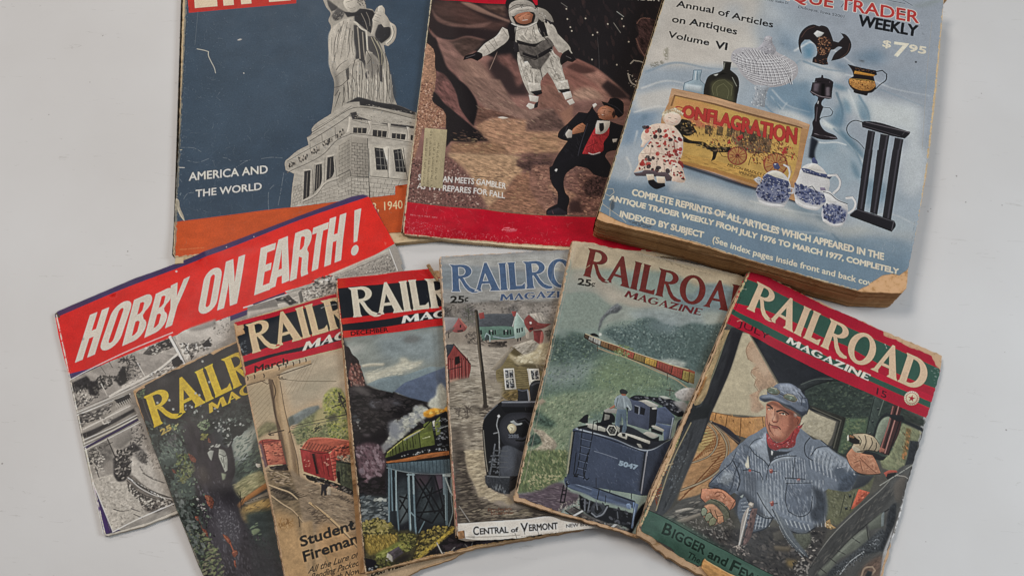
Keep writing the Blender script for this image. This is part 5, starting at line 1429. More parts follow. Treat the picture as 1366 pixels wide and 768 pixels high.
m['ops'] = r'''
p 8fa0ad -50-50 2760 0 0 3550-2760 0
p 8b97a5 835-830 1868-626 99 2553-139 1217-658-441-419-925-857-677|soft=10
p b3ada4 -513-109 1385-515 67 1604-187 904-355 292-533-173|soft=8
p c1bab0 -40 1523 469-153 441-363 170 124-321 589-508 258|soft=4;a=.6
p 7f97ac -45 1796 463-150 438-147-71 192-434 285-297 225|soft=4;a=.8
p b9b6b0 -8 2092 342-189 246-1-201 195-305 184|soft=3
p 6d8ca8 -4 2306 271-88-59 188-90 195-98 72|soft=2.5
p 97a6b2 11 2717 212-109 1 283-191 180|soft=3
p 8b9aa8 605 793 160-84-26 255-124 5|soft=6;a=.5
p c4bfb5 840 1099 139 87-201 96|soft=3;a=.8
p 6f90ab 1154 1608 219-164 125-71 190 204-312 218-227-86|soft=4
p 7e99b0 1096 892 236 30 23 133-175-35|soft=5;a=.8
p c3c2bd 890 709 110-73 167 104-82 92|soft=6;a=.5
p 5f8fae 1377 986 75-56 53 107-6 109-79 26|soft=1.5
p 4a87aa 1426 1063 43-30 14 88-28 9|soft=1
p 5d7f9b 1920 948 129-104 123 37-53 139-209 23-74-22|soft=5
p 6585a0 1682 1102 144 14 35 79-116 8|soft=3
p b8bbbb 1414 1204 140-15 191 14 123 35-137 104-22-67-279 30|soft=3
p a7b0b6 1355 1420 165-144 33 198-107 133|soft=5
p 6b8aa4 1182 973 171 83-19 98-157-71|soft=4
p 7f93a6 2127 1079 514-107 26 240-402 31|soft=6;a=.6
p 6488a2 1164 1603 353-208 49 161 52 244-147 19-232 7-61-80|soft=3
p 4d7c9d 1463 1634 148 53 11 140-109-36|soft=3
p c3c4bf 1239 1826 170-29 180 41-36 55-211-16|soft=3
l ced0cc 1203 1693 71 63 55 46 31-90|w=.5;soft=.6
l 42718f 1244 1722 60 74 14 10|w=.8;soft=.6
p b9bebd 1757 1436 136-29 163 6 485-55 90 791-92 29-79-479-411-9-174-88|soft=5
p 517f99 1702 1380 100 41 89-28-98-28|soft=2
p 547f9a 1809 1623 34-83 38 103 14 168-53 31-104-9 44-86|soft=2.5
p 4f7c98 2029 1552 52 41 24 93-56 4-32-62|soft=2
p 6f94a9 1956 1445 103 69 44 158-73-33|soft=3
p 5e8aa3 1845 1481 70 79 27 107-63-37|soft=2
p c5c8c3 1677 1810 94 12 101 66 55 67-77-60-143-38|soft=1.5
p 48758f 1831 1845 84 29 183 165 28 45-89 2-91-82|soft=2
p 7d9cae 1694 2058 237-77 181 163 23 164-297 95-132-129|soft=3
p a8b4ba 1867 2002 123 71 124 242-127 41|soft=3
p 5d87a0 2019 2119 76 139 19 57-42 13|soft=1.5
l d2d4cf 1620 2026 95 25 152-49 79 2|w=1.2;soft=.5
p 8fa5b3 2214 1820 100-18 10 164-62 211|soft=2
p b0b7ba 2407 1911 245-107 25 427-87 134-121-41|soft=4
p 67899f 2134 2298 198-10 44 171-156 141|soft=3
p 8aa1af 1685 2143 344-111 77 302-127 120-197-124|soft=4
p 4f7a93 2008 2121 87 136 30 57-58-21|soft=2
p 52778f 1533 2769 140-20 90 11-5 104-160-38|soft=2.5
p 3f6179 1767 2784 87-2 78 78-112-16|soft=2.5
p a9aaa4 1151 2827 384-45 306 56 256-31 139-95 386-21 14 122-469 174-438-37-547 36|soft=5
p 93a3ab 2128 2720 488-130 15 123-275 88|soft=4
p 5e7f98 1073 3003 105-41 373-30 236-26 223 43 249-67 387-35 73 618-1543 17|soft=4
p 6f8ba0 2237 2877 402-91-47 190-318 14|soft=5
l 3f6680 1965 2938 85 61 46 19|w=.8;soft=.8
p 5d7d97 -15 3014 157-4 195-23 198-11 151-22 222 7 313-16 209 2 120 652-1018 108-560-319-1-257|soft=3.5
p a7aaa8 527 2939 121-157 103-40 227 7 420 27 27 147-204 22-315 3-223-6-145 46|soft=3
p 6e8aa0 554 2665 408 9 286-3 28 149-336-29-292-9|soft=4
p 99a4aa -12 2806 168-54 71 151-89 95-126-12|soft=4;a=.8
p 4c6c86 314 2981 213-42-10 56-144 46|soft=2;a=.7
p 4d6e88 -19 3127 96-17 44 128-106 60|soft=2.5;a=.6
p 557893 124 2293 63-27-29 73-29 23|soft=1.2;a=.7
l 6f8aa0 46 1820 228-181 347-43 235-97|w=2.5;w2=.75;soft=.7;a=.8
l cdc9c1 50 2012 204-153 277-20|w=2;w2=.6;soft=.7;a=.8
l cfccc5 48 2289 205-134 221-4|w=1.5;w2=.45;soft=.7;a=.8
l cfd0cd 1325 1107 119-150 218 21 232 127|w=2;w2=.6;soft=.7;a=.8
l 56809c 1427 1202 203 25 193-27|w=2;w2=.6;soft=.7;a=.8
l c9ccc9 1829 1234 222-18 214 37 344-23|w=1.6;w2=.48;soft=.7;a=.8
l 7391a6 1850 1281 281 16 438 69|w=2;w2=.6;soft=.7;a=.8
l 5f87a0 1238 1428 69-96 90-139|w=2;w2=.6;soft=.7;a=.8
l 4f7b98 1084 1751 162 115 120 45|w=2;w2=.6;soft=.7;a=.8
l bfc4c3 1202 1619 162 120 211 17|w=1.4;w2=.42;soft=.7;a=.8
l 466f8a 1779 1464 85 199-1 171|w=2.2;w2=.66;soft=.7;a=.8
l c3c8c6 1880 1396 98 195 78 164|w=1.6;w2=.48;soft=.7;a=.8
l 527d98 1983 1433 105 157 38 176|w=2.2;w2=.66;soft=.7;a=.8
l c9ceca 1706 1800 215 150 187 172 56 112|w=1.6;w2=.48;soft=.7;a=.8
l 44708b 1813 1867 215 165 89 152|w=1.8;w2=.54;soft=.7;a=.8
l 86a0ae 1675 2113 171 60 227 171|w=2;w2=.6;soft=.7;a=.8
l c9c5bb 807 3110 322-53 396-21 378-77|w=1.6;w2=.48;soft=.7;a=.8
l 7f98a8 590 3025 322-41 268-9|w=1.6;w2=.48;soft=.7;a=.8
l c3c0b8 1223 2849 396-28 321-42|w=1.4;w2=.42;soft=.7;a=.8
l b9bcba 2189 2700 246-110 212 41|w=1.6;w2=.48;soft=.7;a=.8
l 6b8799 2099 2972 250-49 279-14|w=2;w2=.6;soft=.7;a=.8
l c3c0b9 99 2770 67 107-11 115|w=2;w2=.6;soft=.7;a=.8
l c9c6bf 122 2475 6 139|w=1.5;w2=.45;soft=.7;a=.8
p 241f20 1338 967 4-79 39-92 64-56 60 0 11-12 61 4 30 38 52 108 48 0 37-75-29-37-14-8 62 8 59 75 10 74-23 84-50 62-86 59 20-98 57-96-35 4-40 51-22 8-12 80-4 47 20 55-56 18-95 0 2-61 20-22-19-117-69-55-45 15-25 70 28 106-18-17-32-82|r=.08
p c3c4c0 1465 848 26-48 68 9-23 47-32 26|soft=.2
d 8d6247,5d3b2b,a5795a,3a2822 1509 911 38-59 85 4 25 85-29 117-91 30|n=150;s=.8,2;e=1.5;j=90;a=.8
d 6b4a3a,2e2423 1505 1144 130-42 22 69-145 17|n=30;s=1,2
l 4f3a33 1361 928 37-106 63-60|w=.4
l 4a3833 1812 859-7 111-57 95|w=.5
p a5a2a4 761 1382 19-86 74-61 115-38 53-43 103-37 33 51 115 37 91 46 34 95-25 98-68 82-129 74-114 27-102-35-70-48-64-81-48-26|r=.15
p 9c9a9f 986 1191 37-99 3-49 30-34 39 9 10 59 50 76-12 66-105 22|r=.1
d d0cdcd,6f6c72,55525a 996 1211 27-119 12-68 34-12 34 51 52 90-57 82|n=70;s=.6,1.6;j=90;a=.8
l 4b4950 771 1362 53 20 11 53|w=.4;mn=-.5,1,-18,1
l e6e3e0 782 1358 52 20 6 46|w=.35;mn=-.4,1,-18,1
l 4b4950 799 1338 62 40 19 72|w=.4;mn=-.5,1,-18,1
l e6e3e0 809 1334 62 40 14 65|w=.35;mn=-.4,1,-18,1
l 4b4950 826 1315 71 59 29 92|w=.4;mn=-.5,1,-18,1
l e6e3e0 836 1311 71 59 24 84|w=.35;mn=-.4,1,-18,1
l 4b4950 853 1291 81 80 37 110|w=.4;mn=-.5,1,-18,1
l e6e3e0 863 1287 81 80 32 103|w=.35;mn=-.4,1,-18,1
l 4b4950 880 1268 90 99 46 130|w=.4;mn=-.5,1,-18,1
l e6e3e0 890 1264 90 99 41 123|w=.35;mn=-.4,1,-18,1
l 4b4950 908 1245 98 119 55 150|w=.4;mn=-.5,1,-18,1
l e6e3e0 918 1241 98 119 51 143|w=.35;mn=-.4,1,-18,1
l 4b4950 935 1222 108 139 63 169|w=.4;mn=-.5,1,-18,1
l e6e3e0 945 1218 108 139 58 162|w=.35;mn=-.4,1,-18,1
l 4b4950 967 1223 114 148 70 176|w=.4;mn=-.5,1,-18,1
l e6e3e0 977 1219 114 148 65 169|w=.35;mn=-.4,1,-18,1
l 4b4950 999 1225 120 155 77 184|w=.4;mn=-.5,1,-18,1
l e6e3e0 1009 1221 121 156 71 176|w=.35;mn=-.4,1,-18,1
l 4b4950 1031 1227 124 147 80 176|w=.4;mn=-.5,1,-18,1
l e6e3e0 1041 1223 124 148 75 168|w=.35;mn=-.4,1,-18,1
l 4b4950 1063 1229 127 140 84 167|w=.4;mn=-.5,1,-18,1
l e6e3e0 1073 1226 128 139 78 161|w=.35;mn=-.4,1,-18,1
l 4b4950 1095 1232 131 131 87 160|w=.4;mn=-.5,1,-18,1
l e6e3e0 1105 1228 131 132 82 153|w=.35;mn=-.4,1,-18,1
l 4b4950 1126 1234 135 124 91 152|w=.4;mn=-.5,1,-18,1
l e6e3e0 1137 1230 134 125 86 145|w=.35;mn=-.4,1,-18,1
l 4b4950 1158 1237 127 120 82 148|w=.4;mn=-.5,1,-18,1
l e6e3e0 1168 1233 127 120 78 141|w=.35;mn=-.4,1,-18,1
l 4b4950 1190 1239 108 114 65 141|w=.4;mn=-.5,1,-18,1
l e6e3e0 1200 1236 109 114 59 134|w=.35;mn=-.4,1,-18,1
l 4b4950 1222 1242 90 107 47 135|w=.4;mn=-.5,1,-18,1
l e6e3e0 1232 1239 90 107 42 127|w=.35;mn=-.4,1,-18,1
l 4b4950 1253 1245 73 100 29 128|w=.4;mn=-.5,1,-18,1
l e6e3e0 1264 1242 72 100 24 121|w=.35;mn=-.4,1,-18,1
l e0dddb 775 1345 136 4 135-30 139-69 61-57|w=.35;mn=-.35,1,-18,1
l 55525a 778 1359 135 4 135-30 139-68|w=.3;mn=-.3,1,-18,1
l e0dddb 782 1376 135 4 147-34 151-72 62-58|w=.35;mn=-.35,1,-18,1
l 55525a 785 1391 134 4 147-35 152-72|w=.3;mn=-.3,1,-18,1
l e0dddb 788 1408 135 4 159-39 164-76 61-58|w=.35;mn=-.35,1,-18,1
l 55525a 791 1422 134 4 160-39 163-76|w=.3;mn=-.3,1,-18,1
l e0dddb 813 1431 135 5 162-40 166-76 62-57|w=.35;mn=-.35,1,-18,1
l 55525a 816 1446 135 4 161-40 166-76|w=.3;mn=-.3,1,-18,1
l e0dddb 839 1455 134 4 164-40 169-76 62-57|w=.35;mn=-.35,1,-18,1
l 55525a 841 1469 135 5 164-40 169-77|w=.3;mn=-.3,1,-18,1
l e0dddb 864 1478 134 5 155-36 159-73 61-56|w=.35;mn=-.35,1,-18,1
l 55525a 867 1492 134 5 154-36 159-73|w=.3;mn=-.3,1,-18,1
l e0dddb 889 1502 134 5 145-32 149-70 61-56|w=.35;mn=-.35,1,-18,1
l 55525a 892 1516 134 5 144-32 150-69|w=.3;mn=-.3,1,-18,1
l e0dddb 914 1525 134 6 123-24 127-62 61-57|w=.35;mn=-.35,1,-18,1
l 55525a 917 1539 133 6 123-24 127-62|w=.3;mn=-.3,1,-18,1
l e0dddb 939 1548 134 7 100-16 106-55 61-56|w=.35;mn=-.35,1,-18,1
l 55525a 942 1562 133 7 101-16 105-55|w=.3;mn=-.3,1,-18,1
l e0dddb 964 1572 133 6 79-7 84-48 61-56|w=.35;mn=-.35,1,-18,1
l 55525a 967 1586 133 6 79-7 83-47|w=.3;mn=-.3,1,-18,1
d e3e0de,45434a,88868c 778 1375 79-126 173-51 248 36 101 103-67 164-205 110-178-53-117-104|n=300;s=.5,1.5;e=1.6;j=90;a=.8
p 8d9096 1046 1634 114-28 0 99-89 33|r=.1
p 8d959d 1037 1620 137-35-16 109 14 141-126 19 12-123|r=.1
d d8d8d6,5a5f69,aeb2b5 1037 1620 137-35-2 250-126 19|n=80;s=.7,2;ang=62;j=30;a=.8
p 7f9cab 462 1670 70-23 11 108 50 42 18 111-194 19-8-85 68-66|r=.05
p a9b8bd 420 1838 154-20 9 70-149 12|soft=.8
l 3d6079 460 1671 15 106-64 57 6 90|w=.6
l 3d6079 532 1652 11 103 50 42 13 105|w=.5
l c5ced1 484 1670 12 100|w=.6
l 44708c 465 1665 66-22|w=.9
l 47708a 495 1667 21 97|w=.6
p 23211d 702 1469 78-21 6 93 76 44 31 64 15 172 11 172-165 10-140-82-14-38-7-115 13-78 108-119|r=.06
p 4b4a33 642 1752 92-82 108-1 44 220-209 27|soft=1.5
p 14130f 648 1721 71-121 135 4-62-5-68 22|soft=.5
l 6d6b4d 693 1881-28-79 30-86 64-42 80 41 11 111|w=.4;a=.8
l 6d6b4d 728 1877-19-92 47-65 58 51 9 100|w=.4;a=.8
p b6b7ad 645 1662 44-34-17 38|soft=.3
l d0d0c6 667 1653 15-9|w=.5
l 8e8f80 820 1618 58 81|w=.4
l 85867a 720 1484 3 76|w=.5
l 3b3a33 707 1478 71-21|w=.6
p 2b3240 541 2683 439 22 415-32 274 40 4 25-269-15-418 11-438-19|soft=.8
p a97f55 312 1928 28-4 1105-39 155 6-3 391 17 435-236-12-837-22-235-350 15-289|n=.06,4,-3,5;r=.08
p b58f6c 312 1931 1130-59 151 15-7 59-131 0-1100 43-34 55-7 174-11 74 11-275|n=.08,3,-3,6
p 6f4f33 349 1989 1105-53 85 4 3 16-85-1-1093 49-3 113-17 5|soft=.15
p b8934f 364 2004 1166-50 19 316-5 192-44 175-928 9-148-253|n=.08,4,-18,2
p c08a52 366 2015 320-3 169 136-397 94-83-115|soft=1.5
p b98f4a 524 2581 426-24 424-1 114 72-935 31|n=.1,2,-3,3
p 9e6f38 541 2656 957-32-4 41-958 22|a=.8
l 6b4a2c 541 2683 438 19 398-3|w=.7
p 6d5640 899 2130 155-48 241 39 9 178-194 71-150-53|soft=.5;n=.2,2,-18,1
d 3e3428,8f5b3a,b78345,2c2520,6a3f2c 899 2130 396-9 200 57-53 128-460 3|n=170;s=1,3;ang=62;j=30;a=.7
p b06a4c 534 2217 64-77 110-21 158 24-14 49-97 38-86 28-91 1|soft=1
d b5523c,d8b05c,c97848 542 2201 166-82 150 42-119 102-159 10|n=60;s=1,3;j=90;a=.7
p 3b332a 685 2225 78-12 8 95-67 8|a=.75
p 3b332a 795 2201 57-9 8 96-57 9|a=.75
p 3b332a 882 2165 57-9 0 114-46 4|a=.75
p 3b332a 988 2165 57-8 10 109-57 8|a=.75
p 3b332a 1091 2153 71 2-7 87-57 7|a=.75
l b58b50 741 2165 28 186|w=1;a=.7
l b58b50 850 2121 26 188|w=1;a=.7
l b58b50 948 2081 26 189|w=1;a=.7
l b58b50 981 2068 25 189|w=1;a=.7
l b58b50 1211 1980 23 190|w=1;a=.7
l b58b50 1255 1965 23 190|w=1;a=.7
p 1e1b18 427 2308 50-86 70 5 61 65 19 35-66 63-46 1 75 31 134-15 50 25 110-28 84-48-9 73-107 43-11 88-15 11-12-85-55-22-72-18-133 16-86-28|r=.2
d 3c3831,14120f,6a5a44 421 2282 145-75 61 120-76 122 398-71-97 94-320-4|n=60;s=1.5,4;ang=-3;a=.7
l 211d19 660 2427-109 22-36-58|w=.8
l 1f1b18 825 2482-3 95|w=.9
l 241f1b 873 2464 29 30 57-9|w=.7
l 7d2f2c 1110 2409 2 24-4 24-9 23-14 20-17 17-20 11-21 5-21-1-19-8-16-13-12-18-8-22-2-24 4-24 9-24 14-20 17-17 20-11 22-5 21 1 19 8 16 13 12 19 7 22|w=1.3
p 8d5a3e 1110 2409 2 24-4 24-9 23-14 20-17 17-20 11-21 5-21-1-19-8-16-13-12-18-8-22-2-24 4-24 9-24 14-20 17-17 20-11 22-5 21 1 19 8 16 13 12 19 7 22|a=.5
l 8d3230 1031 2440 73-12|w=.6
l 8d3230 1031 2440 64 32|w=.6
l 8d3230 1031 2440 38 67|w=.6
l 8d3230 1031 2440 1 84|w=.6
l 8d3230 1031 2440-36 79|w=.6
l 8d3230 1031 2440-63 52|w=.6
l 8d3230 1031 2440-74 11|w=.6
l 8d3230 1031 2440-65-33|w=.6
l 8d3230 1031 2440-38-68|w=.6
l 8d3230 1031 2440-2-85|w=.6
l 8d3230 1031 2440 35-80|w=.6
l 8d3230 1031 2440 63-53|w=.6
p 5b2421 1048 2433 0 10-5 10-8 6-10 1-8-5-4-8 1-11 5-9 8-6 9-1 8 4
l 7d2f2c 1473 2371 2 29-6 30-11 28-17 24-22 19-25 13-26 5-25-3-24-10-20-17-14-23-9-27-2-29 5-30 12-29 17-25 22-19 25-13 26-5 26 3 23 10 20 18 15 23 8 28|w=1.3
p 8d5a3e 1473 2371 2 29-6 30-11 28-17 24-22 19-25 13-26 5-25-3-24-10-20-17-14-23-9-27-2-29 5-30 12-29 17-25 22-19 25-13 26-5 26 3 23 10 20 18 15 23 8 28|a=.5
l 8d3230 1375 2404 90-9|w=.6
l 8d3230 1375 2404 78 44|w=.6
l 8d3230 1375 2404 45 85|w=.6
l 8d3230 1375 2404 0 104|w=.6
l 8d3230 1375 2404-45 96|w=.6
l 8d3230 1375 2404-79 62|w=.6
l 8d3230 1375 2404-91 11|w=.6
l 8d3230 1375 2404-79-43|w=.6
l 8d3230 1375 2404-46-85|w=.6
l 8d3230 1375 2404-1-105|w=.6
l 8d3230 1375 2404 45-95|w=.6
l 8d3230 1375 2404 78-60|w=.6
p 5b2421 1396 2397-1 13-6 11-10 7-12 1-9-6-5-11 1-13 6-11 10-7 12-1 9 6
l 3d2c22 1092 2336 104 2 130-47 187-9|w=.9
l 5d3a2a 1145 2494 7-85 44-71|w=.7
d 94312e,6e2a28,3a2822,b9853f 1116 2340 205-75-15 170-152 43|n=70;s=1,3;j=90;a=.8
d a5302f,3b2f29,c29a50,54402f 750 2315 325-127 164 134-245 51-201 39|n=80;s=1,2.6;ang=62;a=.8
d a5302f,3b2f29,7d3a2f 1328 2179 167-1 85 137-196-17|n=60;s=1,2.6;ang=62;a=.8
p 98302f 982 2252 48-54 17 29-36 56|r=.2
p 9c3531 914 2322 16-35 22 48-31 19|r=.1
p 9b3430 1401 2265 31-80 25 75-30 24|r=.2
d 4b3a28,8f6a3d,2f261d,a3764a,6b3f2c,c9a35c 489 2274 410-144 398 4 244 84-58 129-471 116-299 2|n=330;s=1,3.4;ang=62;j=40;e=2;a=.6
d 2a2018,4b3a28 589 2312 772-144 9 52-770 144|n=70;s=1,3;ang=62;j=15;e=3;a=.7
d 8f6f38,a8854a,7a5a30 526 2593 848-33 103 71-912 31|n=110;s=2,6;ang=-3;j=8;e=5;a=.5
t a3302f 390 2153 65-1-67-49|{'t':'C','b':.25,'ol':('6d2420',.15)}
t ad3631 473 2202 1039-69-1053-55|{'t':'ONFLAGRATION','b':.75,'ol':('5d211c',1.05),'part':'box_lettering','grow':.33}
t 4a3723 965 2576 386-19-384-9|{'t':'MILTON BRADLEY CO.','b':.1}
t 4a3723 1076 2611 193-7-194-20|{'t':'SPRINGFIELD','b':.1}
p cdb6a4 170 2530 15-102 59-68 84-34 79-5 67 42 47 54 28 101 7 107-20 60 64 86 43 93-107 21-51-77-36 38-126-12-130 68 20-100-18-75 46-137 24-91-30 65-15 32|n=.06,2,42,2;r=.12
p b79c8c 370 2507 120-25 66 143-39 26-67-47|soft=2;a=.5
l 7c6357 354 2689 39 176|w=.5
l 97806f 255 2503 211-27|w=.4
l 97806f 210 2695 158-51 149 7|w=.5
p d6bfae 167 2531 65 20-16 74-28 2 2-62|r=.08
p d3bcad 468 2434 58-19 29 155-28 77-21-20 1-95|r=.08
l 6b3a36 454 2425 15 91 33 71|w=1.1;a=.8
d a5322c,8d2a28 138 2401 365-62 64 282 67 202-133 7-296 28 60-359|n=55;s=2,4.2;e=1.4;j=90;a=.9
d 2a2226,4b2a2a 138 2401 365-62 131 484-429 35 60-359|n=26;s=1.2,2.6;e=1.6;j=90;a=.9
d a5322c,7d2a28,2a2226 152 2411 347-42 68 252 60 169-121 12-294 41 56-331|n=44;s=3,5.5;e=1.3;j=90;a=.85
d 8f7a6d,e0ccba,a58c7d 138 2401 365-62 113 454-408 78|n=90;s=2,6;ang=57;j=20;e=5;a=.3
l 8b7466 272 2716 9 131|w=.6;soft=.2;a=.7
l 8b7466 414 2697 40 121|w=.6;soft=.2;a=.7
l 8b7466 278 2550 9 134|w=.6;soft=.2;a=.7
l 8b7466 509 2667 65 139|w=.6;soft=.2;a=.7
l 8b7466 302 2362 23 146|w=.6;soft=.2;a=.7
p d2bba9 303 2221 27-37 89-14 44 42-6 72-49 41-59-6-39-44|r=.06
d d8cbb0,b3a384,9d8c70 293 2225 23-51 72-40 73 15 18 58-22-21-49-13-85 34-13 68|n=90;s=1.4,3;j=90;e=1.6;a=.85
l 5e4238 356 2249 23-1|w=.5
l 5e4238 412 2242 24 1|w=.5
l a05348 383 2291 23-1|w=.5
p cda08d 335 2282 28-3-6 24|soft=.6
p c9998a 424 2267 21-7-11 25|soft=.6
p 9f8876 303 2221 41 100-34-31|soft=.5;a=.6
p 4f4347 195 2907 70-36 7-15 94-30 13 9 85-21 64 33-2 40-42 13-19-33-159 38-83 26|r=.15
p cbb9a4 302 2886 62-20 25 58-57 18|r=.05
p cbb9a4 390 2878 74-17 19 59-67 22|r=.05
p 16161b 332 2942 44-27 39 21 63-14 13 29-32 30-39 25-35-8-40-27|r=.05
l 17161b 351 2950 54 41|w=1
p cbb2a0 504 2694 59 8 85 133-25 37-76 8-33-69|n=.05,2,-18,1;r=.1
d a5322c,8d2a28,2a2226 499 2696 64 6 85 133-89 48|n=16;s=1.5,3.4;e=1.4;j=90;a=.9
p 1f191a 1824 1104 72 4 198-11 18 47-31 25 19 53 20 68-25 67-43 29-8 27-104 2-15-25-41-38-21-68 38-57-19-54|r=.06
p b07a34 1904 1163 186-12-3 19-184 27
p a8753d 1866 1268 75-9 159-29 16 47-47 66-113 22-68-29|n=.15,1,-18,1
d 5d2a1c,c99a55,3a1f18 1872 1266 228-36-10 92-195 26|n=70;s=.8,2.2;j=60;a=.8
l 1c1819 2096 1111 55-33 45 31 2 67-48 75-32 62|w=1.3;w2=.9
d 6b4a33,9a6a3a 1896 1108 187-8-6 40-175 12|n=20;s=1,2;ang=-6;a=.6
p 1c1718 1924 1383 137-15-6 42-127 1
l c08a45 1872 1269 147-35 84-5|w=.4
p 221d20 1563 1359 49-23 1-31 15-1 7 27 59 1 38 17 4 66-8 101-149 48-41-34 20-58|r=.05
l 5a5158 1575 1393-2 133|w=.8
l 6d646a 1699 1367 12 114|w=1
l 0f0d10 1563 1396 161-22|w=.5
p 231e21 1544 1416 184-59 17 186-27 15-34 4-18 35 1 43 20 16-10 154 20 57 42 43 107 29 21 28-48 23-109 28-81-9 3-85-16-66 9-46-18-152 15-49-1-43-76-34|r=.05
p 5b5157 1563 1425 50-16-1 103-41-1|soft=.8
p 6b6167 1675 1433 33-11 16 98-34 11|soft=.7
p 0e0c0f 1629 1403 28-9 17 142-28 9|soft=.5
l 756b70 1550 1525 85 24 103-12|w=.7
l 4d4549 1633 1680 13 154|w=.8
l 6b6267 1657 1972 91-1 101-12|w=.8
l 0e0c0f 1631 1952 72 19 90-1|w=.5
l 221d20 1688 1663 56-11 34 32-10 46-42 28-42 28-7 24|w=.8
p c7c9c5 1627 1610 9-3 0 32-7 2
p 1b2230 1629 2009 73 32-13 129 18 76-63-7|soft=.8
p 1f1d21 2047 1719 25-23 414-12-3 22-37 68-28 2-39 5-319-10|r=.04
l 5b565b 2085 1704 391-10|w=.7
l 3f3b40 2063 1749 336 12|w=.5
p 242226 2113 1783 68-1 2 511-64 20
p 242226 2227 1788 82-5-4 470-66 22
p 242226 2357 1788 79-4-8 430-75 24
l 45424a 2160 1796 2 503|w=1.2;soft=.4
l 45424a 2288 1797-4 463|w=1.2;soft=.4
l 45424a 2414 1791-8 430|w=1.2;soft=.4
l 232024 2052 1714-68 4-49 58-7 66 37 59 73 32 50 40 20 21|w=1.1;w2=.8
p 242226 2115 2004 70-22 13 652-67-5
p 242226 2223 1970 86-28 3 694-66-5
p 242226 2353 1928 81-26-1 747-76-2
l 45424a 2158 1990 10 627|w=1.2;soft=.4
l 45424a 2282 1951 1 668|w=1.2;soft=.4
l 45424a 2407 1911-2 727|w=1.2;soft=.4
p 1f1d21 2083 2709 54-82 323 20 19 38-26 79-368-43|r=.04
l 4a474c 2138 2637 318 20-5 88|w=.6
l 0f0e11 2094 2712 352 41|w=.7
p bcbab8 1258 2734 26-103 18-87 66-71 91 3 69 71 26 84-6 94-29 88-116 34-105-22|r=.06
p 4a5588 1256 2695 35-86 90-5 158-27 16 93-45 94-139 35-93-19|soft=1;a=.75
d 2c386f,3d4c86,222a55 1256 2695 34-93 242-30 23 98-45 94-139 35-93-19|n=130;s=1.2,3.4;e=1.4;j=90;a=.85
d c4c4c6,8f97b4 1256 2695 276-123 16 153-234 68|n=46;s=.8,2;j=90;a=.8
p 333f74 1284 2571 37-47 58 7 136 7 17 34-40 27-89 4-102-4|r=.06
d b9bccb,1f2650 1286 2550 242-3-36 49-193-4|n=40;s=.8,1.8;ang=-3;a=.8
p c9c5b6 1331 2520 48-50 69 3 24 46-70 17|r=.04
p 39457b 1351 2411 41-27 29 37-11 31-40 0|r=.06
p c9c7c6 1360 2399 23-3-12 18
l c3c1c0 1449 2385 42 13 21 60-4 69|w=1.7;w2=1.2
l 6d6d79 1470 2377 34 3 22 60|w=.4
p b3b2b4 1214 2624 38-41 29 3-3 74-31-15|r=.08
d 454f7d 1214 2624 61-43 1 67|n=8;s=1,2
l bab8b8 1531 2599 39 0 3 46-32 10|w=1.4
p c4c2c0 1293 2801 60 18 171-40-5 37-105 31-103-13|soft=.2
l 7b7c86 1294 2807 231-22|w=.4
p c0bebc 1575 2558 16-99 8-84 66-75 90-2 78 70 33 69 3 92 4 91-33 76-35 50-86 15-94-35-41-78|r=.05
p 4a5588 1579 2550 60-6 90 10 114 17 21 65-68 55-132 3-69-50|soft=1;a=.75
d 2c386f,3d4c86,222a55 1578 2544 60-7 90 11 114 16 22 72-67 61-132 3-70-56|n=110;s=1.2,3.4;e=1.4;j=90;a=.85
d c4c4c6,8f97b4 1587 2567 257 10-49 107-163 14|n=30;s=.8,2;j=90;a=.8
p 333f74 1598 2369 55-11 91 11 100-5 34 9-17 33-89 1-145 0|r=.06
d b9bccb,1f2650 1605 2374 251 0-6 29-223 4|n=30;s=.8,1.8;ang=-3;a=.8
p c9c5bd 1646 2353 29-63 55-11 54 64-64 14|r=.04
p 39457b 1672 2250 20-27 33 30 11 31-50 2|r=.06
l c6c4c2 1845 2371 62-27 40 41 6 78-39 72|w=2.4;w2=1.8
l 74747d 1853 2354 64-20 41 54 2 86-29 62|w=.4
l 2a3262 1695 2546 29-23 40 40|w=.8
p c6c4c2 1598 2696 94 34 130-15-17 34-96 15-93-28|soft=.2
p c2c0be 1844 2721 17-71-7-76-37-28 63-20 74 55 92 23 18 85-20 122-27 41-84 14-66-37|r=.05
p 4a5588 1846 2694 96-50 115 35-7 105-79 48-103-29|soft=1;a=.75
d 2c386f,3d4c86,222a55 1844 2682 97-44 116 41-7 105-79 50-103-31|n=110;s=1.2,3.2;e=1.4;j=90;a=.85
d c4c4c6,8f97b4 1851 2692 195-10-16 108-141 7|n=30;s=.8,2;j=90;a=.8
l 2b2f4e 1828 2549 56 2 72 42 90 14|w=.9
p c9c7c4 1830 2562 57 8 84 45-74 23-30-16
l c8c6c4 2032 2550 47-22 33 42-2 65-40 59|w=2.2;w2=1.6
l 75757e 2025 2539 57-25 39 53-4 79-35 57|w=.4
p c8c6c3 1858 2807 93 34 92-36-26 47-74 11-74-21|soft=.2
p 6f5a86 1790 2515 42-13 15 28-47 15|r=.2;a=.8
t 1c1b1e 141 987 936-85-941 8|{'t':'Annual of Articles','part':'subtitle_lettering','b':.32}
t 1c1b1e 142 1182 619-67-624-13|{'t':'on Antiques','part':'subtitle_lettering','b':.32}
t 1c1b1e 147 1370 386-24-389-49|{'t':'Volume','part':'subtitle_lettering','b':.32}
t 1c1b1e 597 1350 109-20-116-62|{'t':'VI','part':'subtitle_lettering','b':.5}
p 7d8a7f 1636 326 260-68 363-22 352-229 15 28-224 171-265 22-351 115|soft=2;a=.5
l 222428 1667 447 25-74 52 16 82-108|w=.7
l 222428 2256 205-121 7-49 0 116-47 127 41|w=.6
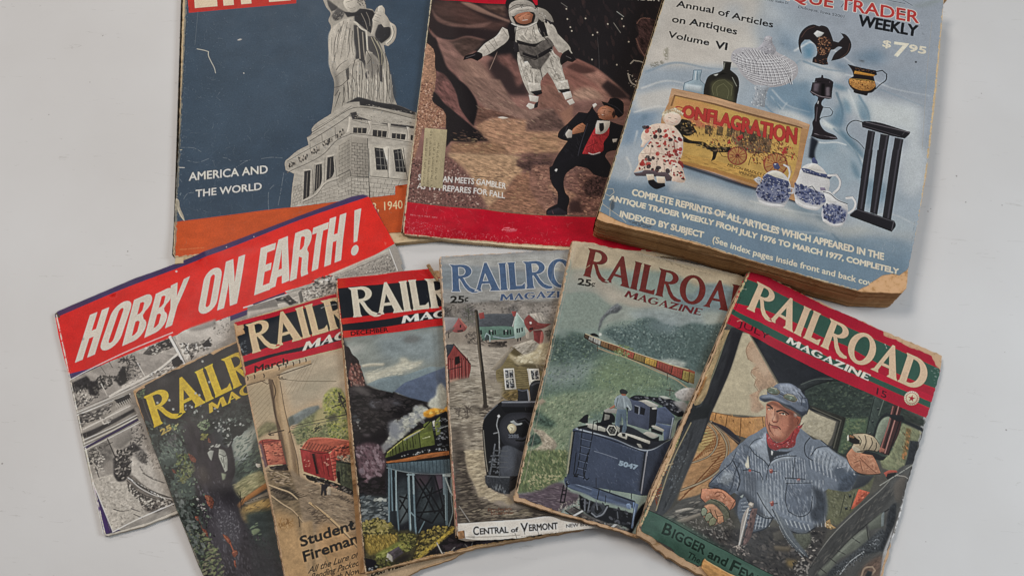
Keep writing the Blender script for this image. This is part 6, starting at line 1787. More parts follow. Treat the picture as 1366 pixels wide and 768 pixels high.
p 1d1e22 2136 366 79-99 66 44-41 61|r=.1
t b03430 285 595 2128-188-2141 43|{'t':'THE ANTIQUE TRADER','part':'title_lettering','b':.45,'ol':('cfc6b6',1.15)}
t 16181c 1859 616 555-42-559-89|{'t':'WEEKLY','part':'title_lettering','b':.75}
t d3cbb8 2116 795 74-6-75-72|{'t':'$','part':'price_lettering','b':.35}
t d8d0bd 2228 874 128-19-135-148|{'t':'7','part':'price_lettering','b':.55}
t d3cbb8 2362 773 156-15-156-67|{'t':'95','part':'price_lettering','b':.45}
t 2d3238 1271 586 444-17-445-14|{'t':'Dubuque, Iowa 52001','b':.05}
t 2d3238 572 641 606-70-607 40|{'t':'1008 Rhomberg Ave. P. O. Box 1050  Station Dr.','b':.05}
d 4b4f57 2429 390 29-9 19 168-30 2|n=6;s=.8,1.6
p 3c4046 2431 874 20-7-1 23-14 5|soft=.2
t cdc4b2 233 3125 2187-73-2192 12|{'t':'COMPLETE REPRINTS OF ALL ARTICLES WHICH APPEARED IN THE','part':'blurb_lettering','b':.36}
t cdc4b2 60 3232 2496-83-2498 34|{'t':'ANTIQUE TRADER WEEKLY FROM JULY 1976 TO MARCH 1977, COMPLETELY','part':'blurb_lettering','b':.36}
t cdc4b2 186 3361 723-17-728-38|{'t':'INDEXED BY SUBJECT','part':'blurb_lettering','b':.36}
t cdc4b2 992 3357 1456-31-1459-23|{'t':'(See index pages inside front and back cover)','part':'blurb_lettering','b':.2}
l bcb29c -2 3187 18-58 47-15 19 33-26 47-48-10|w=.4;a=.8
l bcb29c 105 3384-23-108 7-79|w=.4;a=.8
l bcb29c 13 3286 100 44 86 36 53 34|w=.4;a=.8
p 333a42 74 3266 19-58 26 82-16 44|soft=.6;a=.6
p 353b42 255 3374 84-14 131-4-12 42-153-2|soft=.6;a=.5;mn=-.2,1.2,-18,1
p 5c5a44 147 1524 31-48 28 150-27 9|soft=.8;a=.45;mn=-.2,1.5,-18,1
p 4d4a3a 55 1720 101-78 27 36-94 83|soft=.6;a=.45;mn=-.1,1.2,-18,1
e c8aa7c 2624 36 31 1109 20 925-11 707-27 415|w=1.5;a=.85
s c5c4bf 2399 304 258-85 226 2931-363 115|n=50;L=3,12;w=.1,.3;a=.45;ang=82
e c2ab86 12 941-5 775-4 1697|w=1.2;a=.7
e cdb48c 31 3442 451-31 588-6 649-1 519 1|w=1.1;a=.75
s c9c8c2 2199 2773 413-55 21 439-303 96|n=26;L=3,12;w=.1,.3;a=.5
s b9bdbf -235 1022 2859-986 138 3153-2737 232|n=70;L=2,10;w=.08,.2;a=.3
l a09a90 2535 356 15 463 60 1026|w=.5;a=.6'''
MAGS.append(m)
m = dict(name='hobby', ang=0.45405, w=280, h=197, t=4, x=-0.38022, y=0.26936)
m.update(kind='landscape_booklet', cat='booklet', label='wide red and purple booklet with large white HOBBY lettering over black and white photos', seed=47, rough=.36, paper=('8d857a','b5ada0','cfc8bc'), spinecol=('a8a095','c0b8ab','d2cbbf'), rag=.08, layers=3, jit=.15, regions=[('title_panel',[[-19,43,662,-7,1462,5,2143,-23,2779,-16,2833,558,2210,572,1939,578,1280,581,1023,583,514,599,267,598,-22,563,-28,438,-28,203]])], outline=[11,-15,676,-66,1477,-47,2158,-69,2645,-75,2737,-58,2770,-32,2805,301,2837,563,2827,698,2810,700,2810,1900,879,1987,491,1980,292,1985,23,1958,-10,1953,-58,1939,-44,1178,-20,427,-21,82,-17,3], pages=[20,4,1473,-33,2743,-35,2815,569,2790,750,2790,1920,871,2015,508,2006,231,2001,-24,1965,-49,1949,-45,1184,-10,87], back=[10,10,2770,10,2770,1940,10,1960], spine=[0,30,0,500,0,1000,0,1500,0,1940])
m['ops'] = r'''
p b9b2a7 -50-50 2900 0 0 2070-2900 0
p 3b2c5b -123-182 844-66 808 17 688-22 895 61-92 804-2969 1659-222-1615|n=.06,8,23,1
p 8f8a83 -65 611 569 30 762-11 927-10 652-39 18 786-1352 536-1097 285-441-309|n=.1,3,3,2
p d4241c -24 37 687-48 800 13 681-29 639 9-1 33 55 548-19-4-609 17-271 5-659 3-257 2-508 16-247-1-293-32-2-131 0-235|g=c81f1b,1529,-231,-62,424;n=.04,8,23,2
p c41d1a -24 37 234-13 180 576-415-35|soft=5;a=.35
p 3b2c5b -26 572 293 29 123-1-318 48-105-17
p 98928a 2409 585 484-94-160 1039-1024-648
p a7a199 -28 625 253-21 272-15 317-10 389 0-136 485-206-227-328 25-335 42-342 190|n=.12,3,43,2
p 969089 -30 630 141-17 362-11 506 225-235 100-201-21-158 19-423 2|n=.1,3,43,2
l ddd8cf -32 625 199-32 317-34 360-17|w=.7
p 262527 -31 658 136-18 20 49-26 70-127-20|soft=.5;n=.3,2,23,1
d 2a292a,4a4847,6f6b66 -30 704 155-15 60 94-29 80-176 27-14-74|n=130;s=1.2,3.5;j=90;e=1.5
d c5bfb5,9c968e -7 737 206 29-54 103-133 12|n=60;s=1,2.6;j=90;e=1.5;a=.8
p 1f1e20 98 695 82 17-12 99-28 34-41-41|soft=.6;n=.3,1,23,1;r=.5
d 2f2e2e,55524e,1d1c1d 127 724 91-42 109 58-31 44-100 38-44 16|n=110;s=1.2,3;j=90;e=1.5
p 262526 301 763 93-89 43 77-36 66-66 18|soft=.5;r=.6
d 2f2e2e,55524e 315 746 147-55 7 97-115 55|n=60;s=1,3;j=90
l b6b0a7 201 756 20 111|w=.8
l 4b4845 301 588 15 65|w=.4
p 8f8a83 -34 907 436-9 11 39-443-1
l cfc9c0 -34 918 438-30 148-19 135-1|w=.6
l 55524e -32 896 223-7 217-17|w=.4
l d7d1c8 -36 939 430-10|w=1
l 55524e 230 606 23 80|w=.4
d 2c2b2c,4a4845 357 613 138-13 32 120-76 61-91-50|n=44;s=2,5;j=90;e=3
l 333132 433 633 66 26|w=.9;w2=.3
l 333132 433 633 44 45|w=.9;w2=.3
l 333132 433 633 2 43|w=.9;w2=.3
l 333132 433 633-41 19|w=.9;w2=.3
l 333132 433 633-65-14|w=.9;w2=.3
l 333132 433 633-58-42|w=.9;w2=.3
l 333132 433 633-24-51|w=.9;w2=.3
l 333132 433 633 21-37|w=.9;w2=.3
l 333132 433 633 57-7|w=.9;w2=.3
l 4a4845 434 657-39 100|w=.6
p 222122 356 706 39 5 20 90-35 20-33-37|r=.5
d 3b393a,625e5a,8b857d 415 673 115 36-11 89-116 9|n=80;s=1,3;j=90
p 44413f 570 632 60-34 78-16 29 49-20 39-84 0|r=.5
d 2a292a,c9c3b9,6b6762 593 582 153 16-23 86-90-14|n=60;s=1,2.5;ang=8
p 2b2a2b 697 584 106-4 29 91-84 0-32-38|r=.4
d 8d8780,1c1b1c 697 584 149 32-26 61-100-18|n=40;s=1,3
l d8d3ca 815 573 21 123 27 154|w=2.4;w2=1.6
l 3d3b3a 827 578 27 149 17 114|w=.4
l cdc7be 834 743-186 75-109 23-211 27-86 17|w=2
l 716d67 836 756-192 77-109 24|w=.5
l c9c3b9 514 691 27 140|w=.5
p 2a2829 773 776 57-17 31 78-58 23-35-27|r=.4
d 3d3a39,8b857e,d0cac0 572 832 180-17 92 50-212 16|n=60;s=1,3
d c9c3b9 335 836 212-26-8 31-202 31|n=20;s=1.5,3;ang=-4
p b3ada5 855 584 90-22 257 22 122 2-53 185-255 37-140 12|n=.08,4,43,2
p 8f8a85 978 557 230 5-15 55-133-7-78-27|soft=.8
d d3cdc4,7b7771,5a5652 866 661 155 53 107-3-15 90-147-3-71 30|n=110;s=1.2,3.5;j=90;e=1.5
d 2d2b2c,454241 876 665 116 37 21 80-87 47-36-98|n=40;s=1,3;j=90
p 2b292a 1037 733 69-19 1 72-60-13|r=.4
d 5a5652,9b958d 1161 591 163-5-41 142-115-24|n=50;s=1,2.5;j=90;a=.6
p 8b857d -34 952 296-22 123-5 19 133-2 89-424 20-20-64|n=.12,2,-2,3
p 4b4846 -28 948 184 5 90 4-84 55-152 14-43 15|soft=.8;n=.3,2,3,2
d 302e2f,6b6762,a29c94 -22 945 270 2-35 64-240 44|n=80;s=1,4;ang=-2
p 2c2a2b 262 930 123-5 8 49-95 17|r=.3
l a8a299 267 972 9 34|w=.5
l a8a299 284 971 9 34|w=.5
l a8a299 300 970 9 34|w=.5
l a8a299 317 969 9 35|w=.5
l a8a299 333 968 9 35|w=.5
l a8a299 350 967 8 35|w=.5
l a8a299 366 966 9 35|w=.5
l a8a299 382 965 9 35|w=.5
p 9d978f -40 1071 43-15 141-7 230-37 35 25-26 23-166 20-144 17-111 8|soft=.3
l cbc5bc -11 1073 144-18 238-28|w=1
p 2f2d2e -42 1103 114-1 144-17 177-26 3 30-209 34-204 24-18-8|soft=.4;n=.3,1.5,-2,3
l bfb9b0 128 1031 16 63 50-1|w=1
d c2bcb3,3b3938 137 1035 85 25-33 53-57-13|n=14;s=1,2
l cec8be -35 1161 237-15 202-26|w=.7
l 5b5753 -35 1176 234-17 202-27|w=.7
l c5bfb6 -36 1191 232-19 202-28|w=.7
l 77726c -36 1207 228-22 203-29|w=.7
l d8d2c9 -44 1217 213-19 237-27|w=1
p 35264f -41 1219 442-69 7 24-445 65
l d8d2c9 -39 1247 223-26 228-31|w=.8
p 9a948c -38 1252 449-59 55 419-1 232-555 61|n=.1,3,23,1
p 6b6762 -30 1250 171-14 18 94-1 87-103 20-67-93|soft=1;n=.25,2,23,1
d 302e2f,55524f,a49e95 -32 1260 119-4-32 138-85-14|n=100;s=1,3;j=90
p 7f7a74 191 1235 134-20 11 81-121 47-50-42|soft=.8
d 4a4745,8f8982 342 1188 75 21 31 157-82 9-72-31|n=90;s=1,3;j=90
l 383635 143 1226 22 161|w=.9
l 383635 123 1272 51-6|w=.6
p 2d2b2c 167 1377 159-41 22 31 27 55-77-11-32 51-24 97-68-43-16-57|soft=.6;n=.4,1.2,23,1;r=.5
d 1c1b1c,6f6b66,a6a098 172 1358 158 2-67 194-116-49|n=90;s=1,3;j=90
p b5afa6 268 1452 89-39 100 76 26 288 3 137-117-154-77-85-39-122|soft=.5;n=.08,2,23,1
p 5b5855 302 1434 75-23 15 61-17 68-40-39|soft=.8;n=.3,1,23,1
d 44413f,77726c 316 1418 90 38-25 97-48-42|n=60;s=1,2.5;j=90
d 7b756e,c9c3b9 407 1370 48 128 17 168-60-78-11-112|n=70;s=1,2.5;j=90;a=.7
l 77726c 325 1540 22 73 61 69 55 55|w=.9;mn=-.3,1,23,1
l 5b5753 331 1596 60 78 81 67|w=.5
p 2b292a 143 1398 63-16 64 60-30 126-47 33-56-13-15-59|soft=.5;r=.5;n=.4,1.2,23,1
d 1c1b1c,5a5652,a09a92 177 1337 117 50-43 175-76 31-35-57|n=120;s=1,3;j=90
p 88827b 73 1401 70-3-17 111-60-36|soft=1.5
d bab4ab,4b4846 -16 1320 105 12-34 147-62-26|n=60;s=1,3;j=60
l 383635 4 1361 18 262|w=.7
l a9a39a -12 1344 49 127|w=.8
l 383635 -17 1606 48 21|w=.5
p b1aba1 -31 1495 146 20 22 73 69 40 54 179 14 99 70 30-97 0-233 12-33-270|soft=.4;n=.1,2,23,1
d 8f8981,c9c3ba,7d7770 -16 1491 220 146 70 269-258 33|n=200;s=1,3;ang=33;j=50;a=.5
l 4b4846 62 1785 49 37 54 17|w=.9;w2=.3
l 4b4846 186 1833 55 49|w=.8;w2=.3
l 55514d 193 1882 54 54|w=.7
p 6b655f 209 1576 37 5 64 101 74 95 94 92 17 49-151 18-65-48-38-162-40-79|soft=.3;n=.2,1.5,53,2
l 2a2829 211 1587 24 36|w=.8
l c3bdb3 218 1589 9 14|w=.8
l 2a2829 230 1612 25 35|w=.8
l c3bdb3 238 1613 8 14|w=.8
l 2a2829 250 1636 25 36|w=.8
l c3bdb3 258 1637 8 14|w=.8
l 2a2829 270 1660 24 36|w=.8
l c3bdb3 277 1661 8 14|w=.8
l 2a2829 289 1684 25 36|w=.8
l c3bdb3 297 1685 8 14|w=.8
l 2a2829 309 1708 24 36|w=.8
l c3bdb3 316 1709 8 14|w=.8
l 2a2829 328 1732 24 36|w=.8
l c3bdb3 336 1733 8 14|w=.8
l 2a2829 348 1756 24 36|w=.8
l c3bdb3 355 1757 8 14|w=.8
l 2a2829 367 1780 24 36|w=.8
l c3bdb3 374 1781 9 14|w=.8
l 2a2829 386 1804 25 35|w=.8
l c3bdb3 394 1805 8 14|w=.8
l 2a2829 406 1828 24 35|w=.8
l c3bdb3 413 1829 8 14|w=.8
l 2a2829 425 1852 24 35|w=.8
l c3bdb3 433 1853 8 14|w=.8
l 2a2829 444 1876 24 35|w=.8
l c3bdb3 452 1877 8 14|w=.8
l 2a2829 464 1899 24 35|w=.8
l c3bdb3 471 1900 8 14|w=.8
l 3b3837 228 1579 62 105 93 98 104 91|w=.6
l 403d3b 206 1607 55 117 94 93 134 88|w=.6
l c9c3b9 231 1606 54 97 92 102 108 77|w=.5
l 34312f 208 1639-5 61|w=.8
l 34312f 197 1687 37 5|w=.5
l 34312f 228 1669-5 60|w=.8
l 34312f 217 1716 37 6|w=.5
l 34312f 248 1698-5 61|w=.8
l 34312f 237 1746 37 5|w=.5
l 34312f 269 1728-6 60|w=.8
l 34312f 257 1775 38 6|w=.5
l 34312f 289 1757-6 61|w=.8
l 34312f 277 1804 38 6|w=.5
l 34312f 309 1787-6 60|w=.8
l 34312f 297 1834 38 5|w=.5
l 34312f 329 1816-6 60|w=.8
l 34312f 317 1863 37 5|w=.5
l 34312f 349 1845-6 60|w=.8
l 34312f 337 1892 37 6|w=.5
l 34312f 368 1874-5 60|w=.8
l 34312f 357 1921 37 6|w=.5
d 302d2d,c5bfb5,57524e 215 1631 56 129 99 74 119 71-105 28-105-45-43-143|n=170;s=1,3;j=60;a=.8
l d9d4cb -40 1513 21 165 33 270|w=.8
l d5cfc6 14 1950 196-20 156-5 128-2|w=.9
p 3b2360 -41 1528 22 171 33 251-67 10
l d5cfc6 -43 1527-11 428|w=.5
l c9c1b5 -30 1228-10 285|w=.6
p 7a7671 1483 556 214 16 207 13-13 105-438-36|soft=.3;n=.08,3,8,3
p 2b2a2b 1720 570 89 0 91 25-28 87-56 1-28-49-59-24|r=.4;n=.4,1.5,23,1
d 55524e,908a83 1720 570 180 25-28 87|n=40;s=1,3
p b9b3a9 1723 632 61 13 30 44-96-10|r=.4
l dcd7ce 1451 555 246 17 212 15-15 110|w=1
p a9a39a 1470 600 255 57 3 26-276-24|soft=.6
p a8a299 1816 548 218 17 270 2 460-37-1 214-234 14-333-15-295-49|n=.14,1.5,3,3
p 5f5c58 1915 602 32-12-13 105-30 6
d d2ccc2,6f6a65,4a4745 1950 580 291 34-25 137-286-45|n=150;s=1,3;ang=8;j=50;a=.8
d 2b2a2b,3d3a39,77726c,b9b3a9 2037 554 117-12 142 46-50 77-113 2-71-54|n=150;s=1.5,5;ang=-2;j=40;e=3
p c9c3b9 2100 568 86 11 61-11-2 36-97 21|r=.6;mn=-.1,2,23,1
p 98928a 2296 588 462-42 14 115-19 79-484-139|soft=.5;n=.1,1.2,3,3
d 55524e,c2bcb2,7f7972 2300 577 450-10 3 173-445-123|n=330;s=.6,1.8;ang=-2;j=50;a=.7
p b9b3a8 2197 547 568-20-1 28-275 2-234 20|soft=.4
d 4a4745,6b6762 2573 641 191-20-11 119-180-38|n=90;s=.8,2;j=60;a=.7
l 7b756e 2320 585 277-8 139-3|w=.5
p 35264f 1528 551 121 1 165 2-4 14-155-1-120-1
l d4cec4 2769 532-4 206|w=.7
t cdc5b8 45 494 165-9 41-362|{'t':'H','f':'g','part':'title_lettering'}
t cdc5b8 234 485 172-6 47-360|{'t':'O','f':'g','part':'title_lettering'}
t cdc5b8 432 500 179-14 11-356|{'t':'B','f':'g','part':'title_lettering'}
t cdc5b8 617 499 172-18 15-334|{'t':'B','f':'g','part':'title_lettering'}
t cdc5b8 737 488 175-17 29-347|{'t':'Y','f':'g','part':'title_lettering'}
t cdc5b8 1068 477 161 2 15-353|{'t':'O','f':'g','part':'title_lettering'}
t cdc5b8 1238 494 172 2 28-388|{'t':'N','f':'g','part':'title_lettering'}
t cdc5b8 1565 483 139 1 47-378|{'t':'E','f':'g','part':'title_lettering'}
t cdc5b8 1689 478 193-8-22-380|{'t':'A','f':'g','part':'title_lettering'}
t cdc5b8 1883 478 165-2 21-394|{'t':'R','f':'g','part':'title_lettering'}
t cdc5b8 2041 466 143-3 45-370|{'t':'T','f':'g','part':'title_lettering'}
t cdc5b8 2196 468 154-2 39-403|{'t':'H','f':'g','part':'title_lettering'}
t cdc5b8 2439 466 68 3 106-402|{'t':'!','f':'g','part':'title_lettering'}
p d5cfc6 1011 5 9 8 6-10 0 13 7 6-9 2-6 3-5-8
p d5cfc6 1724-28 7 1 2 7-7 1
p cfc8bf 1476-22 14-1-8 13|a=.7
s a9a0b5 50-110 2723 71 41 644-2847-29|n=24;L=2,8;w=.08,.2;a=.3
p e0685c 2750 448 19 22-21 21|soft=.3;a=.6
e d8cfc2 -5 1-10 372-16 745-11 827|w=.5;a=.8
e 4b3f33 -7-15 18 59|w=1;a=.9'''
MAGS.append(m)
m = dict(name='yellow', ang=0.54967, w=170, h=245, t=6, clip=[(-4,-3),(170,0),(170,140),(106,199),(86,228),(4,245)], x=-0.29846, y=0.20349)
m.update(kind='pulp_magazine', cat='magazine', group='old pulp magazines fanned across the table', label='worn dark pulp magazine with yellow lettering and a big tree trunk on its cover', seed=53, wsat=.8, spec=.13, sat=.5, gain=.82, rough=.33, paper=('6f5540','9c7a55','c0a07c'), spinecol=('3b3530','6d6355','9c8d78'), rag=.35, pagerag=.4, regions=[('cover_picture',[[-21,360,238,397,763,506,1326,559,1646,585,1593,1398,1066,1945,867,2217,33,2288,-26,1456]])], outline=[6,19,70,-4,109,-8,329,-23,389,-12,648,-19,665,5,891,-7,1700,0,1700,1400,1060,1985,864,2276,40,2450,-38,1486,-30,1114,-20,798,-16,466,-3,134], pages=[-9,-11,51,-21,398,-36,896,-19,1700,10,1700,1410,1067,1996,869,2291,20,2440,-35,1494,-24,809,-17,120], back=[10,10,1680,10,1680,1400,900,2400,10,2430], spine=[7,33,-16,466,-20,798,-35,1488,30,2450])
m['ops'] = r'''
p 33363a -50-50 1800 0 0 2550-1800 0|n=.1,10,0,1
p 2e2b2c -51-16 935-20 1017 74-279 608-922-138-422 4-247-171|soft=2
l 3d393a 197 23 370 5 276 14|w=1.2;soft=.8;a=.6
p 56635a 481 528 332 16 1017 41-52 800-938-60-405-257 78-248|soft=2
p 8b9691 510 614 67-10 78 122 59 10 277-1-165 389-323-174 17-148|soft=2.5;n=.15,3,-12,3
p a3a99a 567 736 84 0 84 0-68 168-134-5-12-74|soft=1.5
d 5f7568,73857a,9aa594,4a5c50 551 750 159-5 10 131-64 157-163-33 17-147|n=150;s=1.5,5;ang=-12;j=20;e=3;a=.7
p 39493f 482 949 111-18 112-120 76 18-105 281-91-5-122-55-6-37|soft=1.2;n=.3,2,-12,2
d 2b3a33,4b6152,62755f 493 922 193-65 49 84-83 199-193-81|n=120;s=1.5,4.5;ang=-12;j=25;e=3;a=.8
p 9b9569 408 1086 133-27 100 10 20 97-8 17-216 24-31-69|soft=.8;n=.15,2,-2,3
d b5ab78,7b7a52,c9bb8a 418 1058 223 11 16 106-217 23|n=60;s=1.5,5;ang=-2;j=10;e=4;a=.6
p b3753f 437 1207 220-32 1 43-86 8-130 15-59 18-6-32|soft=.5
p 8a7d6a 434 1237 213 7-7 39-90-6-107-14|soft=.5
l 4b443a 444 1237 188 41|w=.6;mn=-.2,.8,28,1
p a8874c 383 1259 167 18 82 23-45 103-187-16-34-40|soft=.8;n=.2,2,8,3
d c49a55,8a6b3d,6d5c40 377 1249 255 51-52 120-187-16|n=60;s=1,4;ang=3;e=3;a=.7
p c7c3b2 632 1003 28 20-4 21-20 0-9-22
l 3b3228 443 1147-43 121|w=.6
l 3b3228 428 1202-6-56|w=.4
l 3b3228 421 1230 40-32|w=.4
p 2c332f -49 277 328 177-73 334 94 206-25 208-168 562-291-158 75-900|soft=1.5;n=.3,3,68,2
d 232926,3d4a43,51605a,2f3834 -21 257 311 168-97 423 86 201-87 351-247 175-65-87 86-964|n=620;s=2,6;ang=73;j=45;e=2.2;a=.7
p 46584f 15 528 105 23 42 79-68 75-90-4-14-74|soft=1.5
d 5f7468,7b8c7c,3c4a43 15 472 187 78-42 113-160-8|n=90;s=2,5;ang=68;j=30;e=3;a=.65
d 5b6b38,77844a,8b9258,44532e 118 640 97 42 1 134-101 78-55-96|n=120;s=1.2,4;j=90;e=2;a=.75
d 3e5449,4f665a 41 766 130 114-53 168-113-19-13-158|n=110;s=2,5;j=60;a=.6
d 63683b,7f7f4c 68 802 73 51-34 36-51-27|n=30;s=1,3.5;j=60;a=.7
d 5d5a5c,77736f,45464a 101 461 81 32-47 100-53-51|n=30;s=1.5,4;ang=78;a=.5
p 302b30 245 435 152 94 32 133-19 103-39 180 38 86-20 98-12 120-1 146-107 458-372-203 180-312 89-417 40-133-4-181|soft=1.2;n=.25,4,103,4
p 3f3a42 221 774 103 211 48 135-1 167-14 202-104 355-243-133 102-458|soft=4;a=.8;n=.2,4,98,4
d 57525a,6d6871,28242a,7b7680 214 793 137 229 10 218-39 335-44 232-284-155 137-493|n=420;s=1,4;ang=98;j=25;e=3;a=.45
p 2a272d 283 985 114 127-11 141-86-109|soft=3
p 5c5a63 236 1152 110 122-22 198-117 40-30-172|soft=5;a=.7
d 8b8892,a09da5 236 1152 127 131-55 180-123-46|n=110;s=.6,2;j=90;a=.4
p 4a4038 222 798 53 50-8 128-68-36|soft=2;a=.7
p 74402f 200 679 30 44 6 38-11 16-24-30|r=.15;n=.3,1,98,1
p 74402f 47 736 20 27 0 28-17-21|r=.15;n=.3,1,98,1
p 74402f 199 1043 31 27 12 43-33 53-15-36|r=.15;n=.3,1,98,1
p 74402f 382 636 7 21-4 26-16-14|r=.15;n=.3,1,98,1
p 7d4434 194 1045 34 29 7 56-35 34-10-48|r=.2;n=.35,1,98,1
p 7d4434 71 1158 23 7-6 38-15-13|r=.2;n=.35,1,98,1
p 7d4434 83 1263 23 28-4 60-14-39|r=.2;n=.35,1,98,1
p 7d4434 203 1374 26 35 7 56-11 15-20-63|r=.2;n=.35,1,98,1
p 7d4434 216 1527 34 2 4 28-34 23-10-26|r=.2;n=.35,1,98,1
p 7d4434 205 1593 12 6-16 53-5-13|r=.2;n=.35,1,98,1
l b87450 197 1052 19 26-15 23|w=.5;a=.8
l b87450 208 1387 14 50|w=.5;a=.8
l b87450 223 1535 22 7|w=.5;a=.8
l 7d4434 86 1207-1 62|w=.5;a=.7
l a55a40 228 1460 0 63|w=.6
d c9c2ba,a8a2a0 133 1033 37 83-22 51-31-69|n=16;s=.8,2
d 1d2422,5d6f5f,141918,74866f,3b4a41 -33 262 295 183-86 394 29 191-62 344-198 150-49-129 68-838|n=380;s=1,3.2;ang=73;j=60;e=2;a=.85
p 2a262b 359 737 48-19 48 37 27 37 33-84 3-113 36-120 26 14-44 139-17 150-20 103-35 114-54 59-53-73 17-124|soft=.4
l 2a262b 478 802 64-56 22-69 24-21|w=1.6;w2=.6
l 2a262b 393 755 58 10 32 51|w=1.4
l 2a262b 396 880 29 5-12 71|w=.7
l 2a262b 416 802 20 55 21 0|w=.5
l 2a262b 485 917 15-25|w=.5
l 2a262b 362 728-30-28|w=.6
p a4a79d 334 746 25-9 24 18-45 66-5-31|soft=.2
p a1a497 424 761 29 27 3 58-36 103-22 5 1-83 1-55|soft=.2;n=.1,2,28,1
p 9ca097 561 606 21 12-38 83-14 49-40 35 8-64 24-78|soft=.3
p 8b9478 371 945 30 27-23 32-20 0|soft=.4
l 35302f 412 800 31 39 20-12|w=.5
l 35302f 408 876 6-42|w=.4
l 35302f 430 832-24 88|w=.4
d b5b5ac 360 692 106 35 1 24-113-28|n=8;s=1.5,3
d 252b29,1d2220,313a36 277 348 552 158-78 192-184 38-91 19 49-179-165 48-12-132|n=420;s=2,5;ang=8;j=50;e=1.7;a=.9
d a9ada7,959a94,b5b8b0 481 528 233 103-121 119-78-42-54-75-15-123|n=24;s=1,2.8;j=90;e=1.4;a=.8
d aeb3ad,8d958d 316 299 227 123-3 115-243-131|n=12;s=1,2.6;j=90;e=1.4;a=.8
d 5f7550,7d9068,93a27d 352 482 77 18-1 57-46 10-40-44|n=40;s=1.2,3;j=60;a=.85
d 6b6d35,99964c,7b7a3e 341 580 43 23-19 35-38-9|n=22;s=1.2,3;j=60;a=.85
d 1f2422 562 642 129 46-70 43-66 10|n=60;s=2,4.5;j=60;e=1.6
p 33423f 409 1317 128 37 78 32-50 237-62 194-82-189-26-182|soft=1.5;n=.15,3,28,2
d 7f8f70,6d8065 408 1391 79 31-38 138-58-32|n=14;s=1.5,4;ang=8;e=3;a=.8
p 7d8c68 403 1451 47 9 15 24-39 10-29-4|soft=.4
d 4f4a52,3a363c,2a282d 369 1411 123 193 4 278-309-169|n=200;s=1,4;ang=88;j=30;a=.5
p 2d2c31 367 1515 198 108-64 295-195-107|soft=5;a=.6
d 6f7a55,87905f,4d5a40,3b4738,8f8a6a -20 1161 92 91 70 224-37 193-138-76-18-283|n=230;s=1.2,4;ang=8;j=50;e=2.2;a=.75
d 2a302c,59645c,757c78 18 884 36 171 0 291-24 110-63-116 21-321|n=190;s=1.5,5;ang=68;j=40;a=.65
t e2bb1e 25 358 1561-4-1546-278|{'t':'RAILROAD','f':'r','part':'title_lettering','n':(.06,2,0,1)}
t dcb520 463 455 883-13-871-63|{'t':'MAGAZINE','f':'r','part':'subtitle_lettering'}
t b9a24c 70 442 85-6-83-36|{'t':'25','part':'price_lettering','b':.3}
d 6f8f5f,9aa55f,b5b070 168 406 49 9-13 34-41 0|n=18;s=1,2.4;j=90
p b5b8b0 552 198 13 6-2 15-11 1-6-9|soft=.1;a=.85
p b5b8b0 421 235 13 6-2 15-11 1-6-9|soft=.1;a=.85
p b5b8b0 217 190 13 6-2 15-10 1-6-9|soft=.1;a=.85
p b5b8b0 127 165 13 6-2 15-10 1-6-9|soft=.1;a=.85
p b5b8b0 354 329 13 6-1 14-11 2-6-9|soft=.1;a=.85
p b5b8b0 442 264 13 6-2 15-11 1-6-9|soft=.1;a=.85
p b5b8b0 218 276 13 5-1 15-11 1-6-9|soft=.1;a=.85
p b5b8b0 567 6 12 6-1 15-11 1-6-9|soft=.1;a=.85
d 4f6148,6b7a52 -2 23 85-3-34 66-68-14|n=26;s=1,3;j=90
l 575350 51 51-13 52-7 238|w=.6;a=.6
l d2b28b -36-14 119 5|w=.5;a=.8
e c49a70 5 4 78-8|w=1.3
e 7f786b -6-2-25 459-8 526 8 501|w=.8;a=.7
s 8b8783 169-285 770 191-151 2135-830-453|n=70;L=2,7;w=.08,.2;a=.35
l 1b1a1b -10 10-16 518-8 522-2 401|w=.6;mn=.05,2.5,98,2;a=.8
l 1a1919 110-11 281-7 487 11|w=.7;mn=0,2,28,1;a=.8'''
MAGS.append(m)
m = dict(name='march', ang=0.35189, w=170, h=245, t=6, clip=[(-2,-2),(170,0),(170,200),(144,228),(96,233),(4,245)], x=-0.22805, y=0.26487)
m.update(kind='pulp_magazine', cat='magazine', group='old pulp magazines fanned across the table', label='tan pulp magazine with a navy and red March banner and red boxcars on its cover', seed=61, wsat=.95, rough=.42, paper=('6f5540','9c7a55','c0a07c'), spinecol=('6b4f3a','b08f70','cdb296'), rag=.3, pagerag=.3, regions=[('masthead_band',[[-3,-17,131,-15,450,0,863,-9,1757,-62,1664,509,793,479,562,471,255,467,-3,488,3,235]]),('cover_picture',[[-22,492,253,483,776,488,1453,491,1587,2188,10,2541,-10,1356]])], outline=[12,-17,302,-16,860,-2,1700,0,1700,2000,1442,2272,1203,2321,957,2323,835,2347,601,2377,40,2450,-7,2091,9,1374,15,679,22,352,8,103,80,65,76,23,17,18], pages=[-8,-5,23,-20,854,8,1690,10,1690,2000,1439,2282,1206,2331,961,2332,839,2357,598,2387,20,2440,-14,2089,-2,1370,4,676], back=[10,10,1680,10,1680,1950,1000,2250,500,2380,10,2430], spine=[-1,12,12,679,6,1373,-7,2091,30,2430])
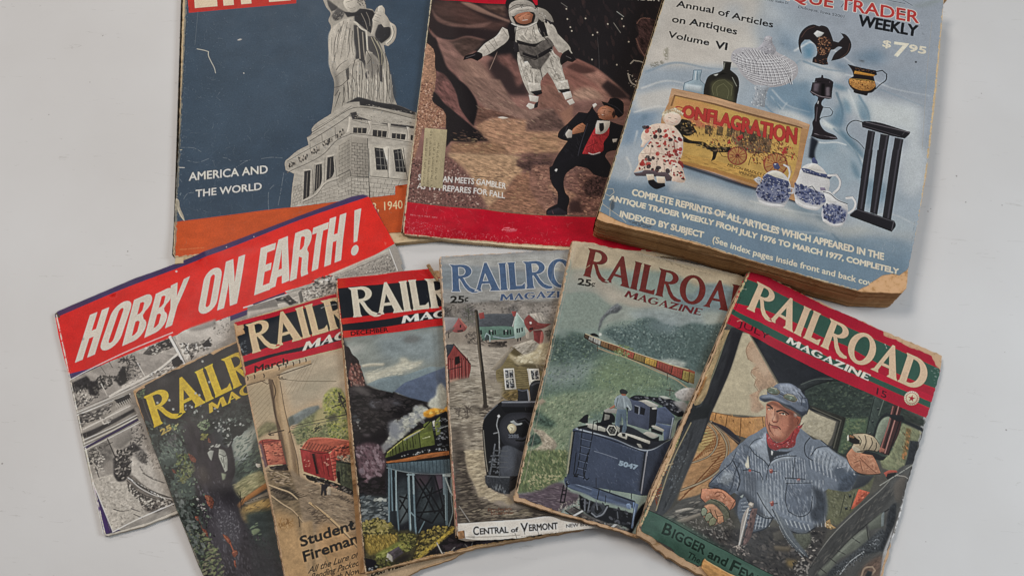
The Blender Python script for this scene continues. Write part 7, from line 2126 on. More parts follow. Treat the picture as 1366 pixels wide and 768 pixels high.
m['ops'] = r'''
p b49b7c -50-50 1800 0 0 2550-1800 0|n=.05,8,0,1
p ad9f88 282 432 541 75 24 164-108 371-204-170-227 27-30-247|soft=3;n=.06,4,-5,3
p 8f8875 407 713 173-46 163 6-188 107-146 21|soft=4;a=.7
p a5957a -7 564 200 7 21 299-168 96-26-71|soft=3
l 7b6a52 5 633 201-124|w=.25;a=.6
l 7b6a52 3 676 194-124|w=.25;a=.6
l 7b6a52 1 719 187-123|w=.25;a=.6
l 7b6a52 -1 761 181-122|w=.25;a=.6
l 7b6a52 -3 803 174-121|w=.25;a=.6
l 7b6a52 -5 845 168-120|w=.25;a=.6
l 7b6a52 -7 887 161-119|w=.25;a=.6
l 7b6a52 -9 928 155-118|w=.25;a=.6
l 7b6a52 -11 970 148-117|w=.25;a=.6
l 7b6a52 262 734 200-180|w=.22;a=.5
l 7b6a52 302 735 193-194|w=.22;a=.5
l 7b6a52 342 737 186-208|w=.22;a=.5
l 7b6a52 382 738 180-221|w=.22;a=.5
l 7b6a52 422 740 174-235|w=.22;a=.5
p 6d7472 271 930 75-20 83-17 90 6 0 43-74 63-158-7|soft=.6;n=.1,2,15,1
p 5b605a 260 937 44-18 6 65-55 25|soft=.6
p 6e7151 279 1038 91-56 86-27 87-27 11 131 126 60 10 129-130-40-186-57-83 16|soft=.8;n=.2,2,15,1
p 8b8a5a 554 878 33-55 68-34 66 26 15 64 1 130-47 239-144-65-7-150|soft=.6;n=.15,2,15,1
p a3996e 437 1044 64-108 61-2-2 95-76 72-64 22|soft=1.2
d 8f9243,6f7838,a5a456,596236,4a5232 561 847 94-58 86 70 0 173-41 219-154-68-2-169|n=260;s=1,3.4;j=90;e=1.6;a=.75
d 5d6a45,7f8455,424a36,97946a 270 1035 171-11 268 146-56 66-329-38|n=260;s=1,3;j=60;e=1.8;a=.7
d 3d3f33,2f312a 423 1061 74-19 6 65-83 16|n=20;s=1,3
p 4a4a3a 565 1009 73-9-5 62-68-10|soft=1
p 6f6a4f 9 955 88-47 71 43 18 58-88-6-93 24|soft=1;n=.2,2,-15,2
l 6d6250 272 584 44 30 379 133|w=.5
l 3a3530 285 1008 158 7 277 21|w=.5
l 5b5a50 273 1020 224 22 227 22|w=.4
l 2b2826 693 844 5 67 15 112-14 186|w=1.2;w2=.8
d 221f1e,3a3633 691 833 24 51 21 39-4 63-55-28|n=36;s=1.2,3;j=60
l 221f1e 614 950 67-7 65-17|w=.8
l 221f1e 650 1035 64 4|w=.6
p 9b8262 178 495 106 27-33 165 5 174 5 213 6 209-46 281-61 367-72-22 69-660 23-411 3-215|n=.1,2,93,6
p 5c4a3a 179 567 32 15-17 185-9 147 11 140-14 302-45 279 17-287 10-283 7-230|soft=.4
p b19877 258 602-7 183-1 202-3 249-65 413-9-3 38-422 5-269 13-210|soft=.7
l 4d3c2f 210 587 6 100-31 77-11 104 14 131|w=.9
l 5d4d3d 193 571-10 204|w=.5
p a78d6c 6 492 172 3 151 7 214 9-6 26-259 16-13 12-91 0-173 7|n=.08,2,0,5
l 4b3b2f 1 572 152-2|w=.8
l 4b3b2f 266 560 93-5 177-12|w=.9
l 5b4636 123 566 43 41 21-5|w=.7
l 43352b 24 499 4 15-5 14|w=1
l 43352b 79 503 3 14-4 14|w=1
l 43352b 152 517 4 14-5 14|w=1
l 43352b 280 489 3 14-5 14|w=1
l 43352b 337 484 3 15-5 14|w=1
l 43352b 398 486 3 14-5 15|w=1
l 43352b 450 483 3 14-5 14|w=1
l 43352b 501 484 3 14-5 15|w=1
l 4b3b2f 277 558-15 23 16 21 39 7|w=.5
d 43352b 258 552 37 17-8 42-28-14|n=7;s=1,2
l 3a2f27 96 1013 59 2 59 3|w=1.1
d 3a2f27 100 993 39 2-8 39-32-10|n=8;s=1,2.4
l 4d3c2f 260 1032-13 17 16-6|w=.6
l 4d3d2f 266 615-10 246 5 213 6 209-42 282|w=.6;a=.8
l 4d3d2f 183 623-3 215-23 411-15 193-5 193|w=.7;a=.8
p 6b5641 242 1026 20 90-29 353-28 187-23-7 36-282|soft=.5;a=.6
p 90443a 2 1051 39-9 130 40 7 203-139-33-18-108|n=.2,1.5,10,2
p a9604d 37 1088 136 5-2 180-128-19|n=.15,1.5,10,2
l 5e2a26 38 1057 1 195|w=1
l 5e2a26 17 1061 162 29|w=.7
d 5f2c27,7a3a32,c07a60 45 1069 127 29-4 164-118-17|n=50;s=1,3;ang=10
p 6b5256 4 1057 25 18 8 187-30 1|soft=.4
p 2b2523 46 1265 132 20 8 52-123-17|r=.3
d 1f1b1a,4a4340 37 1262 158 38-11 66-132-39|n=40;s=1,3
p a15240 314 1199 49-42 33-16 113 29 191 80-3 50-130-39-15 21-50 5|n=.15,2,15,2
p 8a2f2e 304 1201 197 90 16 15-13 214-69-40-50-35-92-66|n=.12,2,95,2
p 96433a 518 1301 47-31-7 168-34 59-20 23|n=.2,1.5,15,1
p a04d3c 567 1261 140 1-20 115-85-16-51 45 3-69|n=.25,1.5,15,1
l 6d342b 366 1163-38 40|w=.7
l 6d342b 388 1174-39 40|w=.7
l 6d342b 409 1185-38 39|w=.7
l 6d342b 431 1195-39 40|w=.7
l 6d342b 452 1206-39 40|w=.7
l 6d342b 473 1217-38 39|w=.7
l 6d342b 495 1228-39 39|w=.7
l 6d342b 516 1238-39 39|w=.7
l 6d342b 538 1249-39 39|w=.7
l c08065 395 1146 113 26 181 80|w=.6
l 5b2420 304 1201 197 90 66-30|w=.8
p 2a1a1a 384 1262 19 5-5 163-18-6
l 5b2222 407 1269-4 162|w=.5
l 5b2222 478 1305-7 166|w=.6
l 5b2222 448 1306-9 136|w=.4
d c98a78,b5604f 320 1288 46 33-21 44-34-20|n=14;s=.8,1.8
d c98a78 466 1331 28 8-14 56-20-16|n=10;s=.8,2
d 5f2a24,b5654e,3a2220 567 1261 139 21-21 104-108-3|n=70;s=1,3.5;ang=-5
p 26201f 461 1249 43 28 54-19-34 20|r=.2
l b96a58 516 1311-11 205|w=.5
l 5b2420 516 1341 43 2|w=.6
l 5b2420 512 1367 42 3|w=.6
l 5b2420 509 1394 41 2|w=.6
l 5b2420 505 1421 40 2|w=.6
l 5b2420 502 1448 39 1|w=.6
l 5b2420 498 1474 38 2|w=.6
p 3f4334 550 1371 114 58 16 15-14 115-9 97-108-82-25-77|n=.2,1.5,15,1
p 2c2f29 548 1360 118 60 0 20-118-60
d 8d7f6d,5f564b,b5a58d 563 1340 129 18-15 60-117-49|n=70;s=1,3;j=60
d 595c45,2f3229 560 1409 111 72-16 105-115-55|n=40;s=1,4;ang=95
p 171615 534 1445 24 13-18 93-20-16
p 201d1c 298 1400 84 54 119 76 129 118 0 39-89-76-131-109-103-60|r=.3
d 4d4742,171514,6d665e 289 1397 130 68 211 183-9 36-133-99-114-94|n=70;s=1,3
l 8a6a5c 466 1534 18 25 29 4|w=.6
p 857460 197 1331 92 106 114 93 215 164 8 130-43 180-341-105-52-287|soft=.8;n=.14,1.5,25,3
d 6d5e4f,9c8a73,544940,a8977f 285 1455 333 239-5 184-299-131|n=240;s=1,4;ang=27;j=12;e=3.5;a=.6
p 75654f 24 1278 169 71 16 269-38 259-196-61|soft=.8;n=.18,1.5,-5,3
p 4f463b 21 1425 137 31 63 107-58 2-116-45|soft=.6;n=.3,1.2,-10,3
l 3a322b 25 1445 70-8|w=.9;w2=.5
l 3a322b 44 1458 71-7|w=.9;w2=.5
l 3a322b 62 1470 73-5|w=.9;w2=.5
l 3a322b 81 1482 74-3|w=.9;w2=.5
l 3a322b 99 1495 76-3|w=.9;w2=.5
l 3a322b 118 1507 77-1|w=.9;w2=.5
l 3a322b 136 1520 79 0|w=.9;w2=.5
l 3a322b 154 1532 81 2|w=.9;w2=.5
l 3a322b 173 1544 82 4|w=.9;w2=.5
l 3a322b 191 1557 84 5|w=.9;w2=.5
l b59f80 8 1396 83 59 66 49 44 62|w=1.3;w2=.9
l 5b4e40 6 1403 83 59 66 49 44 62|w=.5
l b59f80 13 1481 71 89 62 67 54 104|w=1.3;w2=.9
l 5b4e40 11 1487 72 89 62 68 54 104|w=.5
l b59f80 280 1620 51 54 74 101 55 95 80 150|w=1.5;w2=1.2
l 594b3e 278 1631 50 54 74 101 56 95|w=.6
l 5f5143 294 1541 78-1|w=.6
d 4b4037 268 1655 114 133-77 2-45-59|n=30;s=1.5,5;ang=0;e=4
d 4f443a 484 1603 134 91-9 36-100-70|n=30;s=1,4;ang=-10;e=4
l a8967b 42 1284 131 108|w=.6
l 5f5244 21 1292 159 73 14 23|w=.7
d 433a32,a3907a 40 1293 149 74-10 85-132-59|n=70;s=1,4;ang=25;e=4
p 28262a 398 1513 46 9 16 15-34 19-6 48-19-1 5-43-18 34-13-4 15-45|r=.1
p b9ae9c 440 1541 25 17-18 54-21-12|r=.3;a=.6
p 1d1b1c 539 1841 24 3-2 48-27-9|r=.2
p ad8c63 13 1587 159 106-1 183 254 472-490-152 36-363|soft=2.5;n=.08,4,15,1
p a3825c 346 1776 247 183-57 422-234-71-23-448|soft=3;n=.1,3,35,2
l b59a74 285 1621 133 177 97 166 48 120|w=1.4
l 5b4c3d 301 1635 114 177 91 149 55 112|w=.6
l 8a7454 308 2033 29 122|w=1
d 5f5040 295 1663 128 117-45 25-80-73|n=16;s=2,6;ang=-5;e=5
p 8e6a3f 25 1667 116 36-11 55-96-1|soft=1;mn=-.05,.9,15,1;a=.7
d 7d5c38 32 1631-16 121 106-26-17-34|n=16;s=1,3;ang=95
l 3b2f26 181 1696-8 75|w=.6
p 9f8462 189 1747 85 7-58 437-56 1-3-206|soft=.8;n=.1,2,95,4
t 181b1e 154 1919 414-8-412-65|{'t':'Student','part':'caption_lettering','b':.42}
t 181b1e 155 2032 410-15-410-58|{'t':'Fireman','part':'caption_lettering','b':.42}
t 22211f 161 2123 377-7-352-36|{'t':'All the Lure of','part':'caption_lettering','b':.12}
t 22211f 24 2173 505 5-482-47|{'t':'Spine-Bending Packed','part':'caption_lettering','b':.12}
t 22211f 116 2223 425 10-406-50|{'t':'Book-Length Novel','part':'caption_lettering','b':.12}
t 22211f 599 2280 296-6-282-29|{'t':'Don Waters','part':'caption_lettering','b':.3}
p b0162a -5-18 136 3 319 15 413-9 894-53-93 571-871-27-232-9-307-4-257 21-6-79
p 141d28 -3 26 86-2 254 20 253 7 262-1 903-26-61 301-868-11-226-17-312 2-285 20
p 141d28 -1 368 174-2 306 9 31 1 309-6 876-9-6 41-875 12-322-2-223-17-155 9-116 11
t c8ae8b 88 318 1505-22-1509-261|{'t':'RAILROAD','f':'r','part':'title_lettering'}
t d5cdbd 489 415 863-23-825-45|{'t':'MAGAZINE','f':'r','part':'subtitle_lettering'}
t 1d1416 87 484 271 3-261-57|{'t':'March','part':'date_lettering','b':.3}
p c09a70 -19 1 21 20 64 64 7 36-73 10-16-63|r=.2
l 8b8f8f 719 90 33-5 93 5|w=.5;mn=-.3,1,15,1
l 6b7377 18 239 16 50|w=.9;mn=-.2,1,15,1;a=.6
d 7d878b -6 175 81 2-16 143-58-18|n=20;s=1,3;a=.4
e b39474 1-3 3 614 7 752-18 728|w=.9;a=.9
e d2b190 10-21 292 5 555 10|w=.5;a=.6
s b8ab98 69-136 794 189-342 2202-528-164|n=40;L=2,8;w=.08,.25;a=.35'''
MAGS.append(m)
m = dict(name='december', ang=0.19043, w=171, h=245, t=6, x=-0.14883, y=0.31039)
m.update(kind='pulp_magazine', cat='magazine', group='old pulp magazines fanned across the table', label='navy and red December pulp magazine with a green train on a steel trestle', seed=67, sat=.72, wsat=.9, rough=.42, paper=('6f5540','9c7a55','c0a07c'), spinecol=('6b4f3a','b08f70','cdb296'), rag=.3, pagerag=.35, regions=[('masthead_band',[[6,11,32,7,409,20,787,18,1656,-22,1635,509,814,552,394,574,27,577]]),('cover_picture',[[45,568,406,568,839,545,1538,514,1691,2233,467,2364,77,2412,55,1278]])], outline=[19,7,451,25,785,16,841,118,1700,100,1710,2250,1728,2321,1266,2335,920,2346,465,2377,63,2426,52,1744,34,903,7,100,0,42], pages=[3,8,786,35,1700,60,1710,2290,1733,2328,1264,2345,918,2359,464,2390,59,2434,43,1742,25,901,-3,60], back=[10,10,1690,10,1690,2200,700,2380,10,2420], spine=[3,42,31,902,49,1743,62,2426])
m['ops'] = r'''
p 1d191c -50-50 1810 0 0 2550-1810 0|n=.1,5,0,1
p 808680 24 579 795-22 974-10-100 612-901-173-143 215-456-192-43-90|soft=1;n=.08,4,-10,3
p 7b8a8c 283 604 532-12-31 285-119-25-197-54-121 11|soft=4;n=.08,3,-10,2
p 696d6c 502 636 64-27 99 34-55 38-91-4|soft=1.2
p 9fa19a 38 668 181-13-84 69-62 14|soft=2
p b5b09d 157 835 80-7 108 9-12 21-98-3-70 0|soft=.5
p b5b2a0 172 901 129-8 121-33 53-28-18-29 51-1 37 37 116 2-40 39-165 48-141 31-121 40|soft=1.2;n=.08,2,-5,3
d c9c5b0,a3a498 163 889 299-26 193-12-159 81-272 60|n=60;s=1.5,5;ang=-10;j=8;e=4;a=.6
p 6b7f85 189 1003 106-35 120-17 39 7 143-32 103-24 70 11 133-14-111 87-268 77-141 30|soft=.3;n=.06,3,5,1
p 4a5a78 399 1084 89-67 82-24 104-32 104-28 231-60-45 362-334-44-96-32|soft=.3;n=.08,3,5,1
l 82938f 194 1004 220-50 182-25 104-24|w=.4;a=.6
p 241c1d 29 645 39 22 26 63 46 60 7 44 26 109 5 75-84-1-59-8|n=.3,2,65,2;r=.5
p 5e3c36 77 824 65 9 21 120 10 64-78-21-43-90|soft=.6;n=.4,1.5,65,2
d 7d4f44,3b2827,977468 68 812 80 11 26 184-128-18|n=60;s=1,3.5;ang=65
p 1b181a 35 1009 157 13 58 26 133 45 133 54 133 49-7 66-90 114-104 72-430-53|soft=.4;r=.5
d 2b2728,100f11,383334 45 1010 338 83 266 108-100 205-520-30|n=330;s=2,6;ang=15;j=40;e=2.5;a=.7
p 5a5a60 192 1155 50-14 66 40-51 24-48-15|soft=1.2
p 4b4a4f 339 1153 40-12 74 53-60 11|soft=1.2
p 55504f 54 1011 80-5 83 80-2 20-76-31|soft=1.5
d 8b8a86 84 1282 30-6-6 80-19-13|n=8;s=1,3;ang=75;a=.7
p 4a4346 124 1398 58 8 7 21-47-6|soft=.8
d 3f3a3c,2e2a2c 203 1135 215 13-66 89-135-28|n=40;s=2,6;j=30;a=.7
d 3f4245 57 1248 59-2-4 50-48-7|n=14;s=2,4;a=.5
p a8a89a 646 1221 24-39 43-27 29-80 33-28 33 67-9 164-83 32|soft=.8;n=.1,2,5,1
p 96978d 538 1221 69-4 35 44-27 69-61 25-42 37-85 73-122 63-61 41 34-63 56-71 29-105 57 16 33-49 67 5|soft=.8;n=.15,2,-25,2
d bdbcae,85878a,a5a69b,6f7477 324 1434 39-104 99-22 86-86 96 19-30 99-103 62-124 78-124 82|n=160;s=1.5,5;j=60;e=1.6;a=.6
p 7d8188 334 1337 39-11 46 30-9 87-70 22-12-70|soft=1.5
p 7f7f80 249 1512 81-39-15 56-42 34|soft=1
p c98a2a 606 1278 77-28 87 20 34-32-6 50-81 12-62 24-47-15|soft=.5;n=.2,1.5,5,2
d d9a53a,e0b95a 622 1270 148 0-74 38|n=16;s=1,3;ang=-10
p 544046 59 1488 98-17 83 30 39 101-7 76-55 69-67 11-24 53-47-120-18-117|soft=1;n=.2,2,65,2
d 6b5259,7f6a70,3f3136,8d7a80 68 1499 172 2 27 119-50 127-79 38-65-133|n=160;s=1.5,5;ang=65;j=40;a=.65
p 171416 56 1745 61 56 34-53 67-10 45 34-9 101-207-28|soft=.6;r=.6
d 262024,0f0d0f 56 1736 209 18-11 119-207-28|n=60;s=2,5
p 75666e 72 1662 29-6 11 39-34 5|soft=.6
p 525a2c 279 1602 34-54 62-40 82-51 111-50 29 2 4-40 62-24 8 195-118 14-136 16-70 21|n=.1,2,85,2
p 16151a 273 1611 24-45 68-60 93-58 141-54 64-54 121-58 3 10-125 63-65 54-131 49-92 59-73 54
p 5f6830 564 1446 99-16 8 110-108 10|n=.12,2,85,1
l aab07c 584 1483 55-10|w=.8;mn=-.2,.4,5,1
p 8d8f86 436 1475 132-63 3 13-132 65
l b5ad5f 301 1566 155-99 142-63|w=.5
l 26260f 342 1542-1 58|w=.7
l 26260f 368 1526-2 67|w=.7
l 26260f 394 1510 2 77|w=.7
l 26260f 425 1484 1 87|w=.7
l 26260f 460 1477-4 87|w=.7
l 26260f 505 1461 0 88|w=.7
l 26260f 555 1436 2 118|w=.7
l 2c2e18 326 1560 1 43|w=.5
l 2c2e18 400 1540-3 38|w=.5
l 2c2e18 446 1515 3 39|w=.5
l 2c2e18 482 1499 0 48|w=.5
l 2c2e18 522 1482 0 40|w=.5
p 121116 663 1345 120-58 17 22-29 297-103-41 1-99|r=.1
p 646b38 696 1358 38-36-11 139-35 7
d 55585c,23242a,7d8288,3a4048 670 1366 125-58-23 288-94-30|n=60;s=.8,3;j=60;a=.8
l 7f8688 724 1416 60-13|w=.6
p b9b59e 671 1356 21-8-8 49-9-1|r=.1
p 121014 283 1612 133-32 254-35 104 31 2 30-251 23-211 6
d 8d8f90,b5b5ae 375 1604 253-33 8 20-243 25|n=20;s=.8,1.8
d 7d8288 668 1565 87 9-2 20-78-9|n=10;s=1,2
p 96592f 281 1633 130-6 175-21 185-5 2 29-191 9-173 9-115-4|n=.12,1,-5,4
p 17110f 284 1643 125 5 173-7 190-8 0 32-288-6-191-7
p 435862 284 1651 162 4 153 5 170 6-4 111-139-12-150-26-112-31-73-28|n=.1,2,85,1
l 2c3f4a 293 1652 3 34|w=.5
l 2c3f4a 322 1653 2 39|w=.5
l 2c3f4a 351 1654 1 44|w=.5
l 2c3f4a 379 1655 1 49|w=.5
l 2c3f4a 408 1656 0 54|w=.5
l 2c3f4a 436 1657 0 59|w=.5
l 2c3f4a 465 1657-1 65|w=.5
l 2c3f4a 494 1658-2 70|w=.5
l 2c3f4a 522 1658-2 75|w=.5
l 2c3f4a 551 1659-3 80|w=.5
l 2c3f4a 580 1659-4 86|w=.5
l 2c3f4a 609 1660-4 91|w=.5
l 2c3f4a 638 1661-5 96|w=.5
l 2c3f4a 667 1662-6 101|w=.5
l 2c3f4a 696 1663-6 107|w=.5
l 2c3f4a 725 1663-7 113|w=.5
l 2c3f4a 754 1664-8 118|w=.5
l 8fa3a6 286 1680 78 30 111 31 151 26 139 11|w=.6
p 1b1d22 276 1679 88 34 111 31 290 39-70 638-463-114|soft=.6
p 3b3238 493 1755 114 13-28 78-80 29|soft=1.5
p 4a3d46 645 1772 57 7-2 101-52 38|soft=1
p 343e43 344 1820 90-47-25 243-61 48-59 31|soft=2.5;n=.15,2,15,2
p 2d3538 56 1858 233 40-18 194-108-41-95 15|soft=1.5;n=.2,2,-5,2
d 5d686c,8d9492,414b50,2c3438 64 1868 215 38-17 175-193-24|n=170;s=1.5,5;ang=-5;j=25;e=2.5;a=.65
d a8aca4 157 1900 113 5-12 27-75-10|n=16;s=1.5,4;a=.7
p 4a5558 363 1916 69-30-21 203-68 29|soft=1
p 30393d 501 1856 106-7-17 244-105 15|soft=2;n=.2,2,5,1
p 2b3337 619 2002 77-85-16 225-114 4|soft=1.5
l 15161a 527 1792 72 132 76 180|w=1.3
l 15161a 614 1792-79 105-70 124|w=1.3
l 15161a 643 1785 33 224 5 124|w=1.3
l 15161a 490 1778 63 131 60 149|w=1.3
l 15161a 531 1935 179-55|w=1.3
l 15161a 463 2040 218 8|w=1.3
l 15161a 479 2070 98 59|w=1.3
l 15161a 486 2098 79-121 50-108|w=1.3
l 15161a 364 1906 63 26|w=1.3
l 15161a 354 1999 79-123|w=1.3
l 15161a 361 1934 63 120|w=1.3
l 15161a 344 2100 88-120|w=1.3
l 15161a 586 2130 99-119|w=1.3
l 56717b 298 1757-31 325|w=.9
l 56717b 316 1759-32 343|w=.9
l 56717b 342 1762-12 415|w=.9
l 7d959b 293 1756-31 325|w=.4
p 22282d 305 1777 33 4-22 325-39-4
l 5a7580 439 1773-22 354-5 138|w=1.3
l 5a7580 479 1777-20 300-6 202|w=1.3
l 8da5a8 445 1773-25 392|w=.5
l 27343a 458 1794-27 473|w=1.2
l 6b868d 427 2026 33 41|w=.8
l 4a5f68 728 1805-35 348|w=2
l 2a3338 750 1827-33 320|w=1.6
l 7d959b 716 1823-28 301|w=.4
l 6d7f80 766 1810-17 152-4 113-40 98|w=.6
l 8d9a99 719 1804 41 140|w=.7
l 556d76 527 2113-51 77|w=.7
l 5a7580 302 1682-30 318|w=1
l 5a7580 318 1689-20 314|w=1
l 5a7580 350 1707-22 299|w=1
l 90a7aa 354 1712-28 294|w=.5
l 7d949a 446 1746-10 148|w=1.2
l 7d949a 479 1749-10 148|w=1.2
l 7d949a 436 1749 52 6|w=1
l 5b7078 712 1780-12 145|w=1.8
l 93a3a3 723 1805 25 119|w=.7
p 8d9a9a 702 1776 63 7-3 19-57-6
p 3a3624 68 2066 113-13 89 48 51 52 92 11 53 34 267-21 13 49-163 107-157 70-241 23-118 3|soft=.8;n=.25,2,5,1
d 5d5a2f,8b8040,2b2a1c,a3955a,403c22 68 2066 114-22 97 58 39 78-110-4-139 1|n=230;s=1.2,3.6;j=60;e=1.5;a=.8
p 7d6a32 78 2178 111-4 128 15-5 54-87 44-121 22-24-39|soft=.8;n=.2,1,75,2
d 9b7f3a,6b5a28,b39a4a,57491f 80 2160 238 20-25 70-188 50|n=230;s=.8,3;ang=80;j=20;e=3;a=.75
p 6b6f35 150 2305 86-35 95-34 74 9 3 65-81-29-57 12-59 47-57 20|soft=.8;n=.15,2,-5,2
d 7f833f,959450,565a2b 140 2313 266-77 3 65-219 63|n=120;s=1,3.4;ang=-5;j=30;a=.7
d 4a4a25,2d2d1a,6d6a34,837c40 327 2181 121 6 9 93-77 26-42-41|n=120;s=1.2,3;j=60;a=.8
d 8b7a3c,5f5329,a39248,342e1c,2b2718 476 2190 126-30 131 17 4 47-131 75-121 75-77 26 36-86|n=330;s=1,3.2;j=60;e=1.6;a=.85
l a08a38 437 2386 71-54 101-60 122-76|w=2.2;mn=-.3,.8,5,1;a=.9
d b59a3e,8f7a34 427 2394 203-147 111-59-13 35-223 136|n=80;s=1,2.6;ang=-35
p 4a4347 232 2306 87-37 32 52-83 43-6-32|n=.15,1,-25,3
p a5a096 232 2306 30 26 5 41-31-4-19-11|soft=.2
d 33302f 289 2295 54 7-60 55|n=14;s=1,3;ang=-25;a=.5
p 231f1c 273 2365 86-34 55 7-69 45-65 1|soft=1
p 16131a 71 2323 66 26 49 59-46 12-73 9|r=.5
d 5a5a30,3b3b22,2b2a1c 139 2331 90 11 33 40-76 35-44-23|n=80;s=1,3;j=60
d 8b8f90 88 2396 63-1-11 25-54-6|n=6;s=1,2
p 191519 426 2403 180-104 131-75 475 4 536-82-81 459-924-197-243 4|soft=.5;n=.2,4,5,1
d 2a2328,0f0c0f,332b30 503 2377 242-142 451 102-10 72-535-12|n=140;s=2,6;j=40;a=.7
l aaa59d 603 2280 25 68 23 49|w=.6
l 77736f 646 2359 47-2 41-27|w=.7;mn=-.2,1,5,1
l 8b8780 436 2397 122-8 94 0|w=.5;mn=-.3,1,5,1
l 615b58 811 2318 32 50 25-51|w=.6
p 3a2f3a 934 2325 87-8-25 42-58 3|soft=1
p bd1a1c 2 10 30-6 377 15 378-3 869-38-21 531-821 43-420 22-358 8-38-5
p c23a1c 2 10 69 1 21 579-94-13|soft=2;a=.5
p 131a24 14 125 223-1 293 2 311-9 798-28-20 265-791 23-322 15-289 13-191 9
p 131a24 28 463 186-8 307-21 20-4 278-10 793-23 3 50-799 41-224 12-193 16-237 12-133-6
t c7bca8 111 410 1491-47-1506-231|{'t':'RAILROAD','f':'r','part':'title_lettering'}
t d8d2c4 508 499 871-54-860-12|{'t':'MAGAZINE','f':'r','part':'subtitle_lettering'}
t 1e0f10 95 572 298-13-299-23|{'t':'DECEMBER','part':'date_lettering','b':.2}
e c4a888 0 33 34 870 18 841 8 687|w=.9;a=.9
l 2a1c18 21 132 19 771 17 841 10 667|w=.6;mn=0,1.6,85,2;a=.8
e b08a5c 60 2431 405-51 455-37 346-8 462-16|w=1;a=.9
s b8ab98 70 92 761-61-142 2352-613 50|n=40;L=2,8;w=.08,.25;a=.35
l 56524b 761 587-11 329 1 316|w=1.4;soft=1;a=.35'''
MAGS.append(m)
m = dict(name='flood', ang=0.12837, w=138, h=238, t=6, x=-0.06353, y=0.33418)
m.update(kind='pulp_magazine', cat='magazine', group='old pulp magazines fanned across the table', label='grey pulp magazine with blue lettering and a locomotive in a flooded village on its cover', seed=71, wsat=.66, sat=.8, rough=.42, paper=('6f5540','9a7a56','c0a080'), spinecol=('4a3a30','b79c82','d0b9a0'), rag=.35, pagerag=.4, regions=[('bottom_strip',[[33,2246,256,2247,542,2244,746,2238,1222,2238,1209,2342,992,2348,799,2359,617,2369,493,2375,210,2373,91,2355,34,2332]]),('cover_picture',[[6,455,318,434,634,437,1060,406,949,787,697,1480,503,2008,484,2232,41,2242,26,1689]])], outline=[6,-13,347,-8,737,-16,1151,-22,1380,0,1380,2360,985,2343,685,2360,489,2381,302,2382,89,2380,34,2360,20,2323,14,1920,11,1333,10,626], pages=[3,-16,1151,-26,1380,0,1380,2330,981,2332,646,2352,304,2365,35,2346,11,1919,2,1332,1,626], back=[10,10,1370,10,1370,2300,10,2340], spine=[4,10,10,626,11,1333,14,1920,19,2334], scraps=[('curled_paper_scrap',[-97,77,-21,230],2,1.5,-3)])
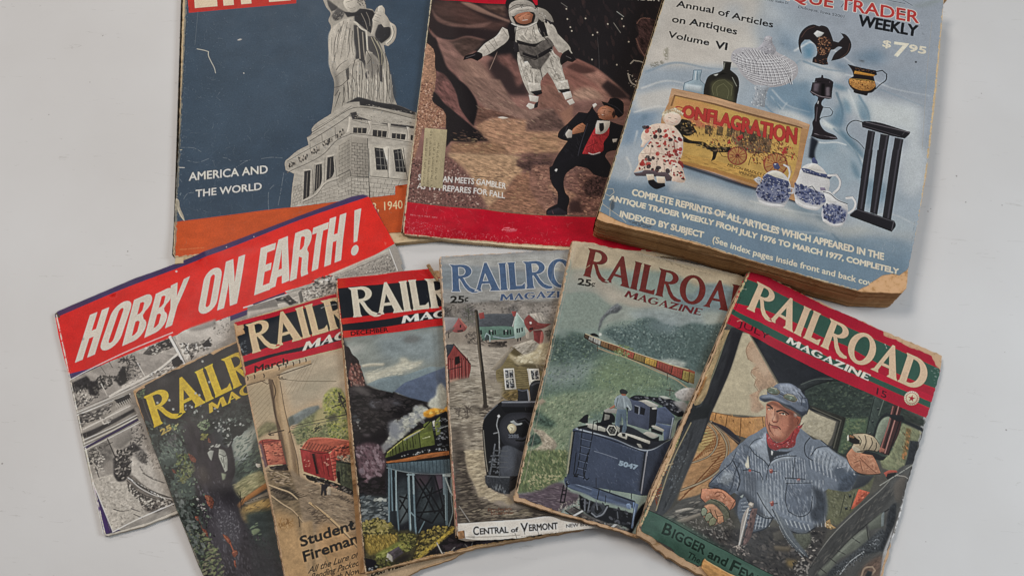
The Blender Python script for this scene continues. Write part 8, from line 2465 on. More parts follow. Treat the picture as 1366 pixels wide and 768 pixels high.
m['ops'] = r'''
p 8b7c6b -50-50 1480 0 0 2480-1480 0|n=.08,6,0,1
p 89898a -6-31 551-5 1096-15-69 568-1587-51|n=.08,4,-2,4
p 9d9d97 4-19 160 24 378-5 217 2 437-3-18 175-327 2-318-56-288-20-222-22|soft=1.5;n=.08,2,0,4
p 78848a 2 91 243 9 287 32 318 56 272-5-17 162-376-1-530-6-197-22|soft=1.5;n=.08,3,0,4
p 8f8d87 2 328 622-14 482 19-15 139-1095-17|soft=1.2;n=.1,2,0,4
p a8a698 770 123 82 41 118 14 99-9-106-27-106-26|soft=.8
p 7b7268 -14 443 311 0 255-16 273 28 271-29-27 251-1092-28|soft=1;n=.12,2,3,2
p 8f857a 274 490 85-23 146 16 66-32 105 5 38 49 108-16 105 16 68-34-15 137-711-49|soft=1.2;n=.12,2,3,2
d 6b6158,8d8378,a09588,57504a -5 467 302-24 380 2 319 14-36 240-964-26|n=420;s=.8,2.6;j=90;e=1.5;a=.6
d 77706b,5f5a55 361 433 254-3 104 18-108 28|n=30;s=2,6;ang=3;j=8;e=4;a=.7
p 6b6460 158 513 65-47 55 35-10 80-94 12|soft=1.2;n=.25,1,3,1
p 655e59 535 507 66-43 40 37-15 45-84 7|soft=1;n=.25,1,3,1
p 5b5550 -5 478 71 23 16 81-75 68|soft=1.2;n=.3,1,3,1
l 3d3632 16 685 3-98 10-97|w=.8;w2=.3
l 3d3632 18 646 53-29 11-22|w=.4;w2=.2
l 3d3632 20 593-35-30-39-25|w=.4;w2=.2
l 3d3632 22 553 39-30 26-25|w=.4;w2=.2
l 3d3632 23 521 43-29 18-16|w=.4;w2=.2
l 3d3632 23 537 48-30 11-25|w=.4;w2=.2
l 3d3632 23 528 30-29 26-15|w=.4;w2=.2
l 3d3632 23 526-40-30-39-25|w=.4;w2=.2
l 3d3632 19 619-33-30-47-38|w=.4;w2=.2
l 3d3632 18 643 43-29 40-18|w=.4;w2=.2
l 4b4a3f 215 604 3-69-5-69|w=.8;w2=.3
l 4b4a3f 219 524-26-21-19-10|w=.4;w2=.2
l 4b4a3f 220 509 26-20 23-20|w=.4;w2=.2
l 4b4a3f 219 526 30-21 29-22|w=.4;w2=.2
l 4b4a3f 218 552 29-21 36-8|w=.4;w2=.2
l 4b4a3f 219 528-23-21-16-10|w=.4;w2=.2
l 4b4a3f 219 529-22-21-17-11|w=.4;w2=.2
l 4b4a3f 218 543-24-21-25-20|w=.4;w2=.2
l 4b4a3f 221 500 27-21 38-18|w=.4;w2=.2
l 4b4a3f 217 561-33-20-18-12|w=.4;w2=.2
l 3d3632 42 763 4-67 7-68|w=.8;w2=.3
l 3d3632 45 709-28-20-20-8|w=.4;w2=.2
l 3d3632 44 733 20-21 31-7|w=.4;w2=.2
l 3d3632 46 693-21-20-25-17|w=.4;w2=.2
l 3d3632 48 650 30-21 17-15|w=.4;w2=.2
l 3d3632 45 710-28-21-15-16|w=.4;w2=.2
l 3d3632 47 664-23-20-19-15|w=.4;w2=.2
l 3d3632 48 647-20-20-25-24|w=.4;w2=.2
l 3d3632 46 699 21-21 37-18|w=.4;w2=.2
l 3d3632 45 702 25-20 31-23|w=.4;w2=.2
d 54603f,6b6b54 181 478 91 35-17 114-73 0|n=40;s=.8,2;j=90;a=.5
p 8a8684 11 576 122 6-25 91-104 46|soft=.3
p a0423f 133 582 68 85-23 34-87 12-25-23 39-57|r=.05
p b8604f 146 584 21 37 34 42-9 15-54-79
p 3a2726 138 648 15-4-4 29-12 0
p 4a302c 117 695 46-5-1 19-46 3
p 6b5e58 4 719 94-57-6 22-68 46|soft=.3
p 4a5058 299 575 49-22 225-2 32-5-31 127-281-7|n=.1,1.5,1,2
p 4e7a66 288 666 291 7 15 7-8 95-270 15-16-73|n=.08,1.5,3,2
p 86a898 621 550 56 83 24 80-35 43-80 24-1-112|n=.06,1.5,3,2
l b9c4b8 574 667 47-120 60 97|w=.5
p a03a35 301 541 43-8 4 54-40 8|r=.05
p 9c3a35 577 531 40 4-9 43-21-1|r=.05
p 232b2b 372 695 18-1 0 45-19 2
p 232b2b 397 696 19-2 0 45-19 2
p 232b2b 421 696 13-2-1 43-12 2
p 232b2b 493 698 18-1 0 45-19 1
p 232b2b 520 697 21-2-4 48-19 1
p 232b2b 546 696 13-1-1 45-13 2
p 232b2b 604 689 15-3-2 40-14 3
p 232b2b 623 688 13-3-2 39-13 4
p 232b2b 646 684 13-4-1 36-13 4
p 232b2b 603 776 15-3-5 31-11 1
p 232b2b 624 771 15-4-3 31-10 4
p 232b2b 302 695 16-2 0 41-15 3
l c7cfc6 392 701 7 1|w=.8
l c7cfc6 516 705 4 0|w=.8
l 7d9aa0 411 755 92 17 85-12|w=.9
p 3a4a4a 339 729 32 6 2 50-36 5
l 8fb0b0 339 757 15-34 27 23-4 51|w=.6
p 6b3330 377 797-9 55 129 1 17-20 70-31-82-14|a=0
d 2b2522,3d332d,4b4038 366 808 146-8-5 55-144-1|n=60;s=1.5,4;ang=3;j=30;a=.85
d 3d3631,5a5048 177 717 83-11 97 90-23 33-143 0|n=80;s=1,4;j=70;e=3;a=.6
p 83302c 675 621 44-54 77 79 104 18-56 30-53 13-42 3-34 21-27-47|n=.12,1.5,23,2
p a59a8b 720 564 106-7 66 84-96 7|n=.2,1,63,3
p 7d2b29 743 715 68-3 0 114-34 31-34-25|n=.1,1.5,83,2
p aa4a40 811 712 11 14-9 94-30 26
p 5d2522 743 715 69-6 10 19-65 5|a=.7
p cbb79f 673 672 33 47-4 67-22-7|a=.5
p 241e1d 710 691 36-6-2 19-32 4
p d4c7b0 719 635 16-2 3 18-16 4
l 44302c 841 727 42-2|w=1
p 4f4a40 840 738 67-40 12 89-46 43|soft=1;n=.4,1,3,1
p 2a211d 880 763 26 0-17 68-21-7|soft=.3
p a89a86 30 807 202 22 265 26 354-16 19 122-48 73-444 37-173 190-178-7-22-148|soft=1.5;n=.1,1.5,3,5
d c0b29c,8d7f6d,a4957f,6f6355 38 851 335 1 122 25-75 173 5 213-390 32|n=330;s=1.5,6;ang=1;j=8;e=5;a=.6
p 7d6f5f 25 1108 189 6 45 85-116 101-129 14|soft=2.5;n=.2,1.5,3,4
d 4f443b,5f5347 25 1108 189 17-49 135-150 34|n=110;s=1.5,6;ang=-2;j=10;e=5;a=.6
p 8f2f2b 2 958 77-129 127 165-17 120-75 15-71 11-30-96|n=.12,1.2,88,4
l 4a1f1c 33 942-7 182|w=.5
l 4a1f1c 50 945-7 178|w=.5
l 4a1f1c 67 947-7 175|w=.5
l 4a1f1c 84 950-7 171|w=.5
l 4a1f1c 101 948-7 172|w=.5
l 4a1f1c 119 946-8 172|w=.5
l 4a1f1c 136 944-8 173|w=.5
l 4a1f1c 153 941-8 174|w=.5
l 4a1f1c 170 939-8 174|w=.5
l 4a1f1c 188 937-9 174|w=.5
l b5544a 41 960-6 159|w=.4
l b5544a 69 960-6 161|w=.4
l b5544a 97 961-6 162|w=.4
l b5544a 125 961-6 163|w=.4
l b5544a 153 961-6 164|w=.4
l b5544a 181 961-6 164|w=.4
p 343a44 -1 822 86-2-6 20-61 108-18-44|n=.1,1,63,2
l 2a1f1c 80 820 126 174|w=.9
p 1d1a18 84 934 36-11 7 60-42 21
l 3d2523 18 1044 117-28|w=.8
p b5634a 13 1138 82-26 19 17-62 22|soft=.4
p 3a2521 23 1044 15 1-10 188-12-1
p 7b6a3e 410 1050 80-107 59-98 29 35 93 113 142 30 9 11-53 126-76 49-144 15-123 29|n=.1,1.2,8,3
l 4d4123 420 1055 144-7 206-6|w=.35;mn=-.3,2,3,2
l 4d4123 421 1075 141-8 206-7|w=.35;mn=-.3,2,3,2
l 4d4123 421 1094 140-9 205-7|w=.35;mn=-.3,2,3,2
l 4d4123 422 1114 137-11 206-6|w=.35;mn=-.3,2,3,2
l 4d4123 422 1133 136-12 205-6|w=.35;mn=-.3,2,3,2
l 4d4123 423 1152 133-12 205-7|w=.35;mn=-.3,2,3,2
l 4d4123 424 1171 131-13 205-7|w=.35;mn=-.3,2,3,2
l 4d4123 424 1190 129-14 205-7|w=.35;mn=-.3,2,3,2
l 4d4123 425 1209 127-15 204-7|w=.35;mn=-.3,2,3,2
l 4d4123 425 1228 125-16 204-7|w=.35;mn=-.3,2,3,2
l 4d4123 426 1247 123-17 204-7|w=.35;mn=-.3,2,3,2
p 5a4c2b 537 867 43-20 56 79-88 62|soft=.8
p 8b7d68 365 1049 172-182 56-42 9 11-56 54-125 155|r=.08
p 9b907e 560 840 171-47 48 42 27 45-128 37-51-13|n=.15,1,-27,4
d b5aa96,736855 581 836 159-37 56 70-138 42|n=40;s=1,4;ang=-22;e=4
l 5b4d33 559 857 96 81|w=.6
p aa9970 531 944-7-44 59 35 73-8 87-39 46-53 84-5-21 108-37 63-64 18-60-14-73 2-32 15-27-44|soft=.8;n=.1,1.5,-17,2
d c2b48c,b3a27a,d0c49f 543 922 113 5 173-78 11 110-211 43|n=70;s=1.5,5;ang=-17;j=30;e=2;a=.6
p 4b402a 548 988 38 40 43-20 133 12 27 34-162-30|soft=.4;a=.7
p 6f6248 732 1007 90 27-35 41-39-23|n=.2,1,63,2
p c4bba8 470 1038 86-2 6 178-91 3|r=.05
p c4bba8 661 1045 98 5 1 120-74 7|r=.05
p 3a3d43 482 1051 63 0 4 152-67 3
d 8d9095,23262b,b5b3a8 482 1051 63 0 4 152-67 3|n=36;s=1,3;j=90;a=.8
p 3a3d43 691 1061 58 1 4 76-59 2
d 8d9095,23262b,b5b3a8 691 1061 58 1 4 76-59 2|n=36;s=1,3;j=90;a=.8
l c4bba8 512 1050-2 157|w=.5
l c4bba8 481 1121 67-3|w=.5
l c4bba8 722 1061-3 80|w=.5
l c4bba8 672 1048 5 171|w=1.2
p 6b5628 426 1253 123-29 144-15-151 99-79-13|soft=.4;n=.3,1,-17,3
d 8b7040,4b3c22 406 1242 163-17-27 83-120-3|n=40;s=1,4;ang=-22;e=3
l 3b3329 282 523 4 172 3 189 11 229 0 221|w=3
l 6b5d4a 273 535 7 182 3 201 10 217 1 167|w=.7
l 231d18 292 523 4 194 4 223 10 321|w=.6
p 93856f 34 1128 260-15 159 44-21 137-126 90-38 121-1 160 16 331-276-19 3-584|soft=1.5;n=.12,1.5,3,5
d b5a78f,6d604f,52473b,a29480,c7baa0 33 1149 261-26 129 160-138 121-24 201 22 257-269-18|n=620;s=1.5,6.5;ang=-1;j=9;e=5;a=.6
p 5f5346 13 1512 89-15 11 139 32 119 3 104-134-8|soft=2;n=.25,1.5,3,4
p 655a4c 191 1330 68 22 15 72-29-21-46-42|soft=1.2
p 6f6252 142 1479 48 22 12 120-56-43|soft=1.5
l 4b4038 160 1430-1-45 14-45|w=.8;w2=.3
l 4b4038 162 1399-26-15-1-10|w=.4;w2=.2
l 4b4038 162 1389-16-14-13-6|w=.4;w2=.2
l 4b4038 164 1365-16-14-27-7|w=.4;w2=.2
l 4b4038 162 1399-17-14-22-14|w=.4;w2=.2
l 4b4038 163 1374-12-14-15-16|w=.4;w2=.2
l 4b4038 164 1359-15-14-31-18|w=.4;w2=.2
l 4b4038 162 1400 20-13 23-15|w=.4;w2=.2
l 4b4038 163 1373 22-13 6-11|w=.4;w2=.2
l 4b4038 163 1371 15-13 30-12|w=.4;w2=.2
l 5b5048 86 1426 7-34 7-35|w=.8;w2=.3
l 5b5048 90 1370-19-11-8-10|w=.4;w2=.2
l 5b5048 89 1375 17-10 13-8|w=.4;w2=.2
l 5b5048 89 1386-14-11-20-5|w=.4;w2=.2
l 5b5048 88 1395-20-11-5-6|w=.4;w2=.2
l 5b5048 87 1409-16-11-9-6|w=.4;w2=.2
l 5b5048 88 1391 15-10 22-6|w=.4;w2=.2
l 5b5048 90 1365-13-12-11-9|w=.4;w2=.2
l 5b5048 89 1380-13-11-14-7|w=.4;w2=.2
l 5b5048 89 1373 16-9 17-5|w=.4;w2=.2
d 4f443a,6d6052 61 1355 138 6-6 90-137-6|n=50;s=1,3;j=60;a=.6
l 3b3329 297 1070 5 149 1 134|w=3
p 3a3129 285 1332 44 12-7 25-44-4|soft=.4
d 463b32,5d5043 238 1362 120-7-27 91-87-23|n=40;s=1.5,5;ang=3;j=10;e=4
p 4f443a 63 1662 56 32 3 117 39 138 41 107 101 64 121 36 220 20 139 56-30 16-724 1-13-272|soft=1.2;n=.25,1.5,3,4
d 6b5e4e,2f2822,85765f,3d342c 60 1711 63 81 55 196 115 132 423 107-346 19-321-4|n=360;s=1.5,6.5;ang=-2;j=12;e=4.5;a=.65
p a3906f 119 1694 136 8 9 215-8 57 54 52 102 36 53 59-39 16-64-40-68 13-44-60-48 16-23-97-42-89-15-78|soft=.6;n=.15,1.2,-2,4
d c9b68f,8b7a5d,b7a37c 129 1695 126 7 5 273 178 126-171-12-79-100|n=230;s=1.5,5.5;ang=-2;j=14;e=4;a=.65
d a8967a,857659 214 2161 430 15-62 43-344 9|n=60;s=2,6;ang=-2;j=8;e=5;a=.6
d 9a8a6d 120 2154 142 1-3 47-131-20|n=12;s=2,5;ang=3;e=4;a=.6
p 17181c 267 1525 14-60 43-60 75-70 42-25 121 3 18-99 71 3 2 95 15 1 6-127 34-35 62-2 8 21-54 145-21 62 156 9-65 638-516-28-14-292|r=.06
p 2a2c35 441 1315 277 5-15 52-275-16|soft=.3
l 6f7480 440 1320 277 8|w=1.3
p 111216 427 1361 281 11-19 46-235-9|soft=.3
p 23252c 570 1214 80 14 3 84-81 2
l 4b4f5b 575 1219 34 12 42-9|w=.9
l 7d8087 652 1228 3 89|w=1
p 23252b 679 1187 34-31 56 1-45 158-51 3
l 4b4f58 690 1187 47-19 35 7|w=1.2;soft=.3
l 5b5f68 281 1455 43-50 75-65|w=.6
l 7d786b 273 1545 3 199 8 125|w=.5
p 23252d 400 1530 19-61 54-50 101-11 100 9 7 144-51 119-63 38-77-14-66-42-24-71|soft=.2
p 30323c 414 1530 36-70 62-29 140 6 13 83-41 120-93 36-86-33|soft=1
l 111216 548 1474 62-13 46 48-18 81-54 48-59-3|w=1.4
p 15161a 548 1484 60-8 27 42-7 71-52 28-48-22|soft=.4
p b5a47c 464 1527 17-23 30-3 22 18-1 31-22 24-30 1-16-23
p d2c79f 476 1527 19-14 25 9 0 24-19 14-19-5|soft=.2
l 8b7d58 489 1528 14 10-6 15|w=.5
p 8d9494 488 1482 31-10 27 27 36-4-7 16-40 3
l 9aa0a0 526 1509 55-8|w=.6
l 14151a 459 1532 21 51 50-3 13-45|w=.7
t 5f6878 466 1611 79 3-77-27|{'t':'2205','part':'number_lettering','b':.15}
p b5b8bb 390 1433 15-13 9 16-13 14
l 85898c 396 1448-15 61 11 61-6 141|w=.6
l 7f8286 352 1574 40-9|w=.6
p 3d434f 413 1682 40-9 95 44 47 22-33 273-184-8 10-253|soft=.4;n=.1,2,83,2
p 4b5260 422 1692 68 2 5 186-97-4|soft=1.5
l 5f656f 356 1660-50 210|w=.9
l 5f656f 392 1691-33 183|w=.7
l 53585f 344 1709 105 9|w=.7
l 53585f 335 1748 111 10|w=.7
l 53585f 325 1796 117 11|w=.7
l 53585f 316 1835 123 11|w=.7
p 2d3138 261 1898 201 27-20 129-76-14-55-33-45-41|soft=.3;n=.2,1,3,1
l 5d6268 280 1904 95 14 96 7|w=1.1
l 4f555d 341 1728-41 163|w=1.1
l 454a52 385 1730-14 185|w=.8
d 16171b,3d434c,626972 294 1705 97 5-14 186-87-6|n=50;s=1,3;j=40
d 727a80,52595f 314 1969 113 27-14 57-93-36|n=40;s=1,3.4;ang=88;j=12;e=4
p 231f20 453 1915 58 2-27 91-51 37|soft=.3
l 17171a 460 1949 51-32|w=1
p d3c9ba 33 2245 223 1 286-3 204-6 81 35 227 44 356-9-10 75-409-30-192 11-183 10-124 7-283-2-120-19-55-17|n=.03,4,3,2
t 231f1c 146 2337 40 0-39-60|{'t':'C','part':'caption_lettering','b':.22}
t 231f1c 196 2336 212 0-212-43|{'t':'ENTRAL','part':'caption_lettering','b':.22}
t 231f1c 429 2334 55-2-55-29|{'t':'of','part':'caption_lettering','b':.22}
t 231f1c 504 2333 54 0-52-60|{'t':'V','part':'caption_lettering','b':.22}
t 231f1c 567 2332 218-1-217-45|{'t':'ERMONT','part':'caption_lettering','b':.22}
t 2a2622 850 2326 302-4-301-19|{'t':'NEW ENGLAND','part':'caption_lettering','b':.08}
t 6d3a22 266 2172 186 2-185-26|{'t':'Frederick','b':.02}
t 6d3a22 288 2199 161 2-161-23|{'t':'Blakeslee','b':.02}
d 7d4a2c 263 2146 199 12-3 46-171-5|n=26;s=.8,2;j=90;a=.5
l 8b847b 51 2116 73 122|w=.5
l a89d8d 493 2371 307-17 173-5|w=.5;mn=-.2,1,3,1
l 5b544b 525 2327 7 28|w=.4
l 6b635a 630 2333 10 38|w=.4
l 6b635a 457 2341 11 38|w=.4
l a09788 90 2346 158 12 246 0|w=.5
p a8713f 15 2304 49-6 17 1-1 55-38 3-23-7|r=.2;n=.2,1,83,2
l 6b4626 75 2299 6 57|w=.5
t 33598f 80 341 1473-22-1471-235|{'t':'RAILROAD','f':'r','part':'title_lettering','ol':('b9bfc2',.55),'n':(.06,2,0,1)}
t 2f4f86 488 429 680-6-673-54|{'t':'MAGAZINE','f':'r','part':'subtitle_lettering','ol':('a9b1b8',.3)}
t 26241f 73 446 110-3-103-58|{'t':'25','part':'price_lettering','b':.4}
t 26241f 191 434 29-3-23-52|{'t':'c','part':'price_lettering','b':.2}
l 26241f 223 391-32 52|w=.35
e c9a98a 6-9 4 635 1 707 3 587 4 425|w=1.3;a=.9
l 2b2320 -16 794 16 290 10 368-2 467|w=.9;mn=.05,1.6,83,2;a=.9
e b04a3a 16 1776 3 258 4 223|w=1;a=.6
l 8b8d8c 998-4-64 310|w=.4;a=.4
s b8ab98 25 12 1035 15-284 2166-736 66|n=40;L=2,8;w=.08,.25;a=.35'''
MAGS.append(m)
m = dict(name='tender', ang=-0.17120, w=167, h=229, t=6, x=0.04974, y=0.35595)
m.update(kind='pulp_magazine', cat='magazine', group='old pulp magazines fanned across the table', label='green and tan pulp magazine with a man standing on a blue tender', seed=79, wsat=.86, sat=.68, rough=.4, paper=('6f5540','9a7a56','c0a080'), spinecol=('4a3a2e','a08a72','c6b299'), rag=.4, pagerag=.6, regions=[('cover_picture',[[88,489,329,451,794,486,1378,519,1319,1038,1052,2159,893,2287,422,2277,35,2240,28,1507]])], outline=[6,-8,186,-22,241,-8,572,-58,840,-70,1105,-78,1495,-62,1670,0,1670,2290,915,2310,696,2302,484,2297,308,2287,159,2272,68,2258,21,2259,1,2221,-2,1767,12,1252,14,641], pages=[-5,-10,241,-11,571,-61,1105,-81,1494,-65,1670,10,1670,2310,930,2331,699,2321,487,2313,312,2306,164,2296,46,2289,-6,2291,-23,2267,-5,2193,-10,1769,4,1254,5,644], back=[10,10,1650,10,1650,2270,10,2270], spine=[0,14,5,644,4,1254,-10,1769,-9,2252])
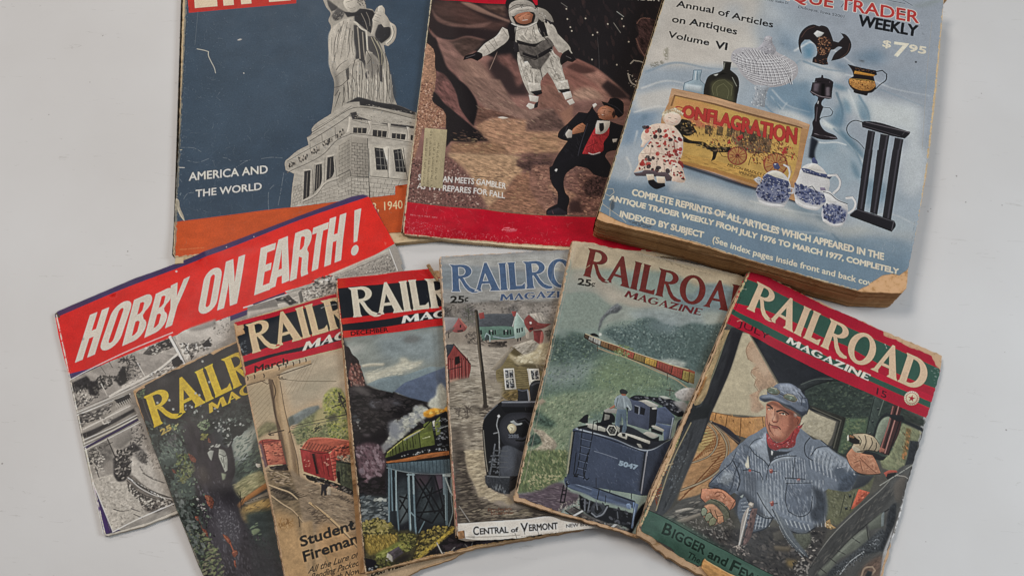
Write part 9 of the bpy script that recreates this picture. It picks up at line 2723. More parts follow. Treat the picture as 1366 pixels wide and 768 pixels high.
m['ops'] = r'''
p 7f8f84 -50-50 1770 0 0 2390-1770 0|n=.06,6,0,1
p b09f82 -9-4 401-51 494-15 768-10 26 236-545-30-229-65-432 90-430 121|soft=2;n=.05,3,-5,3
p a39a8a 31 263 262-9 257 78 401 31 318-40 12 91-636 92-306-5-281 8|soft=4;n=.05,3,-5,3
p 8f9389 14 341 166 14 241 123-50 84-300 15|soft=4
p 7f8b80 45 500 131-55 107-12 107 53 81 25-94 143 3 77-325 95|soft=1;n=.06,1.5,-15,1
p 90968c 484 459 154 2 209-59-192 160-202 95-52 69-16-27 52-131|soft=1.5;n=.06,2,-35,3
p 6f8789 1037 210 65-4 73-102 125-41 109-1 220 33-65 370-310 72-172-159-137-50|soft=1.5;n=.08,3,5,2
p 8a9693 582 524 141-76 145-52 214-18 148-23 165-50 11 173-362 85-322 15|soft=2.5;n=.08,2,-25,2
p a09f8e 1187 353 102-35 108-2-7 119-74 87-73-64|soft=2;a=.5
p 4d6763 396 765 54-61 101-41 71-33 74-80 102-41 136 35 105-15 99-59 148-11 122-51 259 33-52 465-587-11-332-8-150-59|soft=1.2;n=.12,1.5,-15,1
d 3f5b56,5b7771,6f8984,34494a,83998f 405 751 154-102 156-116 239 6 331-91 104-24-96 408-310 44-435-37|n=700;s=.8,2.6;j=90;e=1.4;a=.6
p 6f858a 743 572 142-62 151-3-48 116-174-12|soft=3;a=.6
d 4a6058,7d8f80 405 693 310-160 90 22-176 120-183 65|n=120;s=.7,1.8;j=90;a=.6
p a3a9a0 877 882 142-49 128 3-54 69-146 11|soft=1;n=.15,1.5,-15,2
p 3d5651 1051 608 241-103 0 319-152-32|soft=5;a=.5
p 5f7566 9 909 154-84 105-8 183 70 162 12 166 32 221 53 178 22 69 94-91 238-1179 310 11-433|soft=1;n=.12,1.5,-15,1
p 485f57 3 933 122-80 59-29 87 10 116 48 68 27-49 81-206 138-165 9|soft=2;n=.2,1.5,-5,2
p 7b8b85 4 1189 194-72 278-89 68 26-187 129-215 125-122 9|soft=4;n=.1,2,-25,3
p 6b7c5f 467 974 203-57 225 72 168 68-341 180-259 71-106-125|soft=5;n=.1,2,-15,2
d 4f6658,748a76,3d534b,8a9a84,5d7159 -21 916 268-98 315 97 333 74 259 45-19 158-1089 298-28-282|n=900;s=.8,2.8;ang=-45;j=50;e=2;a=.55
d 3a4f45,2f443d 16 941 235-102 119 70-300 198|n=130;s=1,3;j=70;a=.55
d 879a76,9aa884 341 1098 662-93 123 124-600 183|n=160;s=.7,2.2;ang=-75;j=30;e=2.5;a=.6
p 78857e 12 817 82 92 33-45 37-34-93 17|soft=2
l 9a8b6d 390 904 131 16 150 8 220 40 175 33 112 50|w=1
p 8a4a35 267 810 43 1 100 21 140 12 154 17 184 12 140 14 133 1 58 9 5 110-118-16-206-37-198-35-143-21-108-11-109-16-64-28
p 4d3d30 267 810 38 5-2 46-36-20|n=.1,1,65,1
l 2b211a 267 810 0 31|w=.6
p 8f8d85 305 815 44 8-2 47-44-9|n=.1,1,65,1
l 2b211a 305 815-2 46|w=.6
p 9a9890 347 826 68 9-2 45-65-8|n=.1,1,65,1
l 2b211a 347 826 1 46|w=.6
p 77593b 413 838 68 7-2 52-66-13|n=.1,1,65,1
l 2b211a 413 838 0 46|w=.6
p 6f4a30 479 846 72 6 4 51-76-6|n=.1,1,65,1
l 2b211a 479 846 0 51|w=.6
p 7a6a3d 552 859 55 2 1 40-53 2|n=.1,1,65,1
l 2b211a 552 859 3 44|w=.6
p 984b3a 626 861 74 8-3 49-61-8|n=.1,1,65,1
l 2b211a 626 861 10 49|w=.6
p 806b3c 703 868 94 7-7 58-93-15|n=.1,1,65,1
l 2b211a 703 868-6 50|w=.6
p b08a3e 797 875 97 7-2 57-96-4|n=.1,1,65,1
l 2b211a 797 875-1 60|w=.6
p 8a4137 897 881 127 16 0 70-126-29|n=.1,1,65,1
l 2b211a 897 881 1 57|w=.6
p 934337 1029 896 92 13-5 74-89-17|n=.1,1,65,1
l 2b211a 1029 896-2 70|w=.6
p 8d7b40 1121 909 53 4 1 83-54-11|n=.1,1,65,1
l 2b211a 1121 909 0 76|w=.6
p 7a6a3d 1177 912 45 6 2 89-45-10|n=.1,1,65,1
l 2b211a 1177 912 2 85|w=.6
l 3a2c22 275 823 0 30|w=.25;a=.6
l 3a2c22 297 826 0 30|w=.25;a=.6
l 3a2c22 319 828 1 31|w=.25;a=.6
l 3a2c22 342 831 0 31|w=.25;a=.6
l 3a2c22 364 833 0 32|w=.25;a=.6
l 3a2c22 386 836 1 32|w=.25;a=.6
l 3a2c22 408 838 1 33|w=.25;a=.6
l 3a2c22 431 841 0 33|w=.25;a=.6
l 3a2c22 453 843 1 34|w=.25;a=.6
l 3a2c22 475 846 1 35|w=.25;a=.6
l 3a2c22 498 849 0 35|w=.25;a=.6
l 3a2c22 520 852 1 35|w=.25;a=.6
l 3a2c22 542 855 1 36|w=.25;a=.6
l 3a2c22 564 857 1 36|w=.25;a=.6
l 3a2c22 587 858 1 38|w=.25;a=.6
l 3a2c22 609 860 1 38|w=.25;a=.6
l 3a2c22 632 862 1 39|w=.25;a=.6
l 3a2c22 654 864 1 39|w=.25;a=.6
l 3a2c22 676 866 1 40|w=.25;a=.6
l 3a2c22 699 868 1 40|w=.25;a=.6
l 3a2c22 721 870 1 41|w=.25;a=.6
l 3a2c22 743 872 2 41|w=.25;a=.6
l 3a2c22 766 874 1 42|w=.25;a=.6
l 3a2c22 788 877 1 42|w=.25;a=.6
l 3a2c22 810 879 2 43|w=.25;a=.6
l 3a2c22 833 881 1 44|w=.25;a=.6
l 3a2c22 855 884 2 43|w=.25;a=.6
l 3a2c22 877 886 2 44|w=.25;a=.6
l 3a2c22 900 889 1 44|w=.25;a=.6
l 3a2c22 922 891 1 46|w=.25;a=.6
l 3a2c22 944 894 2 46|w=.25;a=.6
l 3a2c22 966 897 2 46|w=.25;a=.6
l 3a2c22 988 899 2 47|w=.25;a=.6
l 3a2c22 1011 902 1 47|w=.25;a=.6
l 3a2c22 1033 905 1 48|w=.25;a=.6
l 3a2c22 1055 908 2 48|w=.25;a=.6
l 3a2c22 1077 911 2 48|w=.25;a=.6
l 3a2c22 1099 914 2 49|w=.25;a=.6
l 3a2c22 1121 917 2 49|w=.25;a=.6
l 3a2c22 1143 920 2 50|w=.25;a=.6
l c9b993 272 808 137 22 141 13 153 16 184 13 141 14 133 4|w=.5
l 241c17 273 845 146 37 141 22 137 19 201 20 132 28 147 33|w=1
p 1d1c1d 308 800 29-16 33 5 25 22-43 0-32 0|r=.2
p c9cbc2 382 768 18 1 7 18-20 9|r=.3;soft=.3
p 55595d 370 760 0-58 5-60 33-56 44-59 61-30 17-29-30 80-61 30-43 59-15 39-1 81|soft=.5;n=.15,1.5,-55,2
p 63676a 374 725 1-82 31-67 42-71 37-40 48 27-17 29-58 41-37 34-25 42-12 84|soft=.6;n=.2,1,-55,2
l 4a4034 388 887 9 43|w=.7
l 4a4034 997 962 6 55|w=.7
l 4a4034 1038 1085 5 65|w=.7
l 4a4034 1008 1109 67-6|w=.7
d 6b7d4f,8c9a6a 516 893 147-20-14 50-105 8|n=40;s=1,2.4;j=90
d 5a6b45,7d8b5b 598 812 90 19-72 22-67-14|n=30;s=1,2.4;j=90;a=.7
p 77856b -11 1464 427-188 303-60-119 162-186 115-65 146-23 190 20 203-366 93 14-212 9-241|soft=2;n=.12,1.5,-55,2
d 55694f,8d9a78,6b7d60,a3aa88,4a5c48 -27 1435 742-241-167 241-197 161-1 408-351 116-6-351|n=800;s=.8,2.8;ang=-65;j=40;e=2;a=.55
p 3f5548 -15 1539 99 39 111 46-52 44-102-5-47-31|soft=1.5;n=.3,1.5,-15,1
p 3d5246 -7 1769 62-37 49 39-4 32-88 54|soft=.6;n=.3,1.5,-15,1
p 9a8f7c -3 1695 43 10 50-3 56 28 55 27 27 35-26 67-70 48-130 44 11-43 67-59 32-39-20-46-46-30|soft=.5;n=.15,1.5,15,2
d b5aa95,7d7261 -3 1695 204 62 1 102-174 75 82-133|n=60;s=1,3;j=60;a=.7
p 9a8b76 3 1482 34-35 34 18-42 42|soft=.6
p 4b5d45 -17 1956 181-87 65 24 0 101-193 116-41-56|soft=1.5;n=.3,1.5,-15,1
d 37483a,5d6e4c,7f8a63 -19 1946 259-96 91 59 5 126-337 85|n=220;s=1,3.2;ang=65;j=50;a=.6
l 3d4536 203 1839 31 154|w=.5
p 5d6a48 -58 1903 380-94 28 195-23 35-58 54-69 46-67 57-130 34|soft=1;n=.2,1.5,65,2
d 46553a,7d8558,9a9a72,66724b -48 1901 370-92 13 218-167 150-157 41|n=330;s=1,3.4;ang=65;j=40;e=2;a=.65
d 97946c,aba57d 55 2058 257-45-97 103-123 71|n=60;s=1,3;j=60;a=.7
p 544850 5 2239 161-72 101-84 66-16 49 48 89 8-9 51-100 91-31 36-117 0-139-13-54-24|soft=.8;n=.15,1.5,-5,3
d 6d5f66,473c43,7d7075 24 2234 311-157 99 54-144 161-219-22|n=110;s=1,4;ang=-5;j=15;e=4;a=.6
d 8f8880,6b6560,aaa39a,3d3937 327 2235 150-84 54 84-102 71-100-14|n=130;s=.8,2.2;j=90;a=.75
p 413d3c 383 2269 69-45 83 29 261 30 100 13-53 33-259-20|soft=.8;n=.3,1.5,-5,2
d 6b6560,2c2a2b,4b4745 414 2281 420-7 62 22-292 17|n=80;s=1,3;ang=0
l 2a2627 387 2268 59 25|w=1
l 2a2627 442 2226 73 22|w=1
l 2a2627 498 2290 85 14|w=1
l 2a2627 640 2294 62 13|w=1
l b3b5b3 439 2307 79-69|w=1.3
l a8aaa8 739 2324 54-59|w=1.6
l 8d8f8d 698 2289 9 22|w=.6
l 77797a 803 2267 54-86|w=.8
p 14151a 467 2124 47 18 380 20 16 131-76-19-137 6-121-17-85-38|soft=.3;r=.2
d 2b2d33,4a4d55,0e0f12 477 2151 396 6 19 112-338-20|n=70;s=1,4;j=60
l 5b616b 516 2151 15 84|w=1
l 60666f 555 2152 0 77|w=.8
p 3d424b 572 2215 23-64 49-3 54 25-19 63-53 33-33-20|soft=.3;a=.7
p 15161a 600 2179 37-10 26 32-33 38-22-13
l 6f757f 586 2241 38 19 44-31 28-66|w=.9
l 5b616b 602 2139 22 63|w=.8
p 1b1c21 763 2176 53-4 0 58-39 0
l 50555e 778 2181 13 46|w=.6
p 3a4a68 333 2018 564 45 19 83-28-22-287 6-73-21-173-28-21-34|n=.08,2,5,3
p 4c6086 353 2067 241 25 272 18 14 26-270-9-142-23-112-18|soft=.6;a=.8
l 1b1f2b 339 2021 560 52|w=1.1
l 6f83a3 349 2048 241 20|w=.5
p 1a1d27 343 2045 28-12 11 32-26 21|r=.05
l 7f93b3 359 2051 10 9|w=.7
p 3f5377 553 2058 66 7-3 41-54 4
l 14161d 572 1968 14 66|w=.8
l 14161d 690 1987 5 58|w=.8
l 14161d 858 1989 10 67|w=.8
l 14161d 611 2048-1 79|w=.9
l 14161d 670 2082 4 58|w=.6
p 5f7aa3 835 2108 23-15 22 14-10 32-25-4
p 506b96 885 2076 46 8-14 188-14 4-4-115
l 7f9bc0 901 2082 13 172|w=.5
l 7f9bc0 844 2101 21 5 9 27|w=.4
l 1a1b21 337 2086 1 131|w=1.1
l 1a1b21 364 2084 2 127|w=1.1
l 1a1b21 339 2125 24-6|w=1
l 1a1b21 338 2154 26-4|w=1
l 1a1b21 341 2214 26-4|w=1
p 37435f 323 1635 31-24 579 32 4 25 3 345-604 22 13-35-25-334|n=.06,3,55,2
p 33405c 359 1636 567 30 33 342-598 53-24-378|n=.07,4,45,2
p 2f3a54 322 1656 60-6 39 364-71-10|soft=1.5;a=.7
p 2b3348 934 1648 183-153 29-155 37-31-20 154-76 248-89 286-58 16|n=.08,2,55,2
p 24293a 897 1679 40-11 7 304-39 10|soft=.8;a=.8
d 4a5877,2b344b,5f6d8c 361 1646 566 25 17 301-579 56|n=110;s=1,6;ang=55;j=40;e=5;a=.3
d 7f8aa0 469 1792 421-29 15 219-495 28|n=20;s=.5,1.2;a=.5
p 3f4d6d 501 1742 181-6 14 200-198 12|soft=6;a=.6
l 9aa7b5 346 1624 296-2 291 24 174-148|w=.9
l 141823 331 1649 109-15 492 35|w=.8
l 6b7890 520 1763 86 3 103 9|w=.4
l 14161f 397 1620 15 350-9 27 24-1 7-17|w=.8
l 14161f 483 1617-5 383|w=.8
l 1d2433 404 1686 78-1|w=.9
l 5a6988 405 1692 78-1|w=.3
l 1d2433 407 1746 76-1|w=.9
l 5a6988 408 1751 76 0|w=.3
l 1d2433 410 1805 74 0|w=.9
l 5a6988 411 1810 74 1|w=.3
l 1d2433 413 1863 72 1|w=.9
l 5a6988 414 1869 72 1|w=.3
l 1d2433 416 1921 69 2|w=.9
l 5a6988 417 1926 69 3|w=.3
l 1d2433 419 1978 67 3|w=.9
l 5a6988 420 1984 67 3|w=.3
l 8b8a72 323 1661 23 324|w=1.2
l 16171c 337 1652 20 336|w=1
l 8d9aa8 934 1653 1 36|w=.8
l 7f7f86 932 1669 5 325|w=.8
l 191b22 917 1673 7 304|w=1.1
t 7d97ae 729 1821 145 1-143-35|{'t':'5047','part':'number_lettering','b':.35}
l 55627c 721 1664 134 11|w=.6;mn=0,.8,-15,1
l 16181f 383 1815 14 167 20 11 14-19|w=.8
l 16181f 474 1790 5 192 24 19 14-17|w=.8
l 2b3040 572 1968 12 67|w=.8
p 20222a 354 1611 75-37 135-48 200-31 246 49 107-49-184 148-291-21|soft=.3
p a09f94 412 1563 74-15 105 14-16 25-144-3|r=.05
p aaa69a 694 1566 80-10 168 11 3 20-19 11-216 1-32-8
p 15161c 756 1571 190 21-14 46-177-14
p a8a498 841 1616 30-3 20 26-25 1|a=.8
p 101116 353 1606 75-37 12 7-72 52
l 1c1d22 479 1623-7-93 28-18 16 91|w=.8
p 191a20 362 1545 37-53 23-12 8 73-23 11-58-5|r=.1
p 3d4763 721 1264 110-4 66 15 22 209-178-4-14-114|n=.06,2,65,2
p aaa89e 758 1264 70-25 139 17-18 21-51 8-66-20|r=.04
p 1b1c23 721 1259 41-34 123-23 123-22 95 8 71 59 7 52-50 12-111-47-130-31-131 37|r=.08
d 4a4d58,7d8088,2b2d36,15161b 725 1252 201-61 187-5 55 94-84-11-205-38|n=80;s=1,3;ang=10;a=.8
p a6a89f 955 1177 51-10 53 5-49 18|soft=.2
p 16171d 771 1310 47-2 0 65-37-1
p 16171d 823 1306 42 5-1 59-38 0
l 8b94a5 776 1309 37 2 5 62|w=.4
p 1a1b22 898 1285 72-8-8 153-45 44
p 3f4c6c 960 1280 59-27 92 63-9 77-133 13|n=.06,2,15,2
p 45567b 969 1406 134-8-1 101-52 34-18-90-65-15
l 8a98ad 1098 1330-6 172|w=.7
p a8a499 933 1443 14-9 95 12-7 18-58-6
p 15161b 930 1454 105 15-1 26-94-6
p a9a599 878 1521 32-24 94 6-36 31
p 15161b 874 1530 89 10 47-33 2 47-71 8
l 7f8ba0 948 1272 8 14|w=.8
p b5b3a6 915 1292 34-15 5 15-32 11
p 15161b 536 1427 61-5 35 23 9 51-59 15-77 31 18-15|r=.05
p 93918a 535 1417 45-33 61-6-3 39-91 13
p 77766f 550 1445 41 0 0 32-37 20
p 131419 484 1538 114-52 37 32-68 24-59 15
p 7a8b93 615 1283 36-31 42-2 49 46 19 50-28 24-24-20-7 23-61 5-31-35|n=.08,1.2,55,2
p 2a2d2e 630 1219 18-18 37 2 18 12-12 25-29 14-24-16|r=.06
p 8d5b45 650 1244 39-7 0 15-32 5
p 4d6478 641 1378 71-13 19 86 5 94-13 14-15-2-6-98-22-37 2 74 1 63-24-15-18-80|n=.08,1.2,70,2
l 32455a 678 1412 14 92|w=.7
l 9fb0b5 675 1272 24 81|w=.8;soft=.3
l a5b4b8 716 1326 31 29|w=.8
p 1b1b1e 706 1563 33-3 4 25-24 6
p 9b634d 576 1390 39-43 3 27-36 20
p 26282c 707 1340 22 4-3 44|soft=.2
l 3a4a55 630 1284-2 76|w=.5
p 121317 576 1566 10-35 48-18 34 18 16 38-14 35-50 8-28-14
l a5a498 587 1568 14-39 39-7 26 30-9 39-39 8-31-31|w=.8
p 9d9c90 601 1559 22-22 28 14-1 27-29 9|a=.5
l 15161b 605 1553 50 23|w=.7
l 15161b 636 1529-14 61|w=.7
p 8b8b82 654 1513 33 13 2 42-18-17|r=.05
p a7a39d 1079 1130 41-43 78-41 43 12-9 89-80 19-33-13|soft=.4;n=.12,1.5,-15,1
p a9a5a0 1083 1117 65-55 90-27 12 85-88 43-63-6|soft=.5;n=.12,1.5,-15,1
p 8f8d8b 1073 1196 89-33 59 51-34 51-56-29|soft=.8
p 15161a 960 2076 44-41-67 213-30 84-34-30 44-30-1-96|soft=.4
l 14151a 901 2082-5 214|w=.6
t 6a2621 142 298 1489 2-1486-267|{'t':'RAILROAD','f':'r','part':'title_lettering','n':(.07,2,0,1)}
t 6b1f24 529 388 665 2-648-67|{'t':'MAGAZINE','f':'r','part':'subtitle_lettering'}
t 24221f 124 387 110-11-113-46|{'t':'25','part':'price_lettering','b':.4}
t 24221f 240 372 28-3-30-44|{'t':'c','part':'price_lettering','b':.2}
l 24221f 268 331-21 53|w=.35
e bda585 -3-5 198-17 197-33 325-23 444-10|w=1.6;a=.8
l 8b7d66 718-72 172 26 171 31 164-2|w=.6;mn=-.1,1.5,-5,3;a=.8
p b5a285 3 0 191-28-6 26-71 25-65 235-31-101|r=.3;a=.6;soft=.5
l a58a6b 157 231 35-42|w=.4
l 8d7d66 375-55-22 39-33 6|w=.5
d 7d7059,a09078 552-46 670 6 3 23-645-1|n=60;s=.6,1.8;j=60;a=.6
e bfa487 8 3 0 640-1 611-14 514 3 483|w=1.5;a=.9
l a8998a 43 54-11 928 7 1140|w=.4;a=.5
e 9a6f3f 1 2272 309 26 295 22 312 1|w=1.6;a=.95;sc=1.5
s b8ab98 55 51 1416-89-526 2283-910-5|n=40;L=2,8;w=.08,.25;a=.35
l 2a2420 1632 355-80 295-113 361-138 354-135 346-114 448|w=2.5;soft=1.5;a=0'''
MAGS.append(m)
m = dict(name='july', ang=-0.41423, w=168, h=246, t=7, x=0.20233, y=0.33633)
m.update(kind='pulp_magazine', cat='magazine', group='old pulp magazines fanned across the table', label='pulp magazine with green and red July banner and an engine driver in striped jacket', seed=83, spec=.13, wsat=.93, sat=.5, rough=.38, paper=('6f5540','9a7a56','c0a080'), spinecol=('4a3a2e','98806a','bfa98f'), rag=.45, pagerag=.7, regions=[('bottom_strip',[[-14,2263,134,2249,442,2259,710,2261,1003,2254,1401,2252,1656,2433,1078,2458,720,2420,534,2439,329,2442,292,2428,120,2427,29,2426]]),('masthead_band',[[-24,7,-3,-32,74,-53,219,-39,465,-48,710,-36,908,-46,1210,-38,1238,1,1337,-9,1453,8,1564,-12,1645,1,1692,51,1737,91,1750,526,1491,539,1226,542,968,547,623,541,393,541,140,530,-8,523]]),('cover_picture',[[6,530,212,546,616,522,1082,536,1747,520,1747,1166,1769,2032,1193,2170,824,2176,390,2183,114,2202,61,1838]])], outline=[9,-30,75,-53,218,-44,459,-48,717,-37,909,-46,1217,-37,1233,-4,1335,-14,1451,2,1562,-17,1649,-8,1697,49,1751,80,1750,147,1753,319,1754,524,1755,593,1763,686,1763,905,1767,1089,1763,1158,1777,1268,1791,1518,1777,1612,1775,1725,1779,1894,1680,2150,1600,2440,1000,2460,703,2477,536,2433,510,2454,320,2449,115,2427,25,2427,1,2403,-12,2296,-8,2107,9,1629,10,1138,5,703,-3,328,-8,21], pages=[-1,-21,60,-58,457,-55,908,-49,1226,-50,1732,-58,1750,125,1754,524,1758,1160,1800,1884,1680,2160,1600,2460,1000,2480,713,2502,529,2498,279,2492,124,2467,6,2465,-10,2433,-29,2117,-12,1149,-13,690,-22,315], back=[10,10,1660,10,1660,2440,10,2440], spine=[-4,0,-23,323,-14,698,-12,1149,-29,2117,2,2439], stickers=[('torn_page_strip',[531,2395,536,2380,552,2387,640,2391,740,2394,848,2387,925,2425,723,2527,608,2483,539,2452],1.2)])
